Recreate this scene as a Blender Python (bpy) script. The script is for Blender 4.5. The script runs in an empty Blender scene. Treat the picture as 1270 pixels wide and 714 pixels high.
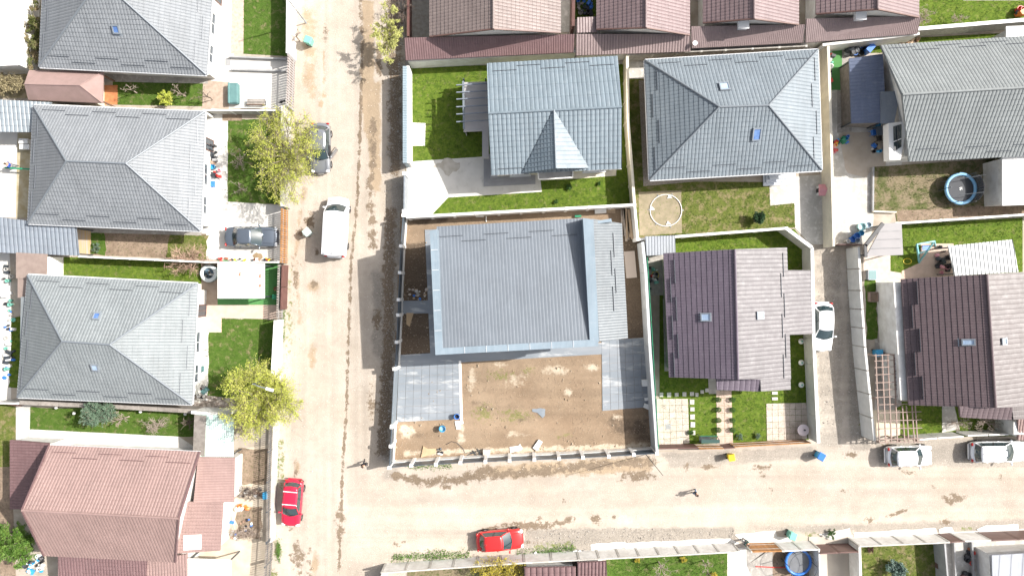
import bpy, math, random
import numpy as np
from mathutils import Vector, Matrix
from math import sin, cos, pi, radians as R

random.seed(7); np.random.seed(7)
SC = bpy.context.scene
COL = SC.collection
# ------------------------------------------------------------------ camera (nadir drone view)
H = 62.0          # flying height in metres
F = 868.0         # focal length in photo pixels (photo is 1270 px wide)
cd = bpy.data.cameras.new("drone_camera"); cam = bpy.data.objects.new("drone_camera", cd); COL.objects.link(cam)
cam.location = (0, 0, H); cam.rotation_euler = (0, 0, 0)
cd.sensor_fit = 'HORIZONTAL'; cd.sensor_width = 36; cd.lens = 36 * F / 1270; cd.clip_end = 2000
SC.camera = cam
# ------------------------------------------------------------------ sky, sun, exposure
SUN_EL, SUN_AZ = R(44.0), R(15.0)          # azimuth measured from +x towards +y
w = bpy.data.worlds.new("World"); SC.world = w; w.use_nodes = True
nt = w.node_tree; bg = nt.nodes["Background"]
sky = nt.nodes.new("ShaderNodeTexSky"); sky.sky_type = 'NISHITA'; sky.sun_disc = False
sky.sun_elevation = SUN_EL; sky.sun_rotation = R(90) - SUN_AZ
sky.air_density = 1.0; sky.dust_density = 4.0; sky.ozone_density = 0.6
hsv = nt.nodes.new("ShaderNodeHueSaturation"); hsv.inputs["Saturation"].default_value = .45      # milky spring haze
nt.links.new(sky.outputs[0], hsv.inputs["Color"]); nt.links.new(hsv.outputs[0], bg.inputs[0]); bg.inputs[1].default_value = 0.12
sl = bpy.data.lights.new("sun", 'SUN'); so = bpy.data.objects.new("sun", sl); COL.objects.link(so)
sl.energy = 4.4; sl.angle = R(0.55); sl.color = (1.0, 0.962, 0.915)
sdir = Vector((cos(SUN_EL) * cos(SUN_AZ), cos(SUN_EL) * sin(SUN_AZ), sin(SUN_EL)))
so.rotation_euler = (-sdir).to_track_quat('-Z', 'Y').to_euler(); so.location = sdir * 80
SC.view_settings.view_transform = 'Standard'; SC.view_settings.look = 'None'
SC.view_settings.exposure = 0.8; SC.view_settings.gamma = 1.0
SC.render.engine = 'CYCLES'
try: SC.cycles.max_bounces = 5; SC.cycles.diffuse_bounces = 3; SC.cycles.transparent_max_bounces = 6
except Exception: pass

def W(px, py, h=0.0):
    """photo pixel at height h -> world point"""
    return Vector(((px - 635) / F * (H - h), -(py - 357) / F * (H - h), h))

# ------------------------------------------------------------------ materials
MATS = {}
def _n(nt, t, **k):
    n = nt.nodes.new(t)
    for a, b in k.items(): setattr(n, a, b)
    return n
def noise(nt, vec, scale, detail=4, rough=.6):
    n = _n(nt, "ShaderNodeTexNoise"); n.inputs["Scale"].default_value = scale
    n.inputs["Detail"].default_value = detail; n.inputs["Roughness"].default_value = rough
    nt.links.new(vec, n.inputs["Vector"]); return n.outputs["Fac"]
def ramp(nt, fac, a, b):
    m = _n(nt, "ShaderNodeMapRange"); m.inputs[1].default_value = a; m.inputs[2].default_value = b
    nt.links.new(fac, m.inputs[0]); return m.outputs[0]
def mix(nt, f, a, b):
    m = _n(nt, "ShaderNodeMix", data_type='RGBA')
    for s, v in ((0, f), (6, a), (7, b)):
        if hasattr(v, "links") or isinstance(v, bpy.types.NodeSocket): nt.links.new(v, m.inputs[s])
        elif s == 0: m.inputs[0].default_value = v
        else: m.inputs[s].default_value = (*v, 1) if len(v) == 3 else v
    return m.outputs[2]
def newmat(name):
    m = bpy.data.materials.new(name); m.use_nodes = True
    nt = m.node_tree; b = nt.nodes["Principled BSDF"]
    tc = _n(nt, "ShaderNodeTexCoord")
    return m, nt, b, tc.outputs["Object"]
def M(name, col, col2=None, scale=1.5, rough=.7, metal=0, bump=0, bscale=12, col3=None, scale3=9, spec=.5,
      stretch=None, rnd=0, lo=.38, hi=.62, alpha=1, lo3=.5, hi3=.66, trans=0, coat=0):
    if name in MATS: return MATS[name]
    m, nt, b, vec = newmat(name)
    if stretch:
        mp = _n(nt, "ShaderNodeMapping"); mp.inputs["Scale"].default_value = stretch
        nt.links.new(vec, mp.inputs[0]); v2 = mp.outputs[0]
    else: v2 = vec
    c = col
    if col2: c = mix(nt, ramp(nt, noise(nt, v2, scale, 6), lo, hi), col, col2)
    if col3: c = mix(nt, ramp(nt, noise(nt, v2, scale3, 5, .7), lo3, hi3), c, col3)
    if rnd:
        oi = _n(nt, "ShaderNodeObjectInfo"); hs = _n(nt, "ShaderNodeHueSaturation")
        mr = _n(nt, "ShaderNodeMapRange"); nt.links.new(oi.outputs["Random"], mr.inputs[0])
        mr.inputs[3].default_value = 1 - rnd; mr.inputs[4].default_value = 1 + rnd
        nt.links.new(mr.outputs[0], hs.inputs["Value"])
        if isinstance(c, bpy.types.NodeSocket): nt.links.new(c, hs.inputs["Color"])
        else: hs.inputs["Color"].default_value = (*c, 1)
        c = hs.outputs[0]
    if isinstance(c, bpy.types.NodeSocket): nt.links.new(c, b.inputs["Base Color"])
    else: b.inputs["Base Color"].default_value = (*c, 1)
    b.inputs["Roughness"].default_value = rough; b.inputs["Metallic"].default_value = metal
    b.inputs["Specular IOR Level"].default_value = spec
    if coat: b.inputs["Coat Weight"].default_value = coat; b.inputs["Coat Roughness"].default_value = .06
    if alpha < 1: b.inputs["Alpha"].default_value = alpha
    if trans: b.inputs["Transmission Weight"].default_value = trans
    if bump:
        bp = _n(nt, "ShaderNodeBump"); bp.inputs["Strength"].default_value = bump; bp.inputs["Distance"].default_value = .05
        nt.links.new(noise(nt, vec, bscale, 5, .65), bp.inputs["Height"]); nt.links.new(bp.outputs[0], b.inputs["Normal"])
    MATS[name] = m; return m

def roofmat(name, col, dust=(.45, .45, .45), rough=.52, amt=.2, metal=.0):
    """painted steel sheet: a little fading, dust streaks and single-sheet tone steps"""
    if name in MATS: return MATS[name]
    m, nt, b, vec = newmat(name)
    col = tuple(min(.62, c * 1.36) for c in col); dk = tuple(c * .88 for c in col)
    c = mix(nt, ramp(nt, noise(nt, vec, .35, 3), .35, .65), col, dk)
    f = ramp(nt, noise(nt, vec, 2.6, 8, .72), .5, .8)
    mm = _n(nt, "ShaderNodeMath", operation='MULTIPLY'); nt.links.new(f, mm.inputs[0]); mm.inputs[1].default_value = amt
    c = mix(nt, mm.outputs[0], c, dust)
    nt.links.new(c, b.inputs["Base Color"])
    st = _n(nt, "ShaderNodeMapping"); st.inputs["Scale"].default_value = (2.2, .25, 1); nt.links.new(vec, st.inputs[0])
    hs = _n(nt, "ShaderNodeHueSaturation"); v0 = _n(nt, "ShaderNodeMapRange"); nt.links.new(noise(nt, st.outputs[0], 1.1, 7, .75), v0.inputs[0])
    v0.inputs[1].default_value = .3; v0.inputs[2].default_value = .7; v0.inputs[3].default_value = .9; v0.inputs[4].default_value = 1.1
    nt.links.new(v0.outputs[0], hs.inputs["Value"]); nt.links.new(c, hs.inputs["Color"]); nt.links.new(hs.outputs[0], b.inputs["Base Color"])
    rr = ramp(nt, noise(nt, vec, 1.7, 5), .2, .8)
    r2 = _n(nt, "ShaderNodeMapRange"); nt.links.new(rr, r2.inputs[0]); r2.inputs[3].default_value = rough - .08; r2.inputs[4].default_value = rough + .12
    nt.links.new(r2.outputs[0], b.inputs["Roughness"]); b.inputs["Metallic"].default_value = metal
    MATS[name] = m; return m

# roofs
A_ROOF = roofmat("anthracite_tile_sheet", (.15, .16, .17))
A_ROOF2 = roofmat("graphite_tile_sheet", (.15, .165, .17))
B_ROOF = roofmat("blue_grey_sheet", (.128, .15, .167))
C_ROOF = roofmat("slate_blue_sheet", (.14, .16, .19))
N_ROOF = roofmat("navy_grey_sheet", (.095, .115, .17))
G_ROOF = roofmat("light_metal_sheet", (.175, .2, .218), rough=.35)
R_ROOF = roofmat("brick_red_sheet", (.205, .138, .125), dust=(.5, .38, .34))
R_ROOF2 = roofmat("maroon_sheet", (.115, .068, .068), dust=(.42, .3, .3))
R_ROOF3 = roofmat("rose_brown_sheet", (.148, .108, .105), dust=(.5, .4, .38))
T_ROOF = roofmat("taupe_brown_sheet", (.155, .122, .112), dust=(.5, .42, .38))
M_ROOF = roofmat("mauve_sheet", (.145, .104, .104), dust=(.5, .4, .4))
P_ROOF = roofmat("aubergine_sheet", (.088, .07, .09), dust=(.3, .27, .3))
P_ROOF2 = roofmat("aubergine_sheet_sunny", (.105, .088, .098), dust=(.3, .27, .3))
K_ROOF = roofmat("chocolate_sheet", (.085, .06, .064), dust=(.3, .25, .25))
K_ROOF2 = roofmat("chocolate_sheet_sunny", (.12, .092, .09), dust=(.3, .27, .25))  # chocolate lightened for a sun-facing slope
W_ROOF = roofmat("white_zinc_sheet", (.31, .32, .32), rough=.4)
# masonry, wood, metal, ground
WHITE = M("white_render", (.76, .75, .72), (.62, .6, .56), scale=1.2, rough=.85, bump=.15, col3=(.45, .43, .39), scale3=1.8, lo3=.6, hi3=.8)
CREAM = M("cream_render", (.66, .61, .5), (.56, .52, .43), scale=1.3, rough=.85, bump=.1)
GREYW = M("grey_render", (.36, .36, .36), (.28, .28, .28), scale=.9, rough=.85, bump=.1)
CONC = M("concrete", (.5, .48, .44), (.4, .38, .34), scale=.5, rough=.9, bump=.15, bscale=20, col3=(.62, .6, .56), scale3=2.2)
CONC2 = M("weathered_concrete", (.36, .335, .3), (.27, .25, .225), scale=.6, rough=.9, bump=.2, bscale=16, col3=(.45, .42, .38), scale3=3)
CONCW = M("bright_concrete", (.62, .6, .56), (.52, .5, .46), col3=(.44, .42, .38), scale3=1.4, lo3=.58, hi3=.78, scale=.45, rough=.85, bump=.1, bscale=15)
PAVE = M("beige_paver", (.54, .47, .4), (.46, .39, .33), scale=2.5, rough=.88, bump=.2, bscale=25, rnd=.07)
PINKP = M("pinkish_paver", (.55, .42, .34), (.47, .36, .29), scale=1.8, rough=.88, rnd=.06)
SLATE = M("blue_grey_porcelain", (.2, .225, .25), (.25, .27, .292), scale=.7, rough=.5, col3=(.46, .47, .47), scale3=.9, stretch=(.35, 1.4, 1), lo3=.55, hi3=.68, rnd=.03)
STONE = M("rubble_stone", (.45, .43, .4), (.33, .31, .28), scale=5, rough=.9, bump=.4, bscale=9, rnd=.15)
WOOD = M("orange_stained_wood", (.42, .2, .06), (.33, .145, .04), scale=4, rough=.6, stretch=(1, 8, 1), rnd=.18)
WOODB = M("brown_wood", (.2, .125, .085), (.14, .085, .055), scale=4, rough=.7, stretch=(1, 8, 1), rnd=.2)
RAWW = M("raw_timber", (.5, .38, .26), (.4, .29, .19), scale=5, rough=.8, rnd=.2, stretch=(1, 6, 1))
GREYWOOD = M("weathered_grey_wood", (.3, .27, .24), (.22, .195, .17), scale=3, rough=.85, rnd=.2)
PINKBAR = M("terracotta_painted_timber", (.33, .24, .2), (.26, .19, .16), scale=3, rough=.7)
DMET = M("dark_metal", (.05, .06, .07), (.08, .09, .1), scale=3, rough=.45, metal=.3)
DPAN = M("anthracite_panel", (.06, .08, .1), (.08, .1, .12), scale=2, rough=.4)
GMET = M("grey_metal", (.3, .33, .36), (.24, .27, .3), scale=2, rough=.4, metal=.3)
BRNP = M("brown_panel", (.12, .065, .055), (.15, .085, .07), scale=2, rough=.5)
REDF = M("red_brown_fence", (.13, .06, .05), (.1, .045, .038), scale=2, rough=.6)
WPLA = M("white_plastic", (.8, .8, .78), (.72, .72, .7), scale=3, rough=.35)
WPAINT = M("white_paint", (.8, .79, .76), rough=.6)
TRIM = M("pale_trim", (.6, .61, .62), rough=.45)
RIDGE = M("ridge_metal_shaded", (.17, .19, .21), rough=.45)  # roof grey darkened to carry the shading on hip and ridge caps
GUARD = M("snow_guard_metal", (.1, .11, .125), rough=.4, metal=.2)
GLASS = M("window_glass", (.03, .045, .06), rough=.05, spec=.8)
SKYG = M("roof_window_glass", (.08, .16, .38), (.14, .24, .45), scale=3, rough=.08, spec=.8)
BLUEP = M("blue_plastic", (.03, .16, .55), (.05, .2, .6), rough=.35)
LBLUE = M("sky_blue_plastic", (.05, .35, .62), (.04, .3, .55), rough=.35)
GREENP = M("green_plastic", (.02, .2, .1), (.03, .24, .13), rough=.4)
TEALP = M("mint_plastic", (.2, .5, .4), (.17, .44, .36), rough=.45)
TEALC = M("teal_cloth", (.11, .22, .215), (.09, .18, .18), rough=.8)
YELP = M("yellow_plastic", (.8, .62, .03), (.72, .55, .03), rough=.4)
REDP = M("red_plastic", (.6, .05, .04), (.5, .05, .04), rough=.4)
ORGP = M("orange_plastic", (.75, .22, .04), (.65, .2, .05), rough=.45)
PINKPL = M("pink_plastic", (.75, .35, .4), (.65, .3, .35), rough=.5)
BLACKP = M("black_plastic", (.02, .02, .022), (.035, .035, .04), rough=.5)
TERRA = M("terracotta", (.35, .14, .07), (.28, .11, .06), rough=.8)
CARD = M("cardboard", (.5, .36, .22), (.42, .3, .18), rough=.85)
FOAM = M("polystyrene_board", (.78, .78, .76), (.7, .69, .66), rough=.9)
PILE = M("weathered_planks", (.52, .44, .36), (.38, .31, .25), scale=4, rough=.85, rnd=.2)
TARP = M("fibreglass_sheet", (.62, .74, .68), (.4, .55, .48), scale=1.0, rough=.4, col3=(.75, .8, .78), scale3=.5)
ARTG = M("artificial_turf", (.09, .26, .08), (.07, .2, .06), scale=20, rough=.95)
SOIL = M("garden_soil", (.2, .145, .1), (.28, .21, .15), scale=1.2, rough=.95, bump=.5, bscale=10, col3=(.13, .1, .07), scale3=5)
BARK = M("bark", (.13, .105, .08), (.2, .165, .13), scale=6, rough=.9)
PALEBARK = M("pale_bare_twigs", (.36, .3, .25), (.28, .22, .18), scale=4, rough=.9)
DARKBARK = M("dark_bare_twigs", (.12, .09, .075), (.17, .13, .1), scale=4, rough=.9)
RUST = M("dry_rust_twigs", (.4, .27, .2), (.3, .2, .15), scale=4, rough=.9)
SKIN = M("skin", (.5, .3, .21), rough=.55)
RUBBER = M("tyre_rubber", (.02, .02, .02), rough=.8)
ALLOY = M("alloy", (.5, .5, .52), rough=.3, metal=.8)
CARGL = M("car_glass", (.025, .045, .05), rough=.03, spec=1, coat=.6)
LENS = M("lamp_lens", (.75, .78, .8), rough=.1, coat=.5)
TAIL = M("tail_lamp_red", (.4, .015, .015), rough=.15, coat=.5)

def leafmat(name, a, b, c=None):
    if name in MATS: return MATS[name]
    m, nt, bs, vec = newmat(name)
    g = _n(nt, "ShaderNodeNewGeometry")
    col = mix(nt, g.outputs["Random Per Island"], a, b)
    if c: col = mix(nt, ramp(nt, noise(nt, vec, 1.1, 3), .45, .6), col, c)
    nt.links.new(col, bs.inputs["Base Color"]); bs.inputs["Roughness"].default_value = .6
    bs.inputs["Specular IOR Level"].default_value = .2
    tr = _n(nt, "ShaderNodeBsdfTranslucent"); nt.links.new(col, tr.inputs[0])
    ms = _n(nt, "ShaderNodeMixShader"); ms.inputs[0].default_value = .3
    nt.links.new(bs.outputs[0], ms.inputs[1]); nt.links.new(tr.outputs[0], ms.inputs[2])
    nt.links.new(ms.outputs[0], nt.nodes["Material Output"].inputs[0])
    MATS[name] = m; return m
YLEAF = leafmat("spring_leaf", (.56, .6, .11), (.4, .46, .08), (.58, .58, .15))
YLEAF2 = leafmat("pale_spring_leaf", (.62, .62, .24), (.48, .5, .16))
GOLDL = leafmat("forsythia_yellow", (.62, .5, .08), (.42, .38, .06))
GLEAF = leafmat("shrub_leaf", (.05, .12, .03), (.09, .17, .04))
CONIF = leafmat("conifer_leaf", (.035, .085, .04), (.06, .12, .05))
GREYL = leafmat("grey_green_leaf", (.12, .2, .13), (.2, .27, .19))
OLIVE = leafmat("ivy_leaf", (.17, .19, .06), (.11, .13, .04), (.3, .24, .14))

def grassmat(name, a, b, dry, drylo=.52, dryhi=.68, dscale=1.0):
    if name in MATS: return MATS[name]
    m, nt, bs, vec = newmat(name)
    c = mix(nt, ramp(nt, noise(nt, vec, 2.6, 9, .78), .4, .6), a, b)
    c = mix(nt, ramp(nt, noise(nt, vec, dscale, 7, .68), drylo, dryhi), c, dry)
    dk = tuple(x * .6 for x in a)
    c = mix(nt, ramp(nt, noise(nt, vec, 14, 4, .7), .55, .75), c, dk)
    nt.links.new(c, bs.inputs["Base Color"]); bs.inputs["Roughness"].default_value = .9; bs.inputs["Specular IOR Level"].default_value = .1
    bp = _n(nt, "ShaderNodeBump"); bp.inputs["Strength"].default_value = .6; bp.inputs["Distance"].default_value = .06
    nt.links.new(noise(nt, vec, 25, 4, .7), bp.inputs["Height"]); nt.links.new(bp.outputs[0], bs.inputs["Normal"])
    MATS[name] = m; return m
LUSH = grassmat("lush_grass", (.054, .108, .015), (.092, .145, .028), (.22, .19, .1), .53, .68, 1.7)
LAWN = grassmat("spring_grass", (.07, .122, .014), (.135, .185, .028), (.2, .185, .08), .55, .72, 1.9)
DRYL = grassmat("patchy_grass", (.085, .115, .022), (.14, .155, .04), (.23, .19, .1), .48, .62, 1.4)
BARE = grassmat("half_bare_grass", (.08, .1, .03), (.15, .14, .07), (.23, .185, .12), .43, .54, .9)

# ------------------------------------------------------------------ mesh helpers
class MB:
    def __init__(s): s.v = []; s.f = []
    def add(s, v, f):
        n = len(s.v); s.v += [tuple(p) for p in v]; s.f += [tuple(i + n for i in q) for q in f]; return s
    def box(s, c, size, rot=0, tilt=0):
        x, y, z = (q / 2 for q in size); m = Matrix.Rotation(rot, 3, 'Z') @ Matrix.Rotation(tilt, 3, 'Y'); c = Vector(c)
        v = [c + m @ Vector((a * x, b * y, d * z)) for d in (-1, 1) for a, b in ((-1, -1), (1, -1), (1, 1), (-1, 1))]
        return s.add(v, [(0, 3, 2, 1), (4, 5, 6, 7), (0, 1, 5, 4), (1, 2, 6, 5), (2, 3, 7, 6), (3, 0, 4, 7)])
    def prism(s, poly, z0, z1):
        """poly: list of (x,y[,..]); z0/z1 scalar or lists"""
        n = len(poly); a = z0 if hasattr(z0, '__len__') else [z0] * n; b = z1 if hasattr(z1, '__len__') else [z1] * n
        ar = sum(poly[i][0] * poly[(i + 1) % n][1] - poly[(i + 1) % n][0] * poly[i][1] for i in range(n))
        idx = list(range(n)) if ar > 0 else list(range(n - 1, -1, -1))
        v = [(poly[i][0], poly[i][1], a[i]) for i in idx] + [(poly[i][0], poly[i][1], b[i]) for i in idx]
        return s.add(v, [tuple(range(n - 1, -1, -1)), tuple(range(n, 2 * n))] + [(i, (i + 1) % n, n + (i + 1) % n, n + i) for i in range(n)])
    def bar(s, p, q, wd, ht, up=(0, 0, 1)):
        p = Vector(p); q = Vector(q); d = (q - p)
        if d.length < 1e-5: return s
        d.normalize(); u = Vector(up)
        sd = d.cross(u)
        if sd.length < 1e-3: sd = d.cross(Vector((1, 0, 0)))
        sd.normalize(); u = sd.cross(d)
        v = [e + sd * a * wd / 2 + u * b * ht / 2 for e in (p, q) for a, b in ((-1, -1), (1, -1), (1, 1), (-1, 1))]
        return s.add(v, [(3, 2, 1, 0), (4, 5, 6, 7), (0, 1, 5, 4), (1, 2, 6, 5), (2, 3, 7, 6), (3, 0, 4, 7)])
    def tube(s, pts, rad, seg=6, cap=True):
        pts = [Vector(p) for p in pts]; n = len(pts); rad = rad if hasattr(rad, '__len__') else [rad] * n
        v = []
        for i, p in enumerate(pts):
            d = (pts[min(i + 1, n - 1)] - pts[max(i - 1, 0)]).normalized()
            a = d.cross(Vector((0, 0, 1)))
            if a.length < .05: a = d.cross(Vector((1, 0, 0)))
            a.normalize(); b = a.cross(d)
            for k in range(seg):
                t = 2 * pi * k / seg; v.append(p + (a * cos(t) + b * sin(t)) * rad[i])
        f = [(i * seg + k, i * seg + (k + 1) % seg, (i + 1) * seg + (k + 1) % seg, (i + 1) * seg + k) for i in range(n - 1) for k in range(seg)]
        if cap: f += [tuple(range(seg)), tuple(range((n - 1) * seg, n * seg))[::-1]]
        return s.add(v, f)
    def lathe(s, c, prof, seg=14):
        c = Vector(c); v = [c + Vector((r * cos(2 * pi * k / seg), r * sin(2 * pi * k / seg), z)) for r, z in prof for k in range(seg)]
        n = len(prof)
        f = [(i * seg + k, i * seg + (k + 1) % seg, (i + 1) * seg + (k + 1) % seg, (i + 1) * seg + k) for i in range(n - 1) for k in range(seg)]
        f += [tuple(range(seg))[::-1], tuple(range((n - 1) * seg, n * seg))]
        return s.add(v, f)
    def torus(s, c, Rr, r, seg=28, sg=8, sx=1, sy=1):
        c = Vector(c); v = []
        for i in range(seg):
            a = 2 * pi * i / seg
            for k in range(sg):
                b = 2 * pi * k / sg; q = Rr + r * cos(b); v.append(c + Vector((q * cos(a) * sx, q * sin(a) * sy, r * sin(b))))
        f = [(i * sg + k, ((i + 1) % seg) * sg + k, ((i + 1) % seg) * sg + (k + 1) % sg, i * sg + (k + 1) % sg) for i in range(seg) for k in range(sg)]
        return s.add(v, f)
    def blob(s, c, r, seg=8, rings=5, jag=.15):
        c = Vector(c); r = r if hasattr(r, '__len__') else (r, r, r); v = [c + Vector((0, 0, -r[2]))]
        for i in range(1, rings):
            ph = -pi / 2 + pi * i / rings
            for k in range(seg):
                t = 2 * pi * k / seg; j = 1 + random.uniform(-jag, jag)
                v.append(c + Vector((r[0] * cos(ph) * cos(t) * j, r[1] * cos(ph) * sin(t) * j, r[2] * sin(ph) * j)))
        v.append(c + Vector((0, 0, r[2]))); f = [(0, 1 + (k + 1) % seg, 1 + k) for k in range(seg)]
        for i in range(rings - 2):
            for k in range(seg):
                a = 1 + i * seg; f.append((a + k, a + (k + 1) % seg, a + seg + (k + 1) % seg, a + seg + k))
        a = 1 + (rings - 2) * seg; t = len(v) - 1
        f += [(a + k, a + (k + 1) % seg, t) for k in range(seg)]
        return s.add(v, f)

def build(name, mb, mat, parent=None, smooth=False, origin=None, bevel=0):
    """link a mesh object; vertices are world coordinates, made local to the parent (or to origin)"""
    me = bpy.data.meshes.new(name)
    o3 = Vector((0, 0, 0))
    if parent is not None: o3 = Vector(parent.get('_o', (0, 0, 0)))
    elif origin is not None: o3 = Vector(origin)
    vs = mb.v if isinstance(mb, MB) else mb[0]; fs = mb.f if isinstance(mb, MB) else mb[1]
    me.from_pydata([(p[0] - o3.x, p[1] - o3.y, p[2] - o3.z) for p in vs], [], fs)
    me.materials.append(mat); me.update()
    if smooth: me.shade_smooth()
    o = bpy.data.objects.new(name, me); COL.objects.link(o)
    if parent is not None:
        o.parent = parent
        o['_o'] = tuple(o3)
    else:
        o.location = o3; o['_o'] = tuple(o3)
    if bevel:
        b = o.modifiers.new("bevel", 'BEVEL'); b.width = bevel; b.segments = 2; b.limit_method = 'ANGLE'
    return o
def thing(name, label, cat, loc=(0, 0, 0), group=None, rz=0):
    o = bpy.data.objects.new(name, None); COL.objects.link(o); o.location = loc; o.rotation_euler = (0, 0, rz); o['_o'] = tuple(loc)
    o.empty_display_size = .3
    o['label'] = label; o['category'] = cat
    if group: o['group'] = group
    return o
def tag(o, label, cat, group=None):
    o['label'] = label; o['category'] = cat
    if group: o['group'] = group
    return o
def struct(o, label=None):
    o['kind'] = 'structure'
    if label: o['label'] = label
    return o
def stuff(o, label=None):
    o['kind'] = 'stuff'
    if label: o['label'] = label
    return o
def fast(name, co, faces, mat, parent=None, smooth=False, n=4):
    """numpy mesh; faces (k,n)"""
    me = bpy.data.meshes.new(name)
    co = np.asarray(co, dtype=np.float32)
    if parent is not None: co = co - np.array(parent.get('_o', (0, 0, 0)), dtype=np.float32)
    faces = np.asarray(faces, dtype=np.int32); k = len(faces)
    me.vertices.add(len(co)); me.vertices.foreach_set("co", co.ravel())
    me.loops.add(k * n); me.loops.foreach_set("vertex_index", faces.ravel())
    me.polygons.add(k); me.polygons.foreach_set("loop_start", np.arange(k, dtype=np.int32) * n)
    me.update(calc_edges=True); me.materials.append(mat)
    if smooth: me.shade_smooth()
    else: me.shade_flat()
    o = bpy.data.objects.new(name, me); COL.objects.link(o)
    if parent is not None: o.parent = parent; o['_o'] = tuple(parent.get('_o', (0, 0, 0)))
    return o
def ctree(o, loc, rz=None, label=None, parent=None):
    """copy a thing with its parts; placement by location / rotation"""
    c = o.copy(); COL.objects.link(c)
    if parent is not None: c.parent = parent
    else:
        c.location = loc
        if rz is not None: c.rotation_euler = (0, 0, rz)
        if label: c['label'] = label
    for ch in list(o.children): ctree(ch, None, parent=c)
    return c

def P(pts, h=0): return [W(x, y, h) for x, y in pts]
def jagged(poly, amt, step=.5, rng=None):
    rng = rng or random; out = []
    n = len(poly)
    for i in range(n):
        a, b = Vector(poly[i]).to_2d(), Vector(poly[(i + 1) % n]).to_2d(); k = max(1, int((b - a).length / step))
        nn = Vector((-(b - a).y, (b - a).x)).normalized() if (b - a).length > 1e-6 else Vector((0, 0))
        for j in range(k): out.append((a + (b - a) * j / k) + nn * rng.uniform(-amt, amt))
    return out
GRASS_AREAS = []
COVERS = []
SHEETN = [0]
def sheet(name, pts, layer, mat, jag=0, thick=0, label=None, kind='structure', step=.5, grass=0):
    SHEETN[0] += 1; z = .004 + .006 * layer + SHEETN[0] * .0002
    poly = [p.to_2d() for p in P(pts, 0)]
    COVERS.append((poly, z))
    if grass: GRASS_AREAS.append((poly, grass, z))
    if jag: poly = jagged(poly, jag, step)
    mb = MB().prism(poly, z - .004 - .006 * layer - .05, z + thick)
    o = build(name, mb, mat); o['kind'] = kind
    if label: o['label'] = label
    return o

def inset(poly, d):
    """inset polygon of 2D vectors by d (mitred)"""
    n = len(poly); ar = sum(poly[i][0] * poly[(i + 1) % n][1] - poly[(i + 1) % n][0] * poly[i][1] for i in range(n)); s = 1 if ar > 0 else -1
    out = []
    for i in range(n):
        a, b, c = (Vector(poly[(i + k) % n]).to_2d() for k in (-1, 0, 1))
        e1 = (b - a).normalized(); e2 = (c - b).normalized()
        n1 = Vector((-e1.y, e1.x)) * s; n2 = Vector((-e2.y, e2.x)) * s
        m = (n1 + n2); m = m / max(.3, m.length_squared / 2) if m.length > 1e-4 else n1
        out.append(b + m * d)
    return out

# ------------------------------------------------------------------ roofs
class Facet:
    """A,B eave ends, C above B, D above A"""
    def __init__(s, A, B, C, D):
        s.A, s.B, s.C, s.D = map(Vector, (A, B, C, D))
        s.e = (s.B - s.A).normalized(); s.L = (s.B - s.A).length
        nn = (s.B - s.A).cross(((s.C + s.D) / 2 - s.A)); s.n = nn.normalized()
        if s.n.z < 0: s.n = -s.n
        mid = (s.C + s.D) / 2 - s.A; s.up = (mid - s.e * mid.dot(s.e)); s.hh = s.up.length; s.up.normalize()
    def pt(s, u, v, off=0): return s.A + s.e * u + s.up * v + s.n * off
    def hit(s, px, py):
        o = Vector((0, 0, H)); d = W(px, py, 0) - o; t = (s.A - o).dot(s.n) / d.dot(s.n); return o + d * t
    def mesh(s, style, wave, pitch, amp, step):
        A, B, C, D = (np.array(x) for x in (s.A, s.B, s.C, s.D)); e = np.array(s.e)
        if style == 'tile':
            k = max(1, int(round(s.hh / pitch))); vs = []
            zs = []
            g = .022 / pitch
            for i in range(k): vs += [i / k, (i + .98 - g) / k, (i + .985 - g) / k, (i + .985) / k]; zs += [step * .5, 0, -.02, -.02]
            vs.append(1.0); zs.append(0); base = .045
        else:
            k = max(2, int(s.hh / .8)); vs = list(np.linspace(0, 1, k + 1)); zs = [0] * (k + 1); base = .02
        vs = np.array(vs); zs = np.array(zs)
        us_all = [np.dot(p - A, e) for p in (A, B, C, D)]; u0, u1 = min(us_all), max(us_all)
        if style == 'tile': off = np.array([0, .14, .36, .62, .86]); prof = np.array([-.7, .55, 1, .85, .3]) * amp
        elif style == 'wave': off = np.array([0, .2, .45, .75]); prof = np.array([0, .8, 1, .5]) * amp
        elif style == 'rib': off = np.array([0, .62, .7, .9, .98]); prof = np.array([0, 0, 1, 1, 0]) * amp
        else: off = np.array([0.]); prof = np.array([0.])
        nw = int((u1 - u0) / wave) + 2
        us = (np.arange(nw)[:, None] + off[None]).ravel() * wave + u0; zu = np.tile(prof, nw)
        us = np.append(us, u1 + .01); zu = np.append(zu, 0)
        Lp = A[None] + (D - A)[None] * vs[:, None]; Rp = B[None] + (C - B)[None] * vs[:, None]
        uL = (Lp - A) @ e; uR = (Rp - A) @ e
        UU = np.clip(us[None], uL[:, None], uR[:, None]); den = np.maximum(uR - uL, 1e-5)[:, None]; T = (UU - uL[:, None]) / den
        co = Lp[:, None] * (1 - T[..., None]) + Rp[:, None] * T[..., None] + np.array(s.n)[None, None] * (zu[None] + zs[:, None] + base)[..., None]
        r, c = UU.shape; idx = np.arange(r * c).reshape(r, c)
        q = np.stack([idx[:-1, :-1], idx[:-1, 1:], idx[1:, 1:], idx[1:, :-1]], -1).reshape(-1, 4)
        wd = np.maximum(UU[:-1, 1:] - UU[:-1, :-1], UU[1:, 1:] - UU[1:, :-1]).ravel()
        q = q[wd > 1e-4]
        return co.reshape(-1, 3), q

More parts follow.
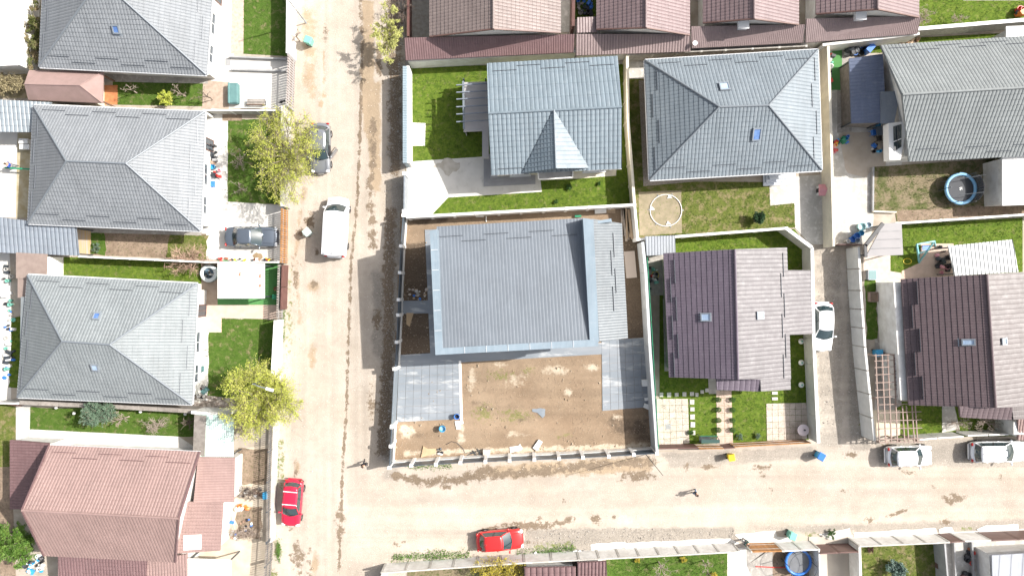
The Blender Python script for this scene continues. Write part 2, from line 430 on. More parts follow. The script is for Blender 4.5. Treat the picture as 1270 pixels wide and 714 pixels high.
def facet_tiles(root, roof, fc, mat, style='tile', wave=.22, pitch=.35, amp=.028, step=.03):
    co, q = fc.mesh(style, wave, pitch, amp, step)
    nm = {'tile': 'roof_tiles', 'wave': 'corrugated_sheet', 'rib': 'ribbed_sheet', 'flat': 'roof_sheet'}[style]
    o = fast(nm, co, q, mat, roof)
    if style == 'tile': o['kind'] = 'stuff'
    return o
def roof_core(root, facets, mat, thick=.14):
    mb = MB()
    for fc in facets:
        pts = [fc.A, fc.B, fc.C, fc.D]
        if (fc.C - fc.D).length < .02: pts = pts[:3]
        top = [p.copy() for p in pts]; bot = [p - Vector((0, 0, thick)) for p in pts]; n = len(pts)
        ar = sum(top[i].x * top[(i + 1) % n].y - top[(i + 1) % n].x * top[i].y for i in range(n))
        if ar < 0: top.reverse(); bot.reverse()
        mb.add(bot + top, [tuple(range(n - 1, -1, -1)), tuple(range(n, 2 * n))] + [(i, (i + 1) % n, n + (i + 1) % n, n + i) for i in range(n)])
    return build("roof", mb, mat, root)
def ridge(roof, a, b, mat, r=.1):
    build("ridge_cap", MB().tube([Vector(a) + Vector((0, 0, .09)), Vector(b) + Vector((0, 0, .09))], r, 8), mat, roof)
def guards(roof, fc, n, u0=None, u1=None, d0=.55, d1=1.0, ln=1.95, ht=.07, mat=None):
    u0 = .9 if u0 is None else u0; u1 = fc.L - .9 if u1 is None else u1
    for i in range(n):
        d = d0 if i % 2 else d1
        c = u0 + (u1 - u0) * (i + .5) / n
        a = fc.pt(c - ln / 2, d, .06 + ht / 2); b = fc.pt(c + ln / 2, d, .06 + ht / 2)
        mb = MB().bar(a, b, .03, ht, fc.n)
        build("snow_guard", mb, mat or GUARD, roof)
def skylight(root, fc, px, py, wu=.75, wv=1.0, glass=None, frame=None):
    c = fc.hit(px, py); fr = MB()
    for a, b, w1, w2 in ((-1, 0, .1, wv), (1, 0, .1, wv), (0, -1, wu + .1, .1), (0, 1, wu + .1, .1)):
        p = c + fc.e * a * wu / 2 + fc.up * b * wv / 2 + fc.n * .15
        if a: fr.bar(p - fc.up * w2 / 2, p + fc.up * w2 / 2, .1, .16, fc.n)
        else: fr.bar(p - fc.e * w1 / 2, p + fc.e * w1 / 2, .1, .17, fc.n)
    fr.bar(c - fc.up * (wv / 2 + .3) + fc.n * .05, c - fc.up * (wv / 2 + .05) + fc.n * .05, wu + .2, .03, fc.n)
    f = build("skylight", fr, frame or GMET, root)
    build("pane", MB().bar(c - fc.up * (wv / 2 - .02) + fc.n * .17, c + fc.up * (wv / 2 - .02) + fc.n * .17, wu - .08, .03, fc.n), glass or SKYG, f)
def gutter(root, a, b, mat=None, out=None):
    a = Vector(a); b = Vector(b); d = (b - a).normalized(); o = Vector((d.y, -d.x, 0)) if out is None else out
    build("gutter", MB().tube([a + o * .07 - Vector((0, 0, .06)), b + o * .07 - Vector((0, 0, .06))], .065, 6), mat or TRIM, root)
def window(root, p, q, t, z0, wd, ht, door=False):
    """in the vertical wall p->q (2D), outside on the right-hand side"""
    p = Vector(p).to_2d(); q = Vector(q).to_2d(); d = (q - p).normalized(); o = Vector((d.y, -d.x)); c = p.lerp(q, t) + o * .02
    f = MB()
    for s in (-1, 1): f.bar((*(c + d * s * wd / 2), z0), (*(c + d * s * wd / 2), z0 + ht), .09, .1, (*o, 0))
    for z in (z0, z0 + ht): f.bar((*(c - d * (wd / 2 + .045)), z), (*(c + d * (wd / 2 + .045)), z), .11, .09)
    f.bar((*c, z0), (*c, z0 + ht), .05, .08, (*o, 0))
    fo = build("door" if door else "window", f, BRNP if door else WPLA, root)
    build("pane", MB().bar((*(c - d * wd / 2), z0 + ht / 2), (*(c + d * wd / 2), z0 + ht / 2), .04, ht - .05), GLASS, fo)
    if not door: build("sill", MB().bar((*(c - d * (wd / 2 + .12) + o * .08), z0 - .07), (*(c + d * (wd / 2 + .12) + o * .08), z0 - .07), .24, .05), TRIM, fo)

def ground_center(pts3): return (sum(p.x for p in pts3) / len(pts3), sum(p.y for p in pts3) / len(pts3), 0)
def hip_house(label, eaves, he, rdg, hr, mat, wallmat, sky=(), gn=(6, 4, 6, 4), facing=(), tile=dict(), apron=None, gd=(.55, 1.0)):
    TL, TR, BR, BL = P(eaves, he); RL, RR = P(rdg, hr)
    root = thing("hip_roof_house", label, "house", ground_center([TL, TR, BR, BL]))
    fcs = [Facet(TR, TL, RL, RR), Facet(BR, TR, RR, RR), Facet(BL, BR, RR, RL), Facet(TL, BL, RL, RL)]
    roof = roof_core(root, fcs, mat)
    for fc, g in zip(fcs, gn):
        facet_tiles(root, roof, fc, mat, **tile)
        if g: guards(roof, fc, g, fc.L * .06, fc.L * .94, gd[0], gd[1])
    for a, b in ((TL, RL), (TR, RR), (BR, RR), (BL, RL), (RL, RR)): ridge(roof, a, b, RIDGE, .075)
    for a, b in ((TR, TL), (BR, TR), (BL, BR), (TL, BL)): gutter(root, a, b, out=Vector((b - a).normalized().cross(Vector((0, 0, 1)))))
    fp = inset([p.to_2d() for p in (BL, BR, TR, TL)], .55)
    build("wall", MB().prism(fp, -.1, he - .1), wallmat, root)
    for (k, px, py, wu, wv, gl) in sky: skylight(root, fcs[k], px, py, wu, wv, gl)
    for (i, t, z0, wd, ht, dr) in facing: window(root, fp[i], fp[(i + 1) % 4], t, z0, wd, ht, dr)
    return root, fcs, roof, fp
def gable_end(root, a, r, b, inward, mat, ins=.35, th=.25, drop=.16):
    """triangular wall under the verge a-r-b, moved inward by ins"""
    i = Vector(inward).normalized(); v = []
    for k in (ins, ins + th):
        for p in (a, r, b): v.append(Vector(p) + i * k - Vector((0, 0, drop)))
    m = MB().add(v, [(0, 1, 2), (5, 4, 3), (0, 3, 4, 1), (1, 4, 5, 2), (2, 5, 3, 0)])
    return build("gable_wall", m, mat, root)
# ------------------------------------------------------------------ ground and dirt roads
big = MB().prism([(-260, -200), (260, -200), (260, 200), (-260, 200)], -.5, -.03)
struct(build("ground", big, M("dry_ground", (.4, .34, .27), (.3, .25, .19), scale=.3, rough=.95, bump=.4, bscale=6, col3=(.16, .19, .07), scale3=.5)), "dusty open ground around the plots")

def paintmat(name, base, base2, layers):
    """layers: (attribute, colour a, colour b, noise scale, noise weight)"""
    m, nt, b, vec = newmat(name)
    c = mix(nt, ramp(nt, noise(nt, vec, .22, 6, .6), .35, .65), base, base2)
    c = mix(nt, ramp(nt, noise(nt, vec, 5, 6, .75), .62, .8), c, tuple(x * .86 for x in base2))
    for at, ca, cb, sc, wt in layers:
        a = _n(nt, "ShaderNodeAttribute"); a.attribute_name = at
        nz = noise(nt, vec, sc, 9, .72); m1 = _n(nt, "ShaderNodeMath", operation='MULTIPLY_ADD')
        nt.links.new(nz, m1.inputs[0]); m1.inputs[1].default_value = wt; m1.inputs[2].default_value = -wt * .5
        m2 = _n(nt, "ShaderNodeMath", operation='ADD'); nt.links.new(a.outputs["Fac"], m2.inputs[0]); nt.links.new(m1.outputs[0], m2.inputs[1])
        cc = mix(nt, ramp(nt, noise(nt, vec, 7, 6, .8), .36, .64), ca, cb)
        c = mix(nt, ramp(nt, m2.outputs[0], .42, .58), c, cc)
    ra = _n(nt, "ShaderNodeAttribute"); ra.attribute_name = "ruts"
    hs = _n(nt, "ShaderNodeHueSaturation"); nt.links.new(ra.outputs["Fac"], hs.inputs["Value"]); nt.links.new(c, hs.inputs["Color"]); c = hs.outputs[0]
    # washed-out light and dark tracks
    mp = _n(nt, "ShaderNodeMapping"); mp.inputs["Scale"].default_value = (1, 1, 1); nt.links.new(vec, mp.inputs[0])
    hs = _n(nt, "ShaderNodeHueSaturation"); v0 = _n(nt, "ShaderNodeMapRange"); nt.links.new(noise(nt, vec, .7, 9, .78), v0.inputs[0])
    v0.inputs[1].default_value = .3; v0.inputs[2].default_value = .7; v0.inputs[3].default_value = .86; v0.inputs[4].default_value = 1.12
    nt.links.new(v0.outputs[0], hs.inputs["Value"]); nt.links.new(c, hs.inputs["Color"]); c = hs.outputs[0]
    hs = _n(nt, "ShaderNodeHueSaturation"); v0 = _n(nt, "ShaderNodeMapRange"); nt.links.new(noise(nt, vec, 16, 6, .8), v0.inputs[0])
    v0.inputs[1].default_value = .3; v0.inputs[2].default_value = .7; v0.inputs[3].default_value = .85; v0.inputs[4].default_value = 1.13
    nt.links.new(v0.outputs[0], hs.inputs["Value"]); nt.links.new(c, hs.inputs["Color"]); c = hs.outputs[0]
    # loose stones and dust specks
    v = _n(nt, "ShaderNodeTexVoronoi"); v.inputs["Scale"].default_value = 3.2; nt.links.new(vec, v.inputs["Vector"])
    sp = ramp(nt, v.outputs["Distance"], .13, .09); c = mix(nt, sp, c, tuple(min(.7, x * 1.25) for x in base))
    nt.links.new(c, b.inputs["Base Color"]); b.inputs["Roughness"].default_value = .95; b.inputs["Specular IOR Level"].default_value = .15
    bp = _n(nt, "ShaderNodeBump"); bp.inputs["Strength"].default_value = .7; bp.inputs["Distance"].default_value = .08
    nt.links.new(noise(nt, vec, 9, 8, .75), bp.inputs["Height"]); nt.links.new(bp.outputs[0], b.inputs["Normal"])
    return m
def sd_poly(X, Y, poly):
    """signed distance (positive inside) to polygon given in photo pixels"""
    n = len(poly); d = np.full(X.shape, 1e9); ins = np.zeros(X.shape, bool)
    for i in range(n):
        ax, ay = poly[i]; bx, by = poly[(i + 1) % n]; ex, ey = bx - ax, by - ay
        t = np.clip(((X - ax) * ex + (Y - ay) * ey) / (ex * ex + ey * ey + 1e-9), 0, 1)
        d = np.minimum(d, np.hypot(X - ax - t * ex, Y - ay - t * ey))
        c = ((ay > Y) != (by > Y)) & (X < (bx - ax) * (Y - ay) / (by - ay + 1e-12) + ax); ins ^= c
    return np.where(ins, d, -d)
def mask(X, Y, shapes):
    m = np.zeros(X.shape)
    for s in shapes:
        k, w = s[0], s[-1]
        if k == 'b': _, cx, cy, rx, ry, _w = s; v = 1.15 - .65 * np.hypot((X - cx) / rx, (Y - cy) / ry)
        elif k == 'p': _, poly, soft, _w = s; v = .5 + sd_poly(X, Y, poly) / (2 * soft)
        elif k == 'l':
            _, pts, wd, _w = s; d = np.full(X.shape, 1e9)
            for (ax, ay), (bx, by) in zip(pts[:-1], pts[1:]):
                ex, ey = bx - ax, by - ay; t = np.clip(((X - ax) * ex + (Y - ay) * ey) / (ex * ex + ey * ey + 1e-9), 0, 1)
                d = np.minimum(d, np.hypot(X - ax - t * ex, Y - ay - t * ey))
            v = 1.1 - .6 * d / wd
        m = np.maximum(m, np.clip(v, 0, 1.1) * w)
    return m
def painted(name, poly, z, mat, masks, res=.22, label=None, relief=.03, ruts=.34):
    xs = [p[0] for p in poly]; ys = [p[1] for p in poly]; s = 14.0
    X, Y = np.meshgrid(np.arange(min(xs), max(xs) + res * s, res * s), np.arange(min(ys), max(ys) + res * s, res * s))
    # snap boundary vertices near the outline so that edges stay clean
    ins = sd_poly(X, Y, poly)
    r, c = X.shape; idx = np.arange(r * c).reshape(r, c)
    q = np.stack([idx[1:, :-1], idx[1:, 1:], idx[:-1, 1:], idx[:-1, :-1]], -1).reshape(-1, 4)
    keep = (ins.ravel()[q] > -res * s * .2).sum(1) >= 3; q = q[keep]
    rng = np.random.RandomState(3)
    wx = (X - 635) / 14; wy = -(Y - 357) / 14
    zz = z + relief * (np.sin(wx * .9 + np.sin(wy * .7)) * .5 + rng.rand(*X.shape) * .35) * (ins > 6)
    co = np.stack([wx, wy, zz], -1).reshape(-1, 3)
    used = np.unique(q); remap = -np.ones(len(co), int); remap[used] = np.arange(len(used))
    o = fast(name, co[used], remap[q], mat, smooth=True)
    for at, shapes in masks.items():
        a = o.data.attributes.new(at, 'FLOAT', 'POINT'); a.data.foreach_set("value", mask(X, Y, shapes).ravel()[used].astype(np.float32))
    def sm(n, seed):
        r_ = np.random.RandomState(seed).rand(n + 3); return lambda t: np.interp(t, np.arange(n + 3), r_)
    def streak(U, V, seed):     # U across, V along (metres)
        t = np.zeros(U.shape)
        for k, (f, a) in enumerate(((1.1, .5), (2.7, .35), (6.0, .3))):
            w_ = sm(60, seed + 9 + k)((V + 60) * .12 + k) * 1.6
            t += a * (sm(900, seed + k)((U + 60) * f + w_) - .5) * (.5 + sm(80, seed + 30 + k)((V + 60) * .3))
        return t
    vert = np.clip((500 - X) / 30, 0, 1) * np.clip(1 - (Y - 560) / 60 * (X > 430), 0, 1)
    ru = streak(wx, wy, 3) * vert + streak(wy, wx, 77) * (1 - vert)
    a = o.data.attributes.new("ruts", 'FLOAT', 'POINT'); a.data.foreach_set("value", (1 + ruts * ru).ravel()[used].astype(np.float32))
    o['kind'] = 'structure'
    if label: o['label'] = label
    return o

ROADM = paintmat("dirt_road_sand", (.46, .405, .345), (.41, .352, .288), [
    ("gravel", (.27, .236, .198), (.38, .342, .293), 1.0, .8), ("ochre", (.33, .25, .17), (.38, .3, .21), .8, .9),
    ("mud", (.155, .118, .085), (.25, .195, .14), 1.6, 1.9), ("weeds", (.11, .16, .04), (.26, .24, .13), 2.6, 1.6)])
road_masks = dict(
    gravel=[('p', [(455, 330), (500, 330), (500, 600), (470, 600), (468, 450), (455, 440)], 10, .62), ('p', [(655, 655), (910, 653), (915, 685), (640, 690)], 9, .95),
            ('p', [(910, 652), (1290, 640), (1290, 662), (1000, 662), (960, 660)], 9, .8), ('p', [(1046, 295), (1076, 295), (1084, 560), (1052, 560)], 9, .8), ('p', [(1003, 295), (1050, 295), (1050, 560), (1010, 560)], 8, .52),  # lane gravel kept greyer where the wall shades it, thinned where sunlit
            ('p', [(1085, 545), (1290, 540), (1290, 580), (1090, 580)], 7, .85), ('p', [(818, 560), (1010, 552), (1010, 570), (830, 582)], 8, .8), ('p', [(480, 0), (505, 0), (503, 330), (485, 330)], 8, .9)],
    ochre=[('l', [(400, 60), (402, 65), (403, 120)], 3, .55), ('p', [(447, 0), (466, 0), (468, 260), (445, 130)], 6, .72), ('p', [(452, 110), (475, 90), (476, 240), (455, 240)], 6, .62),
           ('p', [(366, 0), (400, 0), (403, 130), (385, 135), (366, 120)], 12, .5), ('b', 398, 130, 4, 7, .7), ('l', [(378, 235), (372, 270), (366, 320), (372, 400)], 8, .5),
           ('b', 389, 357, 12, 14, .62), ('b', 388, 440, 8, 22, .6), ('b', 368, 580, 7, 16, .6), ('b', 390, 700, 8, 24, .62), ('p', [(590, 572), (810, 560), (812, 590), (600, 598)], 8, .6), ('b', 640, 655, 50, 8, .5)],
    mud=[('l', [(449, 60), (447, 150), (443, 250), (435, 330), (432, 420), (430, 500), (426, 560), (424, 610), (423, 640), (420, 714)], 2.4, .72), ('b', 422, 650, 7, 26, .62), ('b', 420, 640, 8, 12, .6),
         ('l', [(447, 0), (449, 60)], 4, .6), ('p', [(464, 45), (476, 60), (476, 110), (464, 90)], 4, .6), ('l', [(462, 150), (463, 200), (458, 245), (463, 290)], 6, .62), ('l', [(462, 290), (463, 305)], 8, .6),
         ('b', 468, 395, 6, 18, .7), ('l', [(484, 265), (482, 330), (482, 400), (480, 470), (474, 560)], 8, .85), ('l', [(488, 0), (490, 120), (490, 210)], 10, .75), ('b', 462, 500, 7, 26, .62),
         ('b', 384, 276, 8, 12, .72), ('b', 373, 288, 6, 8, .7), ('b', 389, 352, 6, 7, .66), ('b', 393, 312, 4, 5, .6), ('b', 366, 340, 7, 34, .5), ('b', 367, 585, 4, 14, .6),
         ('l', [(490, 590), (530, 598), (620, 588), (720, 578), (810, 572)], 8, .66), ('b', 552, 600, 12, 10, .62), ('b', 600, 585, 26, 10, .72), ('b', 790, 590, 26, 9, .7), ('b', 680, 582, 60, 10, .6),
         ('b', 880, 578, 12, 5, .62), ('b', 945, 580, 16, 6, .62), ('b', 852, 578, 10, 6, .6), ('b', 945, 590, 10, 4, .5), ('b', 958, 607, 5, 5, .6), ('b', 1100, 552, 10, 5, .5), ('b', 1054, 563, 12, 5, .62),
         ('b', 1078, 644, 9, 5, .68), ('l', [(1100, 640), (1118, 634), (1124, 632)], 3, .66), ('b', 1172, 647, 9, 6, .66), ('b', 1182, 618, 16, 9, .66), ('b', 1156, 604, 12, 4, .5), ('b', 1045, 608, 6, 5, .5),
         ('b', 740, 644, 8, 8, .7), ('b', 760, 641, 4, 3, .6), ('b', 706, 645, 9, 6, .66), ('b', 655, 652, 45, 7, .68), ('l', [(596, 658), (625, 650), (700, 648)], 4, .62), ('b', 650, 672, 40, 5, .5),
         ('b', 522, 665, 6, 3, .6), ('b', 490, 676, 9, 6, .5), ('b', 500, 671, 6, 4, .5), ('b', 370, 690, 12, 26, .6), ('b', 384, 695, 6, 22, .5), ('b', 700, 622, 5, 4, .5), ('b', 668, 644, 8, 6, .5), ('b', 1240, 592, 3, 10, .5),
         ('b', 404, 40, 6, 20, .42), ('b', 360, 650, 6, 22, .5), ('b', 1128, 585, 14, 4, .55)],
    weeds=[('p', [(350, 325), (366, 325), (368, 420), (356, 470), (350, 470)], 9, .5), ('p', [(345, 540), (356, 540), (354, 610), (344, 610)], 5, .55), ('b', 344, 680, 6, 18, .6), ('b', 340, 712, 7, 8, .62),
           ('p', [(660, 672), (715, 666), (716, 682), (660, 686)], 5, .5), ('b', 1005, 662, 12, 4, .62), ('b', 1200, 655, 14, 5, .5), ('b', 1066, 440, 4, 60, .42), ('b', 1068, 520, 4, 28, .5), ('b', 535, 576, 30, 4, .5), ('b', 560, 690, 60, 4, .5), ('b', 780, 680, 8, 4, .5)])
painted("dirt_road", [(352, -90), (504, -90), (502, 330), (486, 560), (484, 576), (815, 559), (1000, 545), (998, 296), (1078, 296), (1086, 545), (1310, 535), (1310, 690), (900, 700), (470, 722), (468, 800), (326, 800), (342, 560), (352, 300)], 0.0, ROADM, road_masks, res=.2, label="pale sandy dirt road with brown mud streaks and gravel edges")

SOILM = paintmat("building_plot_soil", (.3, .225, .155), (.23, .165, .11), [
    ("dark", (.1, .075, .055), (.155, .115, .08), 1.1, .7), ("pale", (.46, .38, .28), (.52, .45, .36), 1.2, 1.0), ("weeds", (.15, .17, .05), (.25, .2, .11), 2.6, 1.6)])
painted("bare_earth", [(497, 264), (785, 252), (800, 262), (815, 562), (484, 578)], .02, SOILM, dict(
    dark=[('p', [(500, 300), (532, 300), (540, 450), (494, 450)], 8, .9), ('p', [(772, 258), (802, 258), (810, 420), (776, 420)], 6, 1.0), ('p', [(745, 508), (815, 508), (815, 560), (745, 545)], 12, .5), ('b', 590, 500, 18, 10, .5), ('p', [(500, 262), (560, 262), (560, 280), (500, 284)], 5, .5), ('b', 600, 505, 26, 16, .5), ('b', 650, 520, 20, 12, .5), ('b', 520, 540, 20, 10, .5)],  # brown strip by the east wall darkened further for the wall's shade
    pale=[('b', 505, 535, 14, 12, .7), ('p', [(500, 556), (810, 546), (812, 558), (498, 568)], 5, .6), ('b', 585, 470, 9, 26, .55), ('b', 735, 455, 14, 8, .6), ('b', 705, 485, 10, 8, .6), ('b', 640, 470, 30, 18, .5), ('b', 573, 540, 9, 20, .55), ('b', 767, 518, 10, 12, .5), ('b', 690, 460, 30, 14, .52), ('b', 640, 538, 30, 8, .5), ('b', 620, 450, 16, 8, .5)],
    weeds=[('b', 600, 512, 22, 16, .55), ('b', 640, 515, 28, 12, .58), ('b', 620, 465, 30, 12, .5), ('b', 655, 460, 14, 8, .52), ('b', 700, 540, 14, 6, .5)]), res=.22, label="bare brown earth of the unfinished plot")

# ------------------------------------------------------------------ yard sheets (photo pixels on the ground)
# base plates for the plots
BASEY = M("yard_base", (.42, .37, .31), (.33, .28, .22), scale=.8, rough=.95, bump=.4, bscale=9)
sheet("yard_ground", [(-60, -90), (352, -90), (350, 300), (340, 560), (324, 800), (-60, 800)], 0, BASEY, label="packed earth of the west plots")
sheet("yard_ground", [(505, -90), (1330, -90), (1330, 540), (1080, 548), (1078, 298), (998, 298), (1000, 545), (815, 559), (800, 262), (785, 252), (503, 266)], 0, BASEY, label="packed earth of the east plots")
sheet("yard_ground", [(472, 722), (900, 695), (1330, 672), (1330, 830), (472, 830)], 0, BASEY, label="packed earth of the south plots")

# west column
sheet("concrete_path", [(260, -60), (290, -60), (290, 70), (285, 70), (285, 140), (262, 140), (262, 90)], 2, CONCW)
sheet("flower_bed", [(289, -60), (303, -60), (302, 67), (286, 67)], 2, M("bark_mulch", (.5, .41, .34), (.4, .31, .25), scale=4, rough=.95, bump=.4))
sheet("lawn", [(303, -60), (359, -60), (357, 70), (302, 67)], 3, LUSH, grass=1)
sheet("concrete_yard", [(284, 71), (357, 73), (356, 135), (284, 134)], 3, CONCW)
sheet("mulch_patch", [(250, 100), (284, 102), (284, 136), (250, 134)], 3, M("mulch", (.42, .34, .27), (.34, .26, .2), scale=3, rough=.95, bump=.4))
sheet("lawn", [(140, 98), (252, 101), (251, 132), (140, 130)], 3, LUSH, grass=1)
sheet("side_path", [(55, 84), (258, 92), (258, 104), (55, 100)], 4, CONC2)
sheet("orange_doorstep", [(127, 106), (146, 106), (146, 130), (127, 130)], 5, M("red_step_tile", (.5, .2, .08), (.4, .15, .06), scale=3, rough=.7))
sheet("concrete_yard", [(252, 142), (285, 142), (283, 250), (352, 255), (350, 326), (250, 322)], 2, CONCW)
sheet("lawn", [(283, 148), (352, 148), (350, 254), (282, 250)], 3, LUSH, grass=1, jag=.06)
sheet("drain_patch", [(276, 136), (300, 137), (300, 150), (276, 150)], 4, SOIL)
sheet("planting_bed", [(110, 284), (256, 290), (256, 322), (110, 316)], 2, SOIL, grass=.25)
sheet("lawn", [(214, 288), (258, 292), (257, 322), (206, 319)], 3, DRYL, jag=.2, grass=.8)
sheet("lawn", [(112, 286), (130, 287), (130, 316), (112, 315)], 3, LUSH, jag=.15, grass=.8)
sheet("side_path", [(95, 275), (250, 284), (250, 292), (95, 288)], 4, CONC2)
sheet("garden_boards", [(96, 284), (113, 285), (112, 316), (96, 314)], 4, M("ochre_boards", (.55, .36, .16), (.45, .4, .36), scale=2, rough=.7, stretch=(3, .2, 1)))
sheet("lawn", [(78, 318), (250, 324), (250, 352), (78, 346)], 3, LAWN, jag=.05, grass=1)
sheet("concrete_path", [(58, 318), (79, 318), (79, 345), (58, 344)], 3, CONC)
sheet("paved_patio", [(250, 322), (272, 322), (272, 382), (250, 382)], 3, M("tan_patio", (.4, .31, .24), (.33, .25, .19), scale=2, rough=.9))
sheet("artificial_turf", [(270, 322), (346, 326), (344, 378), (322, 378), (316, 381), (270, 380)], 4, ARTG)
sheet("paved_path", [(250, 378), (345, 378), (344, 396), (275, 394), (275, 412), (250, 412)], 5, PINKP)
sheet("concrete_yard", [(236, 350), (262, 352), (263, 395), (260, 500), (236, 500)], 2, CONCW)
sheet("lawn", [(262, 394), (344, 396), (340, 500), (258, 502), (258, 430)], 3, LUSH, jag=.1, grass=1)
sheet("rubble_bed", [(240, 488), (300, 495), (330, 500), (330, 515), (240, 514)], 4, M("rubble_soil", (.42, .37, .32), (.22, .18, .15), scale=3, rough=.95, bump=.6, lo=.45, hi=.55))
sheet("lawn", [(36, 505), (242, 508), (242, 541), (36, 537)], 3, LUSH, jag=.05, grass=1)
sheet("concrete_path", [(20, 494), (38, 494), (37, 546), (20, 545)], 4, CONC)
sheet("concrete_path", [(38, 532), (222, 541), (245, 556), (245, 566), (20, 566), (20, 546), (36, 546)], 4, CONCW)
sheet("lawn", [(-30, 500), (21, 501), (20, 578), (-30, 577)], 3, DRYL, jag=.1, grass=.8)
sheet("lawn", [(-30, 577), (14, 577), (20, 720), (-30, 720)], 2, SOIL)
sheet("concrete_yard", [(272, 560), (342, 550), (332, 800), (236, 800), (236, 660), (290, 655)], 2, M("sandy_yard", (.55, .48, .38), (.46, .39, .3), scale=.8, rough=.95, bump=.2))
sheet("vegetable_bed", [(296, 556), (334, 556), (334, 600), (296, 600)], 4, SOIL, jag=.1, grass=.4)
sheet("vegetable_bed", [(296, 628), (326, 628), (324, 668), (292, 668)], 4, SOIL, jag=.2, grass=.3)
sheet("concrete_yard", [(-40, 160), (24, 162), (22, 270), (-40, 268)], 3, CONCW, jag=.02)
sheet("side_path", [(22, 165), (44, 165), (40, 270), (20, 270)], 4, M("mossy_paving", (.42, .37, .26), (.33, .27, .15), scale=1.5, rough=.9))
sheet("concrete_yard", [(-40, 314), (12, 314), (14, 350), (14, 500), (-40, 500)], 3, CONCW)
sheet("lawn", [(14, 394), (26, 392), (26, 480), (12, 480)], 4, LAWN, jag=.1, grass=.8)
sheet("planting_bed", [(-40, 80), (40, 80), (38, 122), (-40, 122)], 3, M("dry_shrub_bed", (.4, .33, .22), (.28, .24, .13), scale=2, rough=.95, bump=.5))
sheet("planting_bed", [(22, -60), (52, -60), (48, 84), (22, 84)], 4, M("ivy_bed", (.14, .14, .06), (.22, .2, .12), scale=2, rough=.95, bump=.5))

# centre and east
sheet("lawn", [(509, 80), (606, 76), (780, 72), (790, 72), (785, 254), (506, 268)], 2, LAWN, grass=1)
sheet("driveway", [(504, 202), (516, 200), (606, 194), (606, 206), (668, 206), (672, 238), (556, 245), (536, 266), (506, 268)], 4, CONCW)
sheet("damp_patch", [(542, 200), (560, 198), (572, 202), (570, 212), (558, 216), (550, 212), (540, 208)], 6, M("damp_stain", (.36, .33, .28), (.46, .43, .38), scale=1.5, rough=.8), jag=.25, step=.3)
sheet("gate_apron", [(508, 152), (528, 153), (527, 181), (509, 181)], 4, CONCW)
sheet("concrete_strip", [(664, 204), (765, 202), (764, 218), (711, 222), (670, 224)], 3, CREAM)
sheet("patio", [(780, 73), (800, 72), (801, 98), (780, 98)], 4, CONC)
sheet("lawn", [(780, 98), (798, 98), (804, 225), (984, 226), (986, 282), (790, 295)], 3, DRYL, grass=1)
sheet("gravel_strip", [(792, 100), (806, 100), (812, 214), (960, 207), (962, 216), (798, 231)], 4, M("gravel", (.36, .32, .28), (.24, .21, .18), scale=9, rough=.95, bump=.6, bscale=20))
sheet("sand_patch", [(792, 238), (845, 236), (846, 289), (793, 292)], 4, M("sand_bed", (.29, .24, .165), (.22, .19, .12), scale=1.6, rough=.95, bump=.3, col3=(.17, .18, .07), scale3=4, lo3=.58), jag=.03)
sheet("concrete_path", [(954, 222), (1028, 216), (1030, 303), (1005, 303), (986, 283), (985, 252), (955, 255)], 4, CONC)
sheet("concrete_path", [(1020, 55), (1034, 55), (1030, 300), (1014, 300), (1018, 200)], 3, CONC)
sheet("play_strip", [(1032, 58), (1044, 58), (1044, 112), (1031, 112)], 5, ARTG)
sheet("concrete_path", [(1038, 58), (1056, 58), (1056, 165), (1038, 165)], 4, CONC2)
sheet("concrete_yard", [(1030, 112), (1120, 112), (1118, 206), (1084, 208), (1083, 276), (1078, 304), (1030, 304)], 3, CONC)
sheet("stained_concrete", [(1040, 165), (1098, 165), (1098, 206), (1082, 210), (1074, 222), (1050, 215)], 4, M("damp_concrete", (.4, .34, .27), (.46, .4, .33), scale=.8, rough=.9), jag=.12)
sheet("lawn", [(1084, 207), (1248, 196), (1275, 196), (1275, 268), (1112, 275), (1110, 262), (1083, 262)], 4, BARE, grass=.8)
sheet("planting_bed", [(1112, 262), (1275, 252), (1275, 266), (1112, 275)], 5, SOIL, jag=.12, grass=.3)
sheet("lawn", [(1104, 279), (1268, 270), (1268, 345), (1180, 345), (1132, 340), (1104, 336)], 3, LAWN, grass=1)
sheet("paved_patio", [(1118, 336), (1140, 326), (1142, 302), (1182, 302), (1190, 350), (1118, 350)], 5, PINKP)
sheet("concrete_yard", [(1070, 300), (1104, 300), (1104, 336), (1120, 340), (1120, 420), (1072, 420)], 4, PAVE)
sheet("planting_bed", [(1072, 346), (1086, 346), (1088, 420), (1074, 420)], 6, LUSH, jag=.1, grass=.8)
sheet("side_path", [(1086, 350), (1112, 350), (1118, 502), (1084, 520)], 5, CONC2)
sheet("paved_patio", [(1082, 508), (1116, 508), (1116, 540), (1082, 540)], 6, M("cream_paving", (.62, .55, .42), (.55, .48, .36), scale=2, rough=.9))
sheet("lawn", [(1112, 498), (1212, 495), (1275, 500), (1275, 540), (1112, 542)], 4, LAWN, grass=1)
sheet("concrete_path", [(1168, 498), (1182, 498), (1190, 532), (1168, 536)], 6, CONC)
sheet("lawn", [(1136, -60), (1310, -60), (1310, 26), (1140, 34)], 3, LAWN, grass=1)
sheet("pavement_strip", [(1194, -60), (1310, -60), (1310, 1), (1194, 1)], 5, CONC2)
sheet("lawn", [(1080, 50), (1310, 38), (1310, 60), (1080, 66)], 3, LAWN, grass=.8)
sheet("alley_path", [(505, -60), (536, -60), (536, 48), (510, 48)], 4, M("alley_paving", (.28, .26, .22), (.38, .36, .31), scale=3, rough=.9))
sheet("alley_path", [(697, -60), (708, -60), (706, 40), (695, 40)], 4, CONC)
sheet("lawn", [(712, -60), (744, -60), (742, 24), (712, 24)], 4, LAWN, grass=.6)
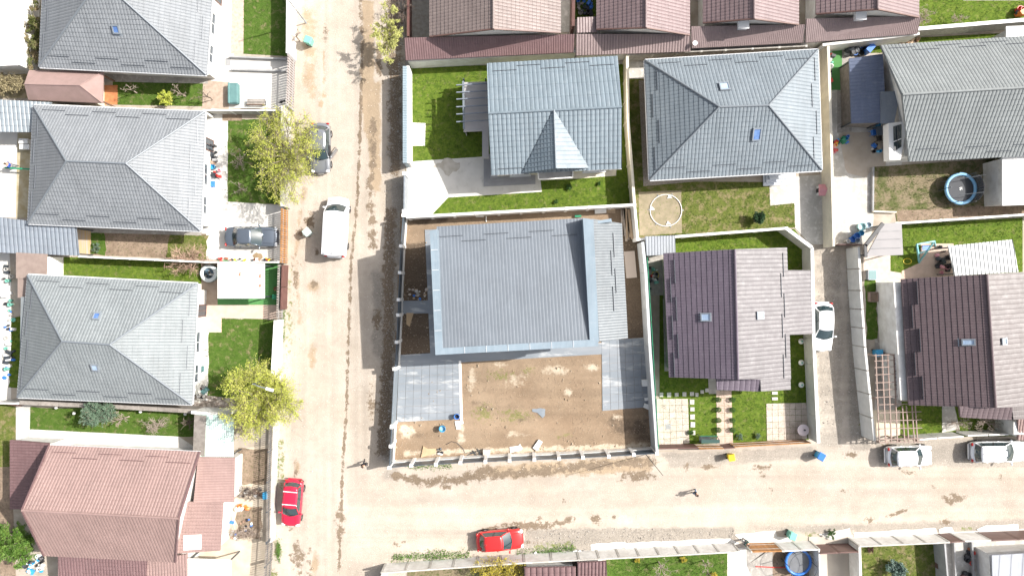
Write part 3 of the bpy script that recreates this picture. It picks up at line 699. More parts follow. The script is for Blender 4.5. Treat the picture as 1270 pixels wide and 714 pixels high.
sheet("paved_strip", [(503, 68), (1010, 45), (1010, 72), (780, 80), (503, 82)], 1, CONC2)

# central plot hard surfaces: individually laid slabs
def pave(name, q, nu, nv, mat, z0, z1, label=None, gap=.012, jit=.004, seed=0, child_of=None):
    rng = random.Random(seed); A, B, C, D = P(q, 0)       # corners in order
    COVERS.append(([p.to_2d() for p in (A, B, C, D)], z0))
    base = struct(build(name, MB().prism([p.to_2d() for p in (A, B, C, D)], -.03, z0), CONC2), label)
    bl = lambda u, v: (A * (1 - u) + B * u) * (1 - v) + (D * (1 - u) + C * u) * v
    gu = gap / (B - A).length; gv = gap / (D - A).length
    for i in range(nu):
        for j in range(nv):
            ps = [bl((i) / nu + gu, j / nv + gv), bl((i + 1) / nu - gu, j / nv + gv), bl((i + 1) / nu - gu, (j + 1) / nv - gv), bl(i / nu + gu, (j + 1) / nv - gv)]
            build("slab", MB().prism([p.to_2d() for p in ps], z0, z1 + rng.uniform(-jit, jit)), mat, base)
    return base
pave("slate_terrace", [(495, 447), (571, 446), (572, 519), (492, 523)], 8, 8, SLATE, .05, .09, "blue grey slab terrace at the west gate", seed=1)
pave("slate_terrace", [(746, 422), (803, 418), (808, 504), (747, 509)], 6, 9, SLATE, .05, .09, "blue grey slab terrace beside the east wall", seed=2)
sheet("slate_path", [(498, 373), (545, 372), (545, 388), (497, 389)], 8, SLATE)
sheet("slate_path", [(527, 285), (560, 284), (560, 445), (534, 445)], 9, SLATE)
sheet("slate_path", [(494, 440), (760, 424), (762, 438), (571, 449), (494, 452)], 10, SLATE)
sheet("white_kerb_strip", [(569, 447), (572, 447), (574, 521), (571, 521)], 16, WPAINT)
# dark-roofed house plot
sheet("lawn", [(818, 292), (985, 284), (1003, 306), (1003, 545), (818, 552)], 2, LAWN, grass=1)
sheet("side_path", [(803, 315), (824, 314), (824, 366), (806, 366)], 4, CONC2)
sheet("side_path", [(822, 370), (832, 370), (836, 460), (824, 460)], 4, CONC2)
pave("beige_patio", [(814, 494), (853, 494), (855, 549), (816, 553)], 5, 7, PAVE, .03, .06, "beige block patio beside the grey wall", seed=3)
pave("entrance_path", [(888, 484), (907, 484), (909, 549), (889, 550)], 2, 7, PINKP, .03, .06, "pinkish paved path to the dark roofed house", seed=4)
sheet("porch_floor", [(878, 466), (892, 466), (892, 488), (879, 488)], 6, CONC2)
pave("round_table_patio", [(950, 500), (1001, 499), (1001, 544), (951, 546)], 7, 6, PAVE, .03, .06, "beige patio under the round table", seed=5)
# south plots
sheet("lawn", [(505, 702), (650, 695), (650, 760), (505, 760)], 3, BARE, grass=.6)
sheet("lawn", [(752, 690), (902, 682), (902, 760), (752, 760)], 3, LUSH, grass=1)
sheet("concrete_yard", [(902, 680), (962, 674), (962, 760), (902, 760)], 3, CONCW)
sheet("dark_ground", [(945, 674), (1040, 670), (1042, 760), (945, 760)], 4, SOIL)
sheet("concrete_yard", [(962, 676), (958, 676), (958, 760), (950, 760), (926, 700), (926, 679)], 5, CONC2)
sheet("driveway", [(1003, 665), (1058, 662), (1058, 760), (1003, 760)], 5, M("driveway_slab", (.5, .45, .38), (.43, .38, .32), scale=.7, rough=.9))
sheet("lawn", [(1060, 668), (1160, 662), (1160, 760), (1060, 760)], 3, DRYL, grass=1)
sheet("concrete_yard", [(1160, 660), (1330, 652), (1330, 760), (1160, 760)], 3, CONC)
for q in ([(732, 674), (775, 671), (775, 679), (733, 682)], [(775, 672), (905, 667), (917, 674), (775, 682)], [(911, 662), (962, 657), (965, 672), (925, 675)], [(1015, 662), (1054, 654), (1055, 664), (1030, 669)],
          [(1058, 660), (1160, 654), (1163, 664), (1060, 669)], [(1164, 656), (1171, 653), (1180, 653), (1184, 661), (1165, 664)], [(1211, 656), (1222, 651), (1262, 649), (1264, 661), (1218, 663)], [(962, 664), (980, 666), (985, 680), (965, 680)]):
    sheet("concrete_ramp", q, 5, CONCW, jag=.04, label=None)

for i, (y1, z1) in enumerate(((231, .15), (227, .3), (223.5, .45))):
    struct(build("entrance_step", MB().prism([p.to_2d() for p in P([(946 + i * 3, 214), (984, 213), (984, y1 - 2), (946 + i * 3, y1)], 0)], .03, z1), M("marble_step", (.5, .54, .6), (.6, .63, .66), scale=.8, rough=.5)), "pale steps below the hip roof house")
# ------------------------------------------------------------------ houses
SG = SKYG; PALEGL = M("pale_roof_glass", (.3, .4, .55), (.4, .5, .62), scale=2, rough=.1)
T1 = dict(style='tile', wave=.26, pitch=.38, amp=.02, step=.04)
win = [(1, .2, 1.0, 1.5, 1.2, False), (1, .5, 1.0, 1.8, 1.3, False), (1, .8, .05, 1.0, 2.1, True)]
hip_house("grey tiled hip roof bungalow at the top left, with one small roof window", [(56, -62), (266, -52), (256, 93), (49, 83)], 3.1, [(108, -1), (151, -2)], 6.2, A_ROOF, WHITE,
          sky=[(2, 145, 36, .5, .6, SG)], gn=(6, 4, 6, 4), facing=win, tile=T1)
hip_house("grey hip roof bungalow without roof windows, next to the parked dark sedan", [(42, 131), (254, 139), (249, 286), (35, 277)], 3.1, [(83, 200), (157, 203)], 6.2, A_ROOF, WHITE,
          gn=(6, 4, 6, 4), facing=win, tile=T1)
r3, f3, ro3, fp3 = hip_house("grey hip roof bungalow with two small roof windows, west of the lower yellow green tree", [(35, 341), (245, 352), (238, 501), (22, 492)], 3.1, [(78, 423), (137, 427)], 6.2, A_ROOF2, WHITE,
          sky=[(0, 121, 393, .5, .55, SG), (2, 119, 454, .5, .55, PALEGL)], gn=(6, 4, 6, 4), facing=win, tile=T1)
hip_house("blue grey hip roof house with one pale and one deep blue roof window", [(800, 75), (1014, 62), (1019, 211), (806, 223)], 3.2, [(892, 133), (953, 131)], 6.0, B_ROOF, CREAM,
          sky=[(0, 898, 109, .72, .75, PALEGL), (2, 938, 166, .62, .95, SG)], gn=(6, 4, 6, 4),
          facing=[(0, .15, 1, 1.6, 1.2, False), (0, .7, .3, 1.1, 2.1, True), (3, .5, 1, 1.5, 1.2, False)], tile=dict(style='tile', wave=.3, pitch=.4, amp=.022, step=.045))

def gable_house(root_label, facets, ridges, mats, wallpoly, wallh, wallmat, gables=(), cat="house", name="gable_roof_house", tiles=None, gut=()):
    fcs = [Facet(*[W(x, y, h) for x, y, h in f]) for f in facets]
    root = thing(name, root_label, cat, ground_center([fcs[0].A, fcs[0].B, fcs[-1].A, fcs[-1].B]))
    roof = roof_core(root, fcs, mats[0])
    for i, fc in enumerate(fcs): facet_tiles(root, roof, fc, mats[i % len(mats)], **(tiles[i % len(tiles)] if tiles else T1))
    for (a, b) in ridges: ridge(roof, W(*a), W(*b), mats[0])
    if wallpoly: build("wall", MB().prism([W(x, y, wallh).to_2d() for x, y in wallpoly], -.1, wallh), wallmat, root)
    for a, r, b, d, *q in gables: gable_end(root, W(*a), W(*r), W(*b), d, wallmat, ins=(q[0] if q else .35))
    for a, b, o in gut: gutter(root, W(*a), W(*b), WPLA if o == 'w' else TRIM, Vector((0, 0, 0)))
    return root, fcs, roof

# brick-red gable house, bottom left
he = 3.5; hr = 6.9
rr, rf, rro = gable_house("big brick red gable roof house in the bottom left corner", [
    [(248, 560, he), (62, 552, he), (28, 632, hr), (222, 642, hr)], [(55, 688, he), (218, 696, he), (222, 642, hr), (28, 632, hr)]],
    [((28, 632, hr), (222, 642, hr))], [R_ROOF], [(66, 560), (243, 567), (215, 690), (62, 682)], he - .3, WHITE,
    gables=[((248, 560, he), (222, 642, hr), (218, 696, he), (-1, 0, 0)), ((62, 552, he), (28, 632, hr), (55, 688, he), (1, 0, 0))],
    gut=[((55, 688, he), (218, 696, he), 'w'), ((62, 552, he), (248, 560, he), 't')])
guards(rro, rf[0], 6, .5, rf[0].L - .5, .6, 1.05, 2.0, mat=R_ROOF2)
for a, b in (((248, 560, he), (222, 642, hr)), ((62, 552, he), (28, 632, hr)), ((218, 696, he), (222, 642, hr)), ((55, 688, he), (28, 632, hr))):
    build("verge_trim", MB().bar(W(*a) + Vector((0, 0, .05)), W(*b) + Vector((0, 0, .05)), .12, .2), R_ROOF2, rro)
window(rr, W(240, 640, 0).to_2d(), W(240, 590, 0).to_2d(), .6, 3.6, .8, 1.0)

# top centre row of red-brown houses (ridges run up the picture)
def row_house(label, xl, yl, xr, yr, xm, ym, he, hr, matL, matR, wid, vent=False, top=-95):
    L0, L1, R0, R1 = (xl, yl, he), (xl - (635 - xl) * .002, top, he), (xr, yr, he), (xr, top, he)
    M0, M1 = (xm, ym, hr), (xm, top - 3, hr)
    root, fcs, roof = gable_house(label, [[L1, L0, M0, M1], [R0, R1, M1, M0]], [(M0, M1)], [matL, matR],
        [(xl + 6, yl - 3), (xr - 6, yr - 3), (xr - 6, top + 8), (xl + 6, top + 8)], he - .2, WHITE,
        gables=[(L0, M0, R0, (0, 1, 0), .12)], tiles=[dict(style='tile', wave=.28, pitch=.38, amp=.02, step=.05)] * 2)
    for a, b in ((L0, M0), (R0, M0)): build("verge_trim", MB().bar(W(*a) + Vector((0, 0, .03)), W(*b) + Vector((0, 0, .03)), .1, .14), BRNP, roof)
    return root
rh1 = row_house("taupe brown gable roof house, widest and leftmost of the four along the top edge", 533, 46, 695, 41, 612, 36.5, 3.3, 5.9, T_ROOF, T_ROOF, 0)
rh2 = row_house("mauve gable roof house, second from the left along the top edge, no vent", 740, 37, 855, 44, 801, 35, 3.3, 5.4, M_ROOF, M_ROOF, 0)
rh3 = row_house("mauve gable roof house, third from the left along the top edge", 872, 29, 990, 31, 935, 24, 3.3, 5.4, M_ROOF, M_ROOF, 0)
rh4 = row_house("mauve gable roof house beside the lawn, rightmost of the four along the top edge", 1012, 18, 1139, 22, 1088, 12, 3.3, 5.4, M_ROOF, M_ROOF, 0)
for rh, x, y in ((rh3, 921, 31), (rh4, 1066, 20)):
    c = W(x, y, 3.9); m = MB().box(c, (.75, .7, .5)).box(c + Vector((0, 0, .28)), (.9, .85, .06))
    build("chimney_box", m, TRIM, rh)
def lean(label, quad, hts, mat, wallmat=WHITE, tiles=None, walls=True, name="lean_to_roof", cat="annexe", below=.12, rot=0, posts=False):
    """single-slope roof: quad px = eaveA, eaveB, topB, topA with heights"""
    fc = Facet(*[W(x, y, h) for (x, y), h in zip(quad, hts)])
    root = thing(name, label, cat, ground_center([fc.A, fc.B, fc.C, fc.D])); roof = roof_core(root, [fc], mat, below)
    facet_tiles(root, roof, fc, mat, **(tiles or dict(style='wave', wave=.22, amp=.03)))
    poly = [p.to_2d() for p in (fc.A, fc.B, fc.C, fc.D)]
    if walls: build("wall", MB().prism(inset(poly, .2), -.05, min(hts) - below - .04), wallmat, root)
    if posts:
        for p in inset(poly, .15): build("post", MB().box((p.x, p.y, (min(hts) - below) / 2), (.1, .1, min(hts) - below)), DMET, root)
    return root, fc, roof
WAVE = dict(style='wave', wave=.24, amp=.035); WAVES = dict(style='wave', wave=.16, amp=.02); RIB = dict(style='rib', wave=.45, amp=.04); TL = dict(style='tile', wave=.25, pitch=.36, amp=.03, step=.03)
lean("long maroon lean-to roof in front of the taupe brown house", [(503, 75), (711, 65), (713, 42.5), (502, 47)], (2.3, 2.3, 3.1, 3.1), R_ROOF2, tiles=dict(style='wave', wave=.2, amp=.025))
lean("rose brown lean-to roof in front of the second house from the left", [(714, 69), (856, 64), (856, 42.5), (715, 42.5)], (2.3, 2.3, 2.9, 2.9), R_ROOF3, tiles=WAVE)
lean("small rose brown roof piece left of the second house", [(715, 41), (740, 40), (740, 21), (716, 22)], (2.9, 2.9, 3.1, 3.1), R_ROOF3, tiles=WAVE)
lean("rose brown lean-to roof with white satellite dish, third house", [(858, 60), (996, 53), (998, 30.5), (857, 33)], (2.3, 2.3, 3.1, 3.1), R_ROOF3, tiles=WAVES)
lean("rose brown lean-to roof in front of the rightmost top house", [(999, 53), (1138, 42), (1142, 20), (1000, 23.5)], (2.3, 2.3, 3.1, 3.1), R_ROOF3, tiles=WAVES)
d = thing("satellite_dish", "white satellite dish on the lean-to roof between second and third top houses", "satellite dish", W(862, 55, 2.6))
build("dish", MB().lathe(W(862, 54, 2.95), [(.02, 0), (.12, .02), (.2, .08), (.21, .08), (.12, .0), (.02, -.03)], 16), WPLA, d, True)
build("bracket", MB().bar(W(862, 55, 2.5), W(862, 54.5, 2.95), .05, .05), DMET, d)

# west annexes
lean("flat white roof cut by the left edge near the top", [(-60, 84), (21, 81), (25, -70), (-60, -70)], (2.9, 2.9, 3.0, 3.0), WPAINT, tiles=dict(style='flat', wave=1.0))
hr1 = [(35, 87, 3.1), (128, 90, 3.1), (128, 128, 2.3), (35, 124, 2.3)]
s_ = thing("shed", "pinkish brown hipped shed roof between the two upper left houses", "shed", ground_center(P([(35, 87), (128, 128)])))
TL_, TR_, BR_, BL_ = W(36, 87, 2.5), W(128, 89, 2.5), W(127, 128, 2.3), W(35, 124, 2.3); RL_, RR_ = W(30, 104.5, 3.3), W(99, 106, 3.3)
fcs = [Facet(TR_, TL_, RL_, RR_), Facet(BL_, BR_, RR_, RL_), Facet(BR_, TR_, RR_, RR_)]
rf_ = roof_core(s_, fcs, M("rosy_bitumen", (.3, .205, .185), (.26, .18, .16), scale=1.2, rough=.85, bump=.2, bscale=20))
for a, b in ((RL_, RR_), (RR_, TR_), (RR_, BR_)): build("ridge_cap", MB().tube([a, b], .05, 6), MATS["rosy_bitumen"], rf_)
build("wall", MB().prism([p.to_2d() for p in P([(40, 92), (112, 93), (112, 125), (40, 122)], 2.1)], -.05, 2.1), CREAM, s_)
for px_, py_ in ((125, 92), (125, 125)): build("post", MB().box((*W(px_, py_, 2.1).to_2d(), 1.05), (.12, .12, 2.1)), WOODB, s_)
lean("light grey corrugated carport at the left edge, above the second bungalow", [(-50, 163), (40, 164), (64, 127), (-50, 121)], (2.3, 2.3, 2.7, 2.7), G_ROOF, tiles=dict(style='tile', wave=.36, pitch=.5, amp=.045, step=.03), walls=False, posts=True, name="carport", cat="carport")
lean("long slate grey corrugated carport at the left edge, below the second bungalow", [(-50, 311), (98, 317), (94, 281), (-50, 263)], (2.2, 2.2, 2.7, 2.7), roofmat("carport_slate", (.14, .16, .185)), tiles=dict(style='tile', wave=.36, pitch=.7, amp=.05, step=.025), walls=False, posts=True, name="carport", cat="carport")
lean("brown felt shed roof in the upper left corner of the third bungalow", [(20, 345), (57, 346), (58, 315), (20, 313)], (2.3, 2.3, 2.5, 2.5), M("brown_felt", (.27, .21, .18), (.23, .175, .15), scale=2, rough=.9), tiles=dict(style='flat', wave=1.), name="shed", cat="shed")
lean("small brown felt lean-to below the brown felt shed roof", [(22, 369), (33, 369), (34, 346), (22, 345)], (2.2, 2.2, 2.25, 2.25), M("brown_felt", (.27, .21, .18)), tiles=dict(style='flat', wave=1.))
lean("narrow grey flat roof strip along the third bungalow's left side", [(24, 492), (30, 492), (34, 368), (26, 368)], (2.7, 2.7, 2.8, 2.8), A_ROOF2, tiles=dict(style='flat', wave=1.), walls=False)
lean("dark maroon annexe roof left of the brick red house", [(13, 631), (13, 545), (61, 549), (60, 631)], (2.2, 2.2, 2.6, 2.6), R_ROOF2, tiles=TL)
lean("brick red annexe roof touching the house's upper right side", [(290, 622), (291, 567), (246, 566), (240, 623)], (2.3, 2.3, 2.8, 2.8), R_ROOF, tiles=dict(style='wave', wave=.22, amp=.035))
sx, sfc, _ = lean("brick red annexe roof with white sheet, lower right of the brick red house", [(273, 682), (277, 621), (224, 622), (215, 686)], (2.3, 2.3, 2.9, 2.9), R_ROOF, tiles=dict(style='tile', wave=.3, pitch=.24, amp=.02, step=.025))
build("white_sheet", MB().bar(sfc.hit(228, 672) + sfc.n * .1, sfc.hit(250, 671) + sfc.n * .1, 1.25, .05, sfc.n), WPLA, sx)
lean("maroon tiled roof under the brick red house at the bottom edge", [(75, 760), (180, 762), (183, 694), (72, 689)], (2.0, 2.0, 2.9, 2.9), R_ROOF2, tiles=TL)
lean("red tiled roof strip right of the maroon one at the bottom edge", [(181, 762), (233, 764), (232, 686), (183, 694)], (1.9, 1.9, 2.8, 2.8), R_ROOF, tiles=TL)
lean("white canopy roof at the bottom edge near the slatted gate", [(233, 760), (286, 760), (286, 694), (232, 692)], (2.3, 2.3, 2.4, 2.4), WPAINT, tiles=dict(style='flat', wave=1.), walls=False, posts=True, name="canopy", cat="canopy")
gh, gfc, _ = lean("translucent green and white fibreglass lean-to beside the yellow green tree", [(243, 566), (289, 566), (290, 516), (242, 513)], (2.2, 2.2, 2.6, 2.6), TARP, tiles=dict(style='wave', wave=.18, amp=.02), walls=False, posts=True, name="lean_to_shelter", cat="shelter")
build("plank_strip", MB().bar(gfc.hit(249, 514) + gfc.n * .08, gfc.hit(247, 564) + gfc.n * .08, 1.0, .05, gfc.n), GREYWOOD, gh)
cn, cfc, _ = lean("flat white metal canopy roof beside the round inflatable tub", [(270, 370), (328, 370), (328, 327), (270, 326)], (2.4, 2.4, 2.5, 2.5), M("white_roof_sheet", (.8, .8, .79), (.74, .73, .7), rough=.5), tiles=dict(style='flat', wave=1.), walls=False, posts=True, name="canopy", cat="canopy")
for x, y in ((298, 340), (323, 342), (323, 354)): build("rust_stain", MB().prism(jagged([p.to_2d() for p in P([(x - 1, y - 2), (x + 1, y - 2), (x + .6, y + 2), (x - 1.5, y + 2)], 2.5)], .03, .06), 2.52, 2.555), M("rust", (.4, .2, .12)), cn)
for x in (299,): build("sheet_seam", MB().bar(W(x, 327, 2.53), W(x, 370, 2.44), .05, .05), TRIM, cn)

# blue-grey house with front gable (centre top)
he, hr = 3.9, 5.6
hb, fb, rb = gable_house("blue grey gable roof house with a pointed front gable and a slatted terrace", [
    [(766, 70, he), (604, 79, he), (605.5, 141, hr), (771, 133, hr)], [(609, 217, he), (771, 209, he), (771, 133, hr), (605.5, 141, hr)]],
    [((605.5, 141, hr), (771, 133, hr))], [roofmat("blue_grey_fluted", (.12, .15, .172))], [(612, 86), (762, 78), (764, 203), (616, 211)], he - .2, CREAM,
    gables=[((766, 70, he), (771, 133, hr), (771, 209, he), (-1, 0, 0)), ((604, 79, he), (605.5, 141, hr), (609, 217, he), (1, 0, 0))],
    tiles=[dict(style='tile', wave=.36, pitch=1.2, amp=.026, step=.008), dict(style='tile', wave=.36, pitch=.45, amp=.028, step=.05)], gut=[((609, 217, he), (650, 215, he), 't'), ((728, 211, he), (771, 209, he), 'w')])
guards(rb, fb[0], 5, .4, fb[0].L - .4, .45, .85, 2.0); guards(rb, fb[1], 1, .3, 2.9, .5, .5, 2.0); guards(rb, fb[1], 1, fb[1].L - 2.5, fb[1].L - .3, .5, .5, 2.0)
ap, ml = W(687, 137, 5.68), W(689, 208.5, 5.7)
def tri_facet(root, A, B, R_, mat, flip=False, tiles=None):
    """gablet plane: eave is edge A(front)-B(back apex), ridge B-R_"""
    A, B, R_ = Vector(A), Vector(B), Vector(R_); n = (B - A).cross(R_ - A).normalized(); n = n if n.z > 0 else -n
    # roof courses run parallel to the ridge: horizontal direction = ridge
    e = (R_ - B).normalized(); up = n.cross(e).normalized(); up = up if up.z > 0 else -up
    lo = (A - R_).dot(up); 
    # parallelogram facet starting from the eave line through A, clipped at the valley A-B
    mb = MB(); w_ = abs(lo); k = max(2, int(w_ / .3)); L = (R_ - B).length
    for i in range(k):
        a, b = i / k, (i + 1) / k
        p0 = R_.lerp(A, a); p1 = R_.lerp(A, b); q0 = B.lerp(A, a); q1 = B.lerp(A, b)
        mb.add([p0 + n * .06, q0 + n * .06, q1 + n * .095, p1 + n * .095, p1 + n * .06, q1 + n * .06], [(0, 1, 2, 3), (3, 2, 5, 4)])
    # ribs up the slope
    m = int(L / .36)
    for j in range(1, m):
        u = j / m; q = R_.lerp(B, u); s_ = 1 - u
        p = q + (A - R_) * s_
        mb.bar(q + n * .085, p + n * .105, .07, .05, n)
    mb.add([A, B, R_, A - Vector((0, 0, .1)), B - Vector((0, 0, .1)), R_ - Vector((0, 0, .1))], [(0, 1, 2), (5, 4, 3), (0, 3, 4, 1), (1, 4, 5, 2), (2, 5, 3, 0)])
    return build("front_gable_slope", mb, mat, root)
Rp = W(689.5, 209, 5.75)
tri_facet(rb, W(648, 214.5, 4.0), ap, Rp, MATS["blue_grey_fluted"]); tri_facet(rb, W(730, 208.5, 4.0), ap, Rp, MATS["blue_grey_fluted"])
ridge(rb, ap, Rp, B_ROOF, .07)
for a in (W(648, 214.5, 4.05), W(730, 208.5, 4.05)): build("valley_trim", MB().bar(ap, a, .1, .06), DMET, rb)
gable_end(hb, W(648, 214.5, 4.0), Rp, W(730, 208.5, 4.0), (0, 1, 0), CREAM, ins=.3)
window(hb, W(616, 211, 3.7).to_2d(), W(764, 203, 3.7).to_2d(), .2, .9, 1.6, 1.3); window(hb, W(616, 211, 3.7).to_2d(), W(764, 203, 3.7).to_2d(), .85, .9, 1.8, 1.3)
# balcony, steps, terrace with beams
bq = [W(667, 210, 2.6).to_2d(), W(711, 208, 2.6).to_2d(), W(710, 220, 2.6).to_2d(), W(668, 222.5, 2.6).to_2d()]
bal = build("porch_roof", MB().prism(bq, 2.35, 2.55), GREYW, hb)
for i in range(4): build("parapet_rail", MB().bar((*bq[i], 2.62), (*bq[(i + 1) % 4], 2.62), .1, .14), WPAINT, bal)
for i, (x0, y0, x1, y1, z) in enumerate(((600, 192, 664, 231, .17), (604.5, 192, 659, 226, .34), (608, 192, 654, 222, .51), (613, 192, 650, 217, .68))):
    build("step", MB().prism([p.to_2d() for p in P([(x0, y0), (x1, y0), (x1, y1 - 2.5), (x0, y1 + .5)], 0)], .03, z), M("grey_step_tile", (.3, .3, .31), (.26, .26, .27), scale=1, rough=.6), hb)
sl_ = [p.to_2d() for p in P([(575, 102), (606, 101), (606, 196), (598, 196), (598, 162), (575, 163)], 2.6)]
ter = thing("terrace_pergola", "grey flat terrace roof with dark cross beams, left of the blue grey house", "pergola", W(590, 132, 0))
build("deck", MB().prism(sl_, 2.3, 2.55), M("terrace_membrane", (.42, .4, .4), (.37, .36, .36), scale=.8, rough=.8), ter)
build("edge_beam", MB().bar(W(574.5, 101, 2.85), W(575.5, 160, 2.85), .16, .2), B_ROOF, ter)
for y in (105, 114, 122.5, 132, 141, 150.5): build("crossbeam", MB().bar(W(566, y + .8, 2.98), W(607, y - 1.5, 2.98), .08, .14), C_ROOF, ter)
for x, y in ((576, 103), (576, 161), (603, 103), (603, 161)): build("post", MB().box((*W(x, y, 1.1).to_2d(), 1.15), (.12, .12, 2.3)), DMET, ter)
build("screen_wall", MB().prism([p.to_2d() for p in P([(576, 103), (577, 103), (577, 161), (576, 161)], 2.4)], 0, 2.3), GREYW, ter)

# central flat-slab house
hh = 7.3
hc = thing("parapet_roof_house", "large slate grey mono pitch roof house with pale parapets on the bare earth plot", "house", W(640, 355, 0))
cmat = roofmat("slate_fluted", (.105, .12, .138), amt=.08); par = roofmat("parapet_sheet", (.16, .2, .232), rough=.35)
fm = Facet(W(722.5, 270.5, 6.0), W(541.5, 281, 6.0), W(549, 432, 7.15), W(731.5, 421.5, 7.15))
rc = roof_core(hc, [fm], cmat, .2); facet_tiles(hc, rc, fm, cmat, style='wave', wave=.27, amp=.012)
guards(rc, fm, 6, .6, fm.L - .2, .85, 1.3, 1.95)
fr_ = Facet(W(778.5, 419, 6.1), W(771, 277, 6.1), W(735, 271.5, 7.25), W(743, 423.5, 7.25))
rc2 = roof_core(hc, [fr_], G_ROOF, .2); facet_tiles(hc, rc2, fr_, roofmat("pale_fluted", (.095, .108, .117), rough=.35), style='wave', wave=.22, amp=.03)
guards(rc2, fr_, 4, 2.5, fr_.L - 1.0, .9, 1.2, 1.95)
def pstrip(name, q, z0, z1, mat=par): return build(name, MB().prism([p.to_2d() for p in P(q, z1)], z0, z1), mat, rc)
pstrip("parapet", [(533, 286.5), (542, 284), (549, 431.5), (540, 440)], 5.6, 7.3)
pstrip("parapet", [(549, 431.5), (732, 421), (742, 422), (742, 429), (540, 440)], 5.6, 7.31)
pstrip("parapet", [(723, 270.5), (736, 272), (743, 424), (731.5, 421.5)], 5.6, 7.32)
pstrip("parapet_end", [(733, 275), (758, 271), (759, 275), (735, 278)], 5.6, 7.1)
for i in range(1, 7):
    x = 549 + i * 27; build("parapet_seam", MB().bar(W(x, 431.5 - i * 1.55, 7.33), W(x + .3, 439.5 - i * 1.55, 7.33), .03, .03), TRIM, rc)
for i in range(1, 6):
    y = 285 + i * 25; build("parapet_seam", MB().bar(W(533.5 + i * 1.1, y, 7.33), W(542 + i * 1.1, y - .5, 7.33), .03, .03), TRIM, rc)
wpoly = [W(542, 293, 5.8).to_2d(), W(768, 281, 5.8).to_2d(), W(773, 413, 5.8).to_2d(), W(735, 418, 5.8).to_2d(), W(550, 428, 5.8).to_2d()]
build("wall", MB().prism(wpoly, -.05, 5.75), WHITE, hc)

# aubergine house
he, hr = 3.2, 5.7
hp, fpp, rp = gable_house("dark aubergine and pale metal gable roof house with two roof windows and an entrance path", [
    [(823, 314, he), (830, 467.5, he), (915, 470, hr), (911, 309, hr)], [(980, 470, he), (975, 307, he), (911, 309, hr), (915, 470, hr)],
    [(1007, 414, 2.0), (1004, 335, 2.0), (976, 335, he), (978.5, 415, he)]], [((911, 309, hr), (915, 470, hr))],
    [P_ROOF, roofmat("aubergine_sunlit_side", (.1, .091, .094)), MATS.get("aubergine_sunlit_side") or P_ROOF2], [(830, 320), (970, 314), (974, 462), (836, 460)], he - .3, CREAM,  # sun-facing slopes get a lighter copy of the aubergine, sunlight put into colour
    gables=[((830, 467.5, he), (915, 470, hr), (980, 470, he), (0, 1, 0)), ((823, 314, he), (911, 309, hr), (975, 307, he), (0, -1, 0))],
    tiles=[dict(style='tile', wave=.24, pitch=.44, amp=.016, step=.055), dict(style='tile', wave=.36, pitch=.3, amp=.012, step=.09), dict(style='tile', wave=.36, pitch=.3, amp=.012, step=.09)])
guards(rp, fpp[0], 6, .8, fpp[0].L - .3, .5, .9, 2.0, .13); guards(rp, fpp[1], 6, .3, fpp[1].L - .6, .5, .8, 2.0)
skylight(hp, fpp[0], 876, 393, .6, .75, PALEGL); skylight(hp, fpp[1], 941, 391, .55, .65, M("bright_roof_glass", (.5, .6, .62), rough=.1))
# porch roof continuing the planes forward
rp2 = roof_core(hp, [Facet(W(943, 485, 4.3), W(889, 483, 4.2), W(888, 467, 4.4), W(942, 467.5, 4.5))], P_ROOF)
facet_tiles(hp, rp2, Facet(W(943, 485, 4.3), W(889, 483, 4.2), W(888, 467, 4.4), W(942, 467.5, 4.5)), P_ROOF, wave=.44, pitch=.3, amp=.02, step=.03)
fpr = Facet(W(980, 483, 3.2), W(979.5, 468, 3.2), W(942, 467, 4.5), W(943, 485, 4.5)); rp3 = roof_core(hp, [fpr], MATS["aubergine_sunlit_side"]); facet_tiles(hp, rp3, fpr, MATS["aubergine_sunlit_side"], wave=.36, pitch=.3, amp=.012, step=.05)

# chocolate house on the right
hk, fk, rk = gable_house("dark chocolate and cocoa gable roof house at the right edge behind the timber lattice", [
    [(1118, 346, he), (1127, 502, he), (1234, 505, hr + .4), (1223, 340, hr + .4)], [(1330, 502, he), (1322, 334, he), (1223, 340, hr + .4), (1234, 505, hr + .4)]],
    [((1223, 340, hr + .4), (1234, 505, hr + .4))], [K_ROOF, roofmat("chocolate_sunlit_side", (.105, .09, .087))], [(1108, 350), (1310, 345), (1318, 495), (1117, 496)], he - .3, WHITE,  # right slope is the chocolate lightened, sunlight put into its colour
    gables=[((1127, 502, he), (1234, 505, hr + .4), (1330, 502, he), (0, 1, 0)), ((1118, 346, he), (1223, 340, hr + .4), (1322, 334, he), (0, -1, 0))],
    tiles=[dict(style='tile', wave=.22, pitch=.42, amp=.016, step=.055), dict(style='tile', wave=.4, pitch=.24, amp=.01, step=.06)])
guards(rk, fk[0], 5, .2, fk[0].L - .5, .65, 1.1, 1.95, .3); skylight(hk, fk[0], 1201, 424, .45, .85, PALEGL); skylight(hk, fk[1], 1243, 423, .45, .45, PALEGL)
fx = Facet(W(1255, 520, 4.9), W(1191, 517, 4.9), W(1189, 503, 5.2), W(1255, 504, 5.2)); rx_ = roof_core(hk, [fx], K_ROOF); facet_tiles(hk, rx_, fx, K_ROOF, wave=.42, pitch=.3, amp=.02)
fx = Facet(W(1330, 516, 3.2), W(1330, 503, 3.2), W(1254, 504, 5.2), W(1256, 520, 5.0)); rx_ = roof_core(hk, [fx], MATS["chocolate_sunlit_side"]); facet_tiles(hk, rx_, fx, MATS["chocolate_sunlit_side"], wave=.4, pitch=.24, amp=.01)
build("porch_wall", MB().prism([p.to_2d() for p in P([(1248, 520), (1290, 518), (1290, 535), (1248, 536)], 1.5)], 0, 2.4), WHITE, hk)
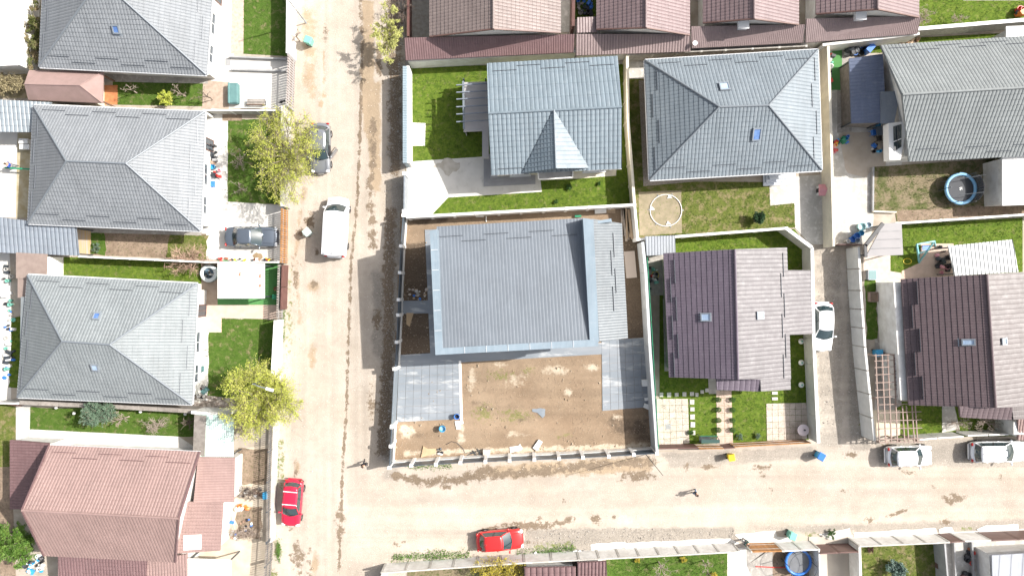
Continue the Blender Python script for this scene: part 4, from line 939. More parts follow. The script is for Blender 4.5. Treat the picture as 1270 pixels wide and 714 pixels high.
lean("white ribbed metal roof attached above the chocolate house", [(1176, 305), (1255, 297), (1263, 337), (1184, 342)][::-1], (2.7, 2.7, 2.5, 2.5), W_ROOF, tiles=dict(style='rib', wave=.33, amp=.05), walls=False, posts=True, name="ribbed_canopy", cat="canopy")
lean("red brown tiled roof corner at the right edge beside the chocolate house", [(1262, 545), (1330, 545), (1330, 517), (1262, 518)], (2.2, 2.2, 2.6, 2.6), R_ROOF, tiles=TL)

# top right house
he, hr = 3.3, 6.6
ht, ft, rt = gable_house("long pale grey green gable roof house cut by the right edge at the top", [
    [(1330, 42, he), (1092, 57, he), (1118.5, 117.5, hr), (1340, 105, hr)], [(1127, 200, he), (1340, 190, he), (1340, 105, hr), (1118.5, 117.5, hr)], ],
    [((1118.5, 117.5, hr), (1340, 105, hr))], [roofmat("grey_green_sheet", (.16, .172, .172))], [(1104, 64), (1330, 50), (1330, 186), (1122, 194)], he - .3, WHITE,
    gables=[((1092, 57, he), (1118.5, 117.5, hr), (1127, 200, he), (1, 0, 0))], tiles=[dict(style='tile', wave=.3, pitch=.45, amp=.026, step=.04)])
guards(rt, ft[0], 6, 4.0, ft[0].L - .6, .5, .9, 2.2); guards(rt, ft[1], 5, .3, ft[1].L - 4, .6, 1.1, 2.1)
dm = build("dormer_box", MB().prism([p.to_2d() for p in P([(1102, 153), (1126, 150), (1117, 198), (1103, 198)], 3.4)], 2.5, 3.4), WPAINT, ht)
build("dormer_glass", MB().prism([p.to_2d() for p in P([(1108, 157), (1118, 154), (1118, 182), (1109, 188)], 3.45)], 3.35, 3.45), CARGL, dm)
build("dormer_bar", MB().bar(W(1108, 176, 3.5), W(1118, 172, 3.5), .08, .06), WPAINT, dm); build("dormer_bar", MB().bar(W(1112.5, 156, 3.5), W(1112.5, 186, 3.5), .06, .06), DMET, dm)
lean("navy ribbed annexe roof left of the pale grey green house", [(1056, 153), (1053, 73), (1095, 67), (1099, 152)], (2.2, 2.2, 2.9, 2.9), N_ROOF, wallmat=GREYWOOD, tiles=dict(style='wave', wave=.3, amp=.04), posts=True)
lean("flat dark roof piece tucked against the pale grey green house", [(1093, 153), (1092, 114), (1117, 113), (1109, 153)], (3.0, 3.0, 3.1, 3.1), C_ROOF, tiles=dict(style='flat', wave=1.), walls=False)
build_ = lean("plain white flat roof behind the trampoline at the right edge", [(1243, 255), (1330, 252), (1330, 190), (1243, 193)], (2.6, 2.6, 2.8, 2.8), WPAINT, tiles=dict(style='flat', wave=1.))
lean("white roof corner at the right edge above the pale grey green house", [(1248, 46), (1330, 44), (1330, 30), (1248, 33)], (2.3, 2.3, 2.4, 2.4), WPAINT, tiles=dict(style='flat', wave=1.))
lean("small grey corrugated shed roof in the upper left corner of the aubergine house's plot", [(802, 317), (838, 315), (837, 292), (800, 293)], (2.0, 2.0, 2.3, 2.3), roofmat("shed_grey", (.2, .215, .235)), tiles=dict(style='wave', wave=.25, amp=.03), name="shed", cat="shed")
cp, cpf, _ = lean("pale grey panelled carport roof with black edge beside the blue barrels", [(1074, 318), (1120, 316), (1118, 276), (1096, 277)], (2.3, 2.3, 2.4, 2.4), M("pale_carport_sheet", (.27, .255, .255), (.24, .228, .228), scale=.6, rough=.6), tiles=dict(style='flat', wave=1.), walls=False, posts=True, name="carport", cat="carport")
build("edge_board", MB().bar(W(1095, 277, 2.42), W(1073, 305, 2.42), .3, .2), BLACKP, cp); build("edge_board", MB().bar(W(1073, 303, 2.42), W(1073.5, 319, 2.42), .25, .2), BLACKP, cp)
for y in (286, 296, 307): build("sheet_seam", MB().bar(W(1118.5, y, 2.44), W(1093 - (y - 277) * .65, y + 1, 2.44), .03, .03), GREYW, cp)
# south edge roofs
lean("maroon tiled roof with glazed strips at the bottom edge", [(652, 770), (714, 768), (714, 702), (650, 703)], (2.0, 2.0, 2.6, 2.6), R_ROOF2, tiles=dict(style='tile', wave=.5, pitch=.5, amp=.05, step=.04))
lean("small maroon tiled roof right of the glazed strip one at the bottom edge", [(717, 768), (755, 768), (752, 695), (716, 697)], (2.0, 2.0, 2.6, 2.6), R_ROOF2, tiles=dict(style='tile', wave=.3, pitch=.5, amp=.05, step=.04))
lean("grey sheet roof in the bottom right corner", [(1232, 770), (1330, 770), (1330, 682), (1230, 688)], (2.0, 2.0, 2.5, 2.5), roofmat("dull_zinc", (.25, .26, .28)), tiles=dict(style='rib', wave=1.0, amp=.03))

# ------------------------------------------------------------------ walls and fences
WN = [0]
def wallrun(name, label, pts, h, t, mat, panel=None, post=None, postmat=None, cap=None, cat="wall", base=0, basemat=None, postw=.2, posth=0, z0=0, slat=None, gap=.0):
    """pts: photo pixels of the wall's top line"""
    WN[0] += 1; e7 = WN[0] % 7
    if post: post *= 1 + .012 * e7; posth += .004 * e7
    if base: base += .004 * e7
    P3 = [W(x, y, h) for x, y in pts]; root = thing(name, label, cat, (P3[0].x, P3[0].y, 0))
    for a, b in zip(P3[:-1], P3[1:]):
        a = a.copy(); b = b.copy(); a.z = b.z = 0; d = (b - a); L = d.length; d.normalize()
        n = max(1, round(L / panel)) if panel else 1
        for i in range(n):
            p = a + d * (L * i / n); q = a + d * (L * (i + 1) / n)
            e = d * (postw / 2 if post else gap)
            if slat:
                k = max(1, int((q - p).length / slat[0]))
                for j in range(k):
                    s = p.lerp(q, (j + .5) / k); build("slat", MB().box((s.x, s.y, (h + z0) / 2), (slat[1], t, h - z0), math.atan2(d.y, d.x)), mat, root)
                build("rail", MB().bar(p + Vector((0, 0, h * .75)), q + Vector((0, 0, h * .75)), t * 1.3, .06), postmat or mat, root)
                build("rail", MB().bar(p + Vector((0, 0, h * .25)), q + Vector((0, 0, h * .25)), t * 1.3, .06), postmat or mat, root)
            else:
                build("panel" if panel else "wall_body", MB().bar(p + e + Vector((0, 0, (h + max(base, z0)) / 2)), q - e + Vector((0, 0, (h + max(base, z0)) / 2)), t, h - max(base, z0)), mat, root)
            if base: build("base_wall", MB().bar(p + Vector((0, 0, base / 2 - .05)), q + Vector((0, 0, base / 2 - .05)), t * 1.6 + .06, base + .1), basemat or WHITE, root)
            if post: build("post", MB().box((p.x, p.y, (h + posth) / 2), (post, post, h + posth), math.atan2(d.y, d.x)), postmat or mat, root)
        if cap: build("coping", MB().bar(a + Vector((0, 0, h + .025)), b + Vector((0, 0, h + .025)), cap, .05), postmat or mat, root)
    if post: p = P3[-1]; build("post", MB().box((p.x, p.y, (h + posth) / 2), (post, post, h + posth)), postmat or mat, root)
    return root
# unfinished plot: white posts with anthracite panels
wallrun("panel_fence", "white post and anthracite panel fence along the west side of the bare plot", [(500, 267), (497, 305), (495.5, 338), (494, 371.5)], 2.2, .06, DPAN, 2.3, .26, WPAINT, base=.75, posth=.06, cat="fence")
wallrun("panel_fence", "short white post fence piece beside the slate path", [(494, 371.5), (493.5, 390.5)], 2.2, .06, DPAN, None, .26, WPAINT, base=.5, posth=.06, cat="fence")
wallrun("panel_fence", "white post and anthracite panel fence between slate path and slate terrace", [(493.5, 390.5), (491.7, 424), (490, 457)], 2.2, .06, DPAN, None, .26, WPAINT, base=.75, posth=.06, cat="fence")
wallrun("sliding_gate", "blue grey sliding gate beside the west slate terrace", [(489.5, 457), (486, 528.5)], 1.9, .1, B_ROOF, None, .26, WPAINT, posth=.3, cat="gate")
wallrun("panel_fence", "white post fence at the south west corner of the bare plot", [(486, 528.5), (484.5, 553), (483, 579.5)], 2.2, .06, DPAN, None, .26, WPAINT, base=.75, posth=.06, cat="fence")
wallrun("panel_fence", "long white post and anthracite panel fence along the south road", [(483, 579.5), (510, 577), (540.5, 575.6), (571, 573.5), (602, 572), (632, 570.7), (662.7, 569.6), (693.4, 568.5), (723, 567), (755, 565.5), (786, 563.5), (814.6, 562)], 2.2, .06, DPAN, None, .26, WPAINT, base=.85, posth=.06, cat="fence")
wallrun("concrete_wall", "grey concrete wall east of the bare plot", [(797, 300), (801, 338), (806, 430), (815, 560)], 2.2, .2, M("wall_grey", (.47, .49, .5), (.4, .42, .43), scale=1, rough=.8), 3.0, cap=.24, gap=.01)
g_ = wallrun("mesh_fence", "thin green mesh fence on the east side of the grey wall", [(803, 320), (808, 400), (817, 555)], 2.3, .05, GREENP, 2.2, .07, GREENP, cat="fence")
wallrun("garden_wall", "white post and rail wall between the two centre plots", [(506, 269), (787, 254)], 1.9, .12, WPLA, 2.0, .24, WPAINT, cap=.22, posth=.08)
wallrun("panel_fence", "blue grey ribbed fence left of the upper lawn", [(502, 82), (502, 202)], 2.2, .34, roofmat("fence_ribbed", (.19, .24, .27)), 2.4, cat="fence", slat=(.2, .19))
wallrun("garden_wall", "white wall inside the blue grey ribbed fence", [(506, 82), (506.5, 202)], 1.9, .2, WHITE, cap=.26)
wallrun("sliding_gate", "grey metal gate at the white driveway", [(501.5, 215), (501, 262)], 1.9, .1, GMET, None, .3, WPAINT, cat="gate")
wallrun("garden_wall", "white wall behind the maroon lean-to roof", [(506, 75), (605, 70), (714, 64)], 2.0, .16, WHITE, 6, cap=.25)
wallrun("garden_wall", "cream post and rail wall between the blue grey house and the hip roof house", [(778, 70), (779, 150), (787, 254)], 1.9, .12, CREAM, 1.75, .22, CREAM, cap=.24, posth=.06)
wallrun("garden_wall", "white wall from the hip roof house's patch to the timber pile", [(787, 254), (791, 296)], 1.9, .12, WHITE, None, .24, WPAINT, cap=.2)
wallrun("garden_wall", "white post and rail wall south of the patchy lawn", [(791, 297), (975, 283)], 1.9, .12, WHITE, 2.0, .22, WPAINT, cap=.2, posth=.06)
wallrun("garden_wall", "diagonal grey white wall east of the patchy lawn", [(975, 283), (1007, 307)], 1.9, .2, M("wall_pale", (.6, .6, .58), (.52, .52, .5), rough=.8), 1.6, cap=.3, gap=.01)
wallrun("garden_wall", "pale wall between the aubergine house and the asphalt lane", [(1007, 307), (1009, 420), (1015, 549)], 1.9, .18, MATS["wall_pale"], 2.5, cap=.28, gap=.01)
wallrun("panelled_wall", "grey concrete panel wall behind the mauve houses", [(780, 68), (900, 62), (1000, 57)], 1.9, .1, CONC2, 2.0, .18, CONC)
wallrun("garden_wall", "white wall behind the rightmost mauve house's lean-to", [(1020, 56), (1140, 42)], 2.0, .16, WHITE, 4, cap=.22)
wallrun("stone_wall", "long white topped stone pattern wall below the top right lawn", [(1138, 36), (1330, 20)], 2.0, .18, STONE, 2.5, cap=.3, postmat=WPAINT)
wallrun("garden_wall", "beige panel wall west of the play strip", [(1027, 55), (1031, 180), (1034, 304)], 1.9, .16, CREAM, 2.0, .2, CREAM, cap=.22)
wallrun("garden_wall", "thin white rail wall between trampoline lawn and swing lawn", [(1112, 277), (1330, 262)], 1.7, .1, WHITE, 2.0, .2, WPAINT, cap=.16, posth=.05)
wallrun("garden_wall", "low dark edging wall left of the trampoline lawn", [(1083.5, 207), (1083, 262)], .35, .14, GREYW)
wallrun("garden_wall", "low beige edging wall above the pale carport", [(1083, 262), (1112, 263)], .35, .14, CREAM)
wallrun("boundary_wall", "wide white panel wall between asphalt lane and chocolate house", [(1065, 306), (1068, 360), (1073, 430), (1085, 547)], 2.1, .2, MATS["wall_pale"], 1.9, cap=None, post=.1, postmat=CONC2, postw=.1, posth=.05)
wallrun("low_gate", "thin red framed gate at the end of the concrete yard", [(1040, 303), (1072, 303)], 1.2, .06, REDF, cat="gate")
for q, lb in (([(1086, 547), (1118, 543)], "timber"), ):
    pass
wallrun("garden_wall", "white wall pieces behind the white hatchback by the timber lattice", [(1140, 545), (1163, 543), (1196, 541)], 1.7, .12, WHITE, 1.9, gap=.05)
wallrun("garden_wall", "white wall pieces behind the white estate with sunroof", [(1200, 540), (1330, 536)], 1.7, .12, WHITE, 2.0, gap=.05)
# red brown fence and wooden slats south of the aubergine house
wallrun("metal_fence", "red brown panel fence south of the beige patio", [(817, 556), (866, 555)], 1.5, .08, REDF, 1.7, cat="fence", gap=.01)
wallrun("wooden_gate", "orange slatted wooden gate at the entrance path", [(867, 556), (898, 556)], 1.5, .07, WOOD, 2.1, None, WPAINT, cat="gate", slat=(.16, .14))
wallrun("metal_fence", "red brown panel between wooden gate and wooden fence", [(898, 556), (912, 555)], 1.5, .08, REDF, None, cat="fence")
wallrun("wooden_fence", "long orange slatted wooden fence below the round table", [(911, 554), (1006, 549)], 1.5, .07, WOOD, 2.0, None, WPAINT, cat="fence", slat=(.16, .14))
# west side of the vertical road
wallrun("garden_wall", "tall white wall at the top left of the road", [(358, -80), (357, 66)], 2.0, .2, WHITE, cap=.3)
wallrun("mesh_gate", "grey lattice gate panels by the white yard with the teal bench", [(357, 67), (355, 130)], 2.0, .08, M("lattice_grey", (.42, .38, .36), (.3, .26, .24), scale=9, rough=.7), None, .14, GREYW, cat="gate", slat=(.22, .14))
wallrun("stone_wall", "grey stone block wall under the upper yellow green tree", [(351, 131), (350, 256)], 1.9, .2, STONE, 1.2, cap=.32, postmat=M("pale_stone", (.55, .53, .48), (.4, .38, .34), scale=4, rough=.9, bump=.3), gap=.01)
wallrun("wooden_gate", "orange slatted driveway gate in front of the dark sedan", [(349, 258), (348, 326)], 1.7, .1, WOOD, 1.6, None, GMET, cat="gate", slat=(.19, .13))
wallrun("slatted_fence", "grey slatted fence beside the artificial turf", [(345, 328), (343, 395)], 1.8, .08, GREYWOOD, 1.6, None, GREYW, cat="fence", slat=(.2, .14))
wallrun("metal_fence", "red brown fence boards on the road side of the slatted fence", [(350, 328), (348, 384)], 1.6, .08, REDF, 1.6, cat="fence", gap=.02)
wallrun("garden_wall", "white wall beside the lawn with the lower yellow green tree", [(342, 397), (335, 520)], 1.9, .2, WHITE, cap=.3)
wallrun("slatted_fence", "long dark slatted metal fence beside the vegetable beds", [(334, 522), (331, 598), (330, 672)], 1.9, .06, GREYWOOD, 2.2, .1, DMET, cat="fence", slat=(.17, .07))
wallrun("garden_wall", "low grey parapet wall below the long slatted fence", [(341, 522), (336, 672)], .9, .22, CONC, 2.0, cap=.3, gap=.01)
wallrun("slatted_gate", "wide slatted grey gate opposite the red estate car's tail", [(330, 674), (322, 790)], 1.9, .06, GREYWOOD, 2.2, .1, DMET, cat="gate", slat=(.19, .09))
for q, lb, hgt in (([(253, 137), (352, 137)], "low white wall above the upper tree's lawn", 1.2), ([(55, 130), (253, 139)], "white topped fence north of the second bungalow", 1.8), ([(98, 318), (255, 325)], "white topped concrete fence south of the second bungalow", 1.8),
                   ([(255, 325), (345, 325)], "thin white fence between driveway and white canopy", 1.6), ([(-40, 499), (22, 500)], "grey fence left of the third bungalow", 1.6)):
    wallrun("garden_wall", lb, q, hgt, .1, CONC, 2.0, .16, WPAINT, cap=.12)
wallrun("board_fence", "weathered grey board fence south of the third bungalow", [(24, 499), (120, 503), (245, 510)], 1.6, .35, GREYWOOD, 1.7, cat="fence", gap=.01)
wallrun("garden_wall", "white coping wall above the fibreglass lean-to", [(237, 511), (282, 514)], 2.2, .25, WHITE)
wallrun("garden_wall", "grey kerb wall above the teal bench yard", [(284, 70), (355, 73)], .4, .14, GREYW); wallrun("garden_wall", "low grey wall below the narrow upper path", [(286, 86), (354, 88)], .35, .14, GREYW)
wallrun("wooden_fence", "brown fence in the alley left of the taupe brown house", [(506, -80), (506, 45)], 1.7, .2, REDF, 1.8, cat="fence"); wallrun("wooden_fence", "red brown fence in the alley right of the taupe brown house", [(713, -80), (711, 33)], 1.9, .25, REDF, 1.8, cat="fence")
wallrun("edge_fence", "blue and green fence at the far left edge below the barrels yard", [(2, 500), (24, 503)], 1.2, .1, BRNP, cat="fence")
# south row
def south(label, pts, mat=WHITE, **k): return wallrun(k.pop('name', "panel_wall"), label, pts, 2.0, k.pop('t', .1), mat, k.pop('panel', 1.95), k.pop('post', .14), k.pop('postmat', CONC), **k)
south("white panel wall behind the red hatchback at the bottom", [(473, 710), (650, 697.5), (718, 694)], cap=.12)
south("white panel wall above the green lawn at the bottom", [(718, 694), (818, 689), (917, 683.5)], cap=.12)
south("orange wooden gate beside the blue trampoline", [(932, 684), (971, 683)], WOOD, name="wooden_gate", cat="gate", panel=3.2, slat=(.16, .15))
south("white panel wall above the blue trampoline", [(972, 683), (1016, 681)])
south("brown metal gate right of the blue trampoline", [(1018, 686), (1064, 684)], BRNP, name="metal_gate", cat="gate", panel=1.6, post=.1, postmat=BRNP)
south("white panel wall above the lawn with the silver conifer", [(1066, 677), (1177, 672)], cap=.12)
south("small brown gate right of the silver conifer lawn", [(1179, 672), (1196, 671)], BRNP, name="metal_gate", cat="gate", panel=1.6, post=.1, postmat=BRNP)
south("short white wall between the two brown gates", [(1196, 671), (1229, 670)])
south("wide brown gate at the bottom right", [(1230, 670), (1330, 666)], BRNP, name="metal_gate", cat="gate", panel=2.5, post=.1, postmat=BRNP)
wallrun("garden_wall", "tall white wall running down beside the silver conifer lawn", [(1066, 678), (1070, 790)], 1.9, .14, WHITE, cap=.2); wallrun("garden_wall", "grey wall running down between conifer lawn and paved yard", [(1172, 674), (1182, 790)], 1.7, .14, GREYW)
wallrun("garden_wall", "grey wall left of the plant pots", [(1184, 672), (1189, 790)], .5, .14, GREYW); wallrun("garden_wall", "grey wall right of the plant pots", [(1206, 671), (1212, 790)], .5, .14, GREYW)
wallrun("garden_wall", "thin white wall right of the blue trampoline", [(1016, 682), (1019, 790)], 1.8, .1, WHITE); wallrun("garden_wall", "thin white wall left of the bottom lawn", [(474, 712), (474, 790)], 1.8, .2, WHITE)
# ------------------------------------------------------------------ vehicles
def paint(name, col, metal=0.0, rough=.28):
    return M(name, col, tuple(c * .94 for c in col), scale=.8, rough=rough, metal=metal, coat=.8)
def gridmesh(rows):
    """rows: list of equal-length point lists"""
    n = len(rows[0]); v = [p for r in rows for p in r]
    return MB().add(v, [(i * n + k, i * n + k + 1, (i + 1) * n + k + 1, (i + 1) * n + k) for i in range(len(rows) - 1) for k in range(n - 1)])
def make_car(label, px, py, ang, L, Wd, Ht, mat, kind='hatch', group=None, roofmat_=None, sunroof=False, bars=False, open_door=False, name="parked_car", sidemat=None, cat="car"):
    loc = W(px, py, .9); loc.z = .01
    root = thing(name, label, cat, loc, group, R(ang)); root['_o'] = (0, 0, 0)
    hw = Wd / 2; K = dict(hatch=(-.44, -.33, .07, .27, .92, .94), estate=(-.46, -.40, .06, .27, .95, .95), sedan=(-.36, -.23, .05, .24, .95, .93), suv=(-.46, -.38, .06, .25, 1.08, 1.06), van=(-.485, -.475, .25, .38, 1.15, 1.12))[kind]
    xr0, xr1, xf1, xf0 = (k * L for k in K[:4]); zr, zf = K[4], K[5]
    # lower body
    st = [-.5, -.485, -.45, -.36, -.25, -.1, .05, .2, .32, .4, .455, .487, .5]; rows = []
    for t in st:
        a = abs(t) * 2; w_ = hw * (1 - .05 * a ** 3 - (.16 if kind != 'van' else .09) * max(0, (a - .8) / .2) ** 2.2)
        if t > 0: zt = zf - (zf - (.66 if kind != 'van' else .85)) * max(0, (t - .2) / .3) ** 2.2
        else: zt = zr - (.1 if kind != 'sedan' else .06) * max(0, (a - .85) / .15) ** 2
        if abs(t) == .5: zt -= .1
        half = [(w_ * .82, .22), (w_ * .97, .3), (w_ * 1.0, .5), (w_ * .995, .5 + (zt - .5) * .55), (w_ * .95, zt - .05), (w_ * .8, zt + .01), (w_ * .4, zt + .035), (0, zt + .045)]
        x = t * L
        bow = lambda y: -.055 * L * (y / hw) ** 2 * (max(0, (a - .84) / .16) ** 1.5) * (1 if t > 0 else -1) * (1.0 if kind != 'van' else .5)
        pts = [(x + bow(y), y, z) for y, z in half] + [(x + bow(y), -y, z) for y, z in half[-2::-1]]
        rows.append(pts)
    mb = gridmesh(rows); n = len(rows[0]); mb.f += [tuple(range(n)), tuple(range((len(rows) - 1) * n, len(rows) * n))[::-1]]
    body = build("body", mb, mat, root, True); sb = body.modifiers.new("sub", 'SUBSURF'); sb.levels = sb.render_levels = 1
    build("underbody", MB().box((0, 0, .24), (L * .9, Wd * .86, .16)), BLACKP, root)
    wb = hw * .9; wr = hw * (.7 if kind not in ('van',) else .86); zb = min(zr, zf)
    def arcx(xb, xt, cb, ct, y, s, side): return xb + (xt - xb) * s - side * (cb * (1 - s) + ct * s) * y * y
    def glassrow(xb, xt, side, s):
        wv = wb + (wr - wb) * s; z = (zf if side > 0 else zr) - .02 + (Ht - .03 - (zf if side > 0 else zr) + .02) * (s ** .92)
        return [(arcx(xb, xt, .2, .1, k / 4, s, side), wv * k / 4, z - .03 * (k / 4) ** 2) for k in range(-4, 5)]
    build("windscreen", gridmesh([glassrow(xf0, xf1, 1, s) for s in (0, .25, .5, .75, 1)]), CARGL, root, True)
    rwm = gridmesh([glassrow(xr0, xr1, -1, s) for s in (0, .25, .5, .75, 1)])
    build("rear_window" if kind != 'van' else "rear_door", rwm, CARGL if kind != 'van' else mat, root, True)
    for sd in (-1, 1):
        rows = []
        for s in (0, .5, 1):
            wv = (wb + (wr - wb) * s) * sd; a0 = arcx(xr0, xr1, .2, .1, 1, s, -1); a1 = arcx(xf0, xf1, .2, .1, 1, s, 1)
            zz0 = zr - .05 + (Ht - .06 - zr + .05) * s; zz1 = zf - .05 + (Ht - .06 - zf + .05) * s
            rows.append([(a0 + (a1 - a0) * k / 6, wv * (1 + .02 * sin(pi * k / 6)), zz0 + (zz1 - zz0) * k / 6) for k in range(7)])
        build("side_window" if kind != 'van' else "side_panel", gridmesh(rows), CARGL if kind != 'van' else mat, root, True)
        # pillars
        for k0, tt in ((0, .055), (6, .05)): build("pillar", MB().tube([rows[0][k0], rows[1][k0], rows[2][k0]], tt, 6), sidemat or mat, root, True)
        if kind != 'van':
            for k0 in (3,) + ((1,) if kind == 'estate' else ()): build("pillar", MB().tube([rows[0][k0], rows[2][k0]], .035, 5), BLACKP, root)
        build("roof_rail" if kind in ('suv', 'estate') else "drip_moulding", MB().tube([(r[0], r[1] * 1.0, r[2] + .05) for r in rows[2]], .03, 5), ALLOY if kind == 'suv' else (sidemat or mat), root, True)
        wx = xf0 - .28
        m = MB().blob((wx - .05, sd * (hw + .1), zf + .1), (.09, .13, .08), 8, 5, 0); m.bar((wx, sd * (hw - .1), zf - .02), (wx - .02, sd * (hw + .08), zf + .06), .06, .05)
        build("wing_mirror", m, sidemat or mat, root, True)
        build("headlight", MB().blob((L * .455, sd * hw * .72, .68 if kind != 'van' else .82), (.16, .2, .09), 10, 6, 0), LENS, root, True)
        build("tail_lamp", MB().blob((-L * .475, sd * hw * .76, (zr - .12)), (.09, .16, .13), 10, 6, 0), TAIL, root, True)
        for fx in (-.02 * L, -.22 * L): build("door_handle", MB().bar((fx, sd * (hw * .985), zb - .14), (fx + .16, sd * (hw * .985), zb - .14), .05, .03), mat, root)
        for wx_ in (-.295 * L, .315 * L):
            tm = MB(); c = Vector((wx_, sd * (hw - .1), .32)); v = []; sg = 20
            prof = [(.2, -.1), (.31, -.105), (.325, -.07), (.325, .07), (.31, .105), (.2, .1)]
            for r_, y in prof: v += [c + Vector((r_ * cos(2 * pi * k / sg), y, r_ * sin(2 * pi * k / sg))) for k in range(sg)]
            tm.add(v, [(i * sg + k, i * sg + (k + 1) % sg, (i + 1) * sg + (k + 1) % sg, (i + 1) * sg + k) for i in range(5) for k in range(sg)])
            tr = build("wheel", tm, RUBBER, root, True)
            rm = MB()
            for k in range(5): a = 2 * pi * k / 5; rm.bar(c + Vector((0, sd * .07, 0)), c + Vector((.2 * cos(a), sd * .07, .2 * sin(a))), .05, .03, (0, 1, 0))
            build("rim", rm, ALLOY, tr)
    # roof skin
    rows = []
    for i in range(7):
        s = i / 6; row = []
        for k in range(-4, 5):
            y = k / 4; x0 = xr1 + .1 * y * y - .02; x1 = xf1 - .1 * y * y + .02
            row.append((x0 + (x1 - x0) * s, wr * y * 1.01, Ht + .012 - .045 * y * y - .03 * (2 * s - 1) ** 2))
        rows.append(row)
    rf = build("roof", gridmesh(rows), roofmat_ or mat, root, True)
    so_ = rf.modifiers.new("solid", 'SOLIDIFY'); so_.thickness = .05
    if sunroof: build("sunroof", MB().box((xf1 * .2 + .0, 0, Ht + .018), (.75, .78, .02)), CARGL, rf)
    build("aerial", MB().bar((xr1 + .3, 0, Ht + .02), (xr1 + .1, 0, Ht + .12), .03, .03), BLACKP, rf)
    if bars:
        for x in (xr1 + .45, xf1 - .35): build("roof_bar", MB().bar((x, -wr - .02, Ht + .08), (x, wr + .02, Ht + .08), .06, .03), WPAINT, rf)
    # shut lines, wipers, plates
    if kind == 'van':
        for sd in (-1, 1): build("bonnet_vent", MB().bar((L * .43, sd * .3, zf - .13), (L * .435, sd * .58, zf - .15), .07, .03), BLACKP, root)
        for y in (-.35, .35): build("roof_rib", MB().bar((xr1 + .2, y, Ht + .012), (xf1 - .2, y, Ht + .012), .06, .02), mat, rf)
    for sd in (-1, 1):
        sm = MB().tube([(xf0 - .02, sd * hw * .62, zf + .035), (L * .4, sd * hw * .66, zf - .035), (L * .455, sd * hw * .55, zf - .13)], .012, 4)
        build("bonnet_seam", sm, BLACKP, root)
    for sd in (-1, 1): build("wiper", MB().tube([(xf0 - .03, sd * .1 - .2, zf + .05), (xf0 - .12, sd * .1 + .35, zf + .12)], .012, 4), BLACKP, root)
    build("grille", MB().box((L * .492, 0, .5), (.04, Wd * .45, .16)), BLACKP, root); build("rear_bumper", MB().box((-L * .495, 0, .45), (.07, Wd * .7, .16)), sidemat or mat, root, bevel=.02)
    build("number_plate", MB().box((L * .513, 0, .42), (.015, .5, .11)), WPAINT, root)
    if open_door:
        m = MB(); hx, hy = .2 * L, hw; a = R(40) 
        q = Vector((hx - 1.05 * cos(a), hy + 1.05 * sin(a) * .85, 0))
        m.bar((hx, hy, .62), (q.x, q.y, .62), .09, .62); build("open_door", m, mat, root, bevel=.02)
        build("door_frame", MB().tube([(hx, hy, .95), (hx - .35, hy + .18, 1.32), (q.x, q.y, 1.34), (q.x, q.y, .95)], .03, 5), BLACKP, root)
        build("door_opening", MB().box((hx - .6, hy * .93, .8), (.95, .14, .45)), BLACKP, root)
    return root
SILV = paint("silver_paint", (.24, .25, .27), .4); WCAR = paint("white_car_paint", (.84, .85, .86)); RCAR = paint("red_car_paint", (.62, .02, .02)); RCAR2 = paint("raspberry_red_paint", (.55, .015, .05))
BCAR = paint("dark_steel_blue_paint", (.13, .155, .19), .5); BLKCAR = paint("black_car_paint", (.03, .032, .035))
make_car("dark blue grey sedan in the white driveway behind the slatted wooden gate", 311, 293.5, 0, 4.65, 1.8, 1.45, BCAR, 'sedan', roofmat_=BCAR)
make_car("white panel van parked facing up the dirt road", 417, 282, 87, 5.3, 1.98, 2.0, WCAR, 'van', name="parked_van", cat="van")
make_car("silver car with its front door open under the yellow green tree", 396.5, 183, -90, 4.4, 1.78, 1.47, SILV, 'hatch', open_door=True)
make_car("raspberry red estate car with two white roof bars beside the west walls", 361.5, 624, -95, 4.15, 1.7, 1.5, RCAR2, 'estate', bars=True)
make_car("bright red hatchback on the south verge beside the white panel wall", 620, 670.5, 4.5, 4.15, 1.76, 1.48, RCAR, 'hatch')
make_car("white hatchback parked on the grey asphalt lane", 1021.5, 405, -91, 4.3, 1.76, 1.46, WCAR, 'hatch')
make_car("white hatchback in front of the timber lattice on the south road", 1129, 565.5, 1.5, 4.05, 1.78, 1.6, WCAR, 'suv')
make_car("white estate with dark sunroof at the right edge of the south road", 1239, 560.5, 1, 4.85, 1.86, 1.48, WCAR, 'estate', sunroof=True)

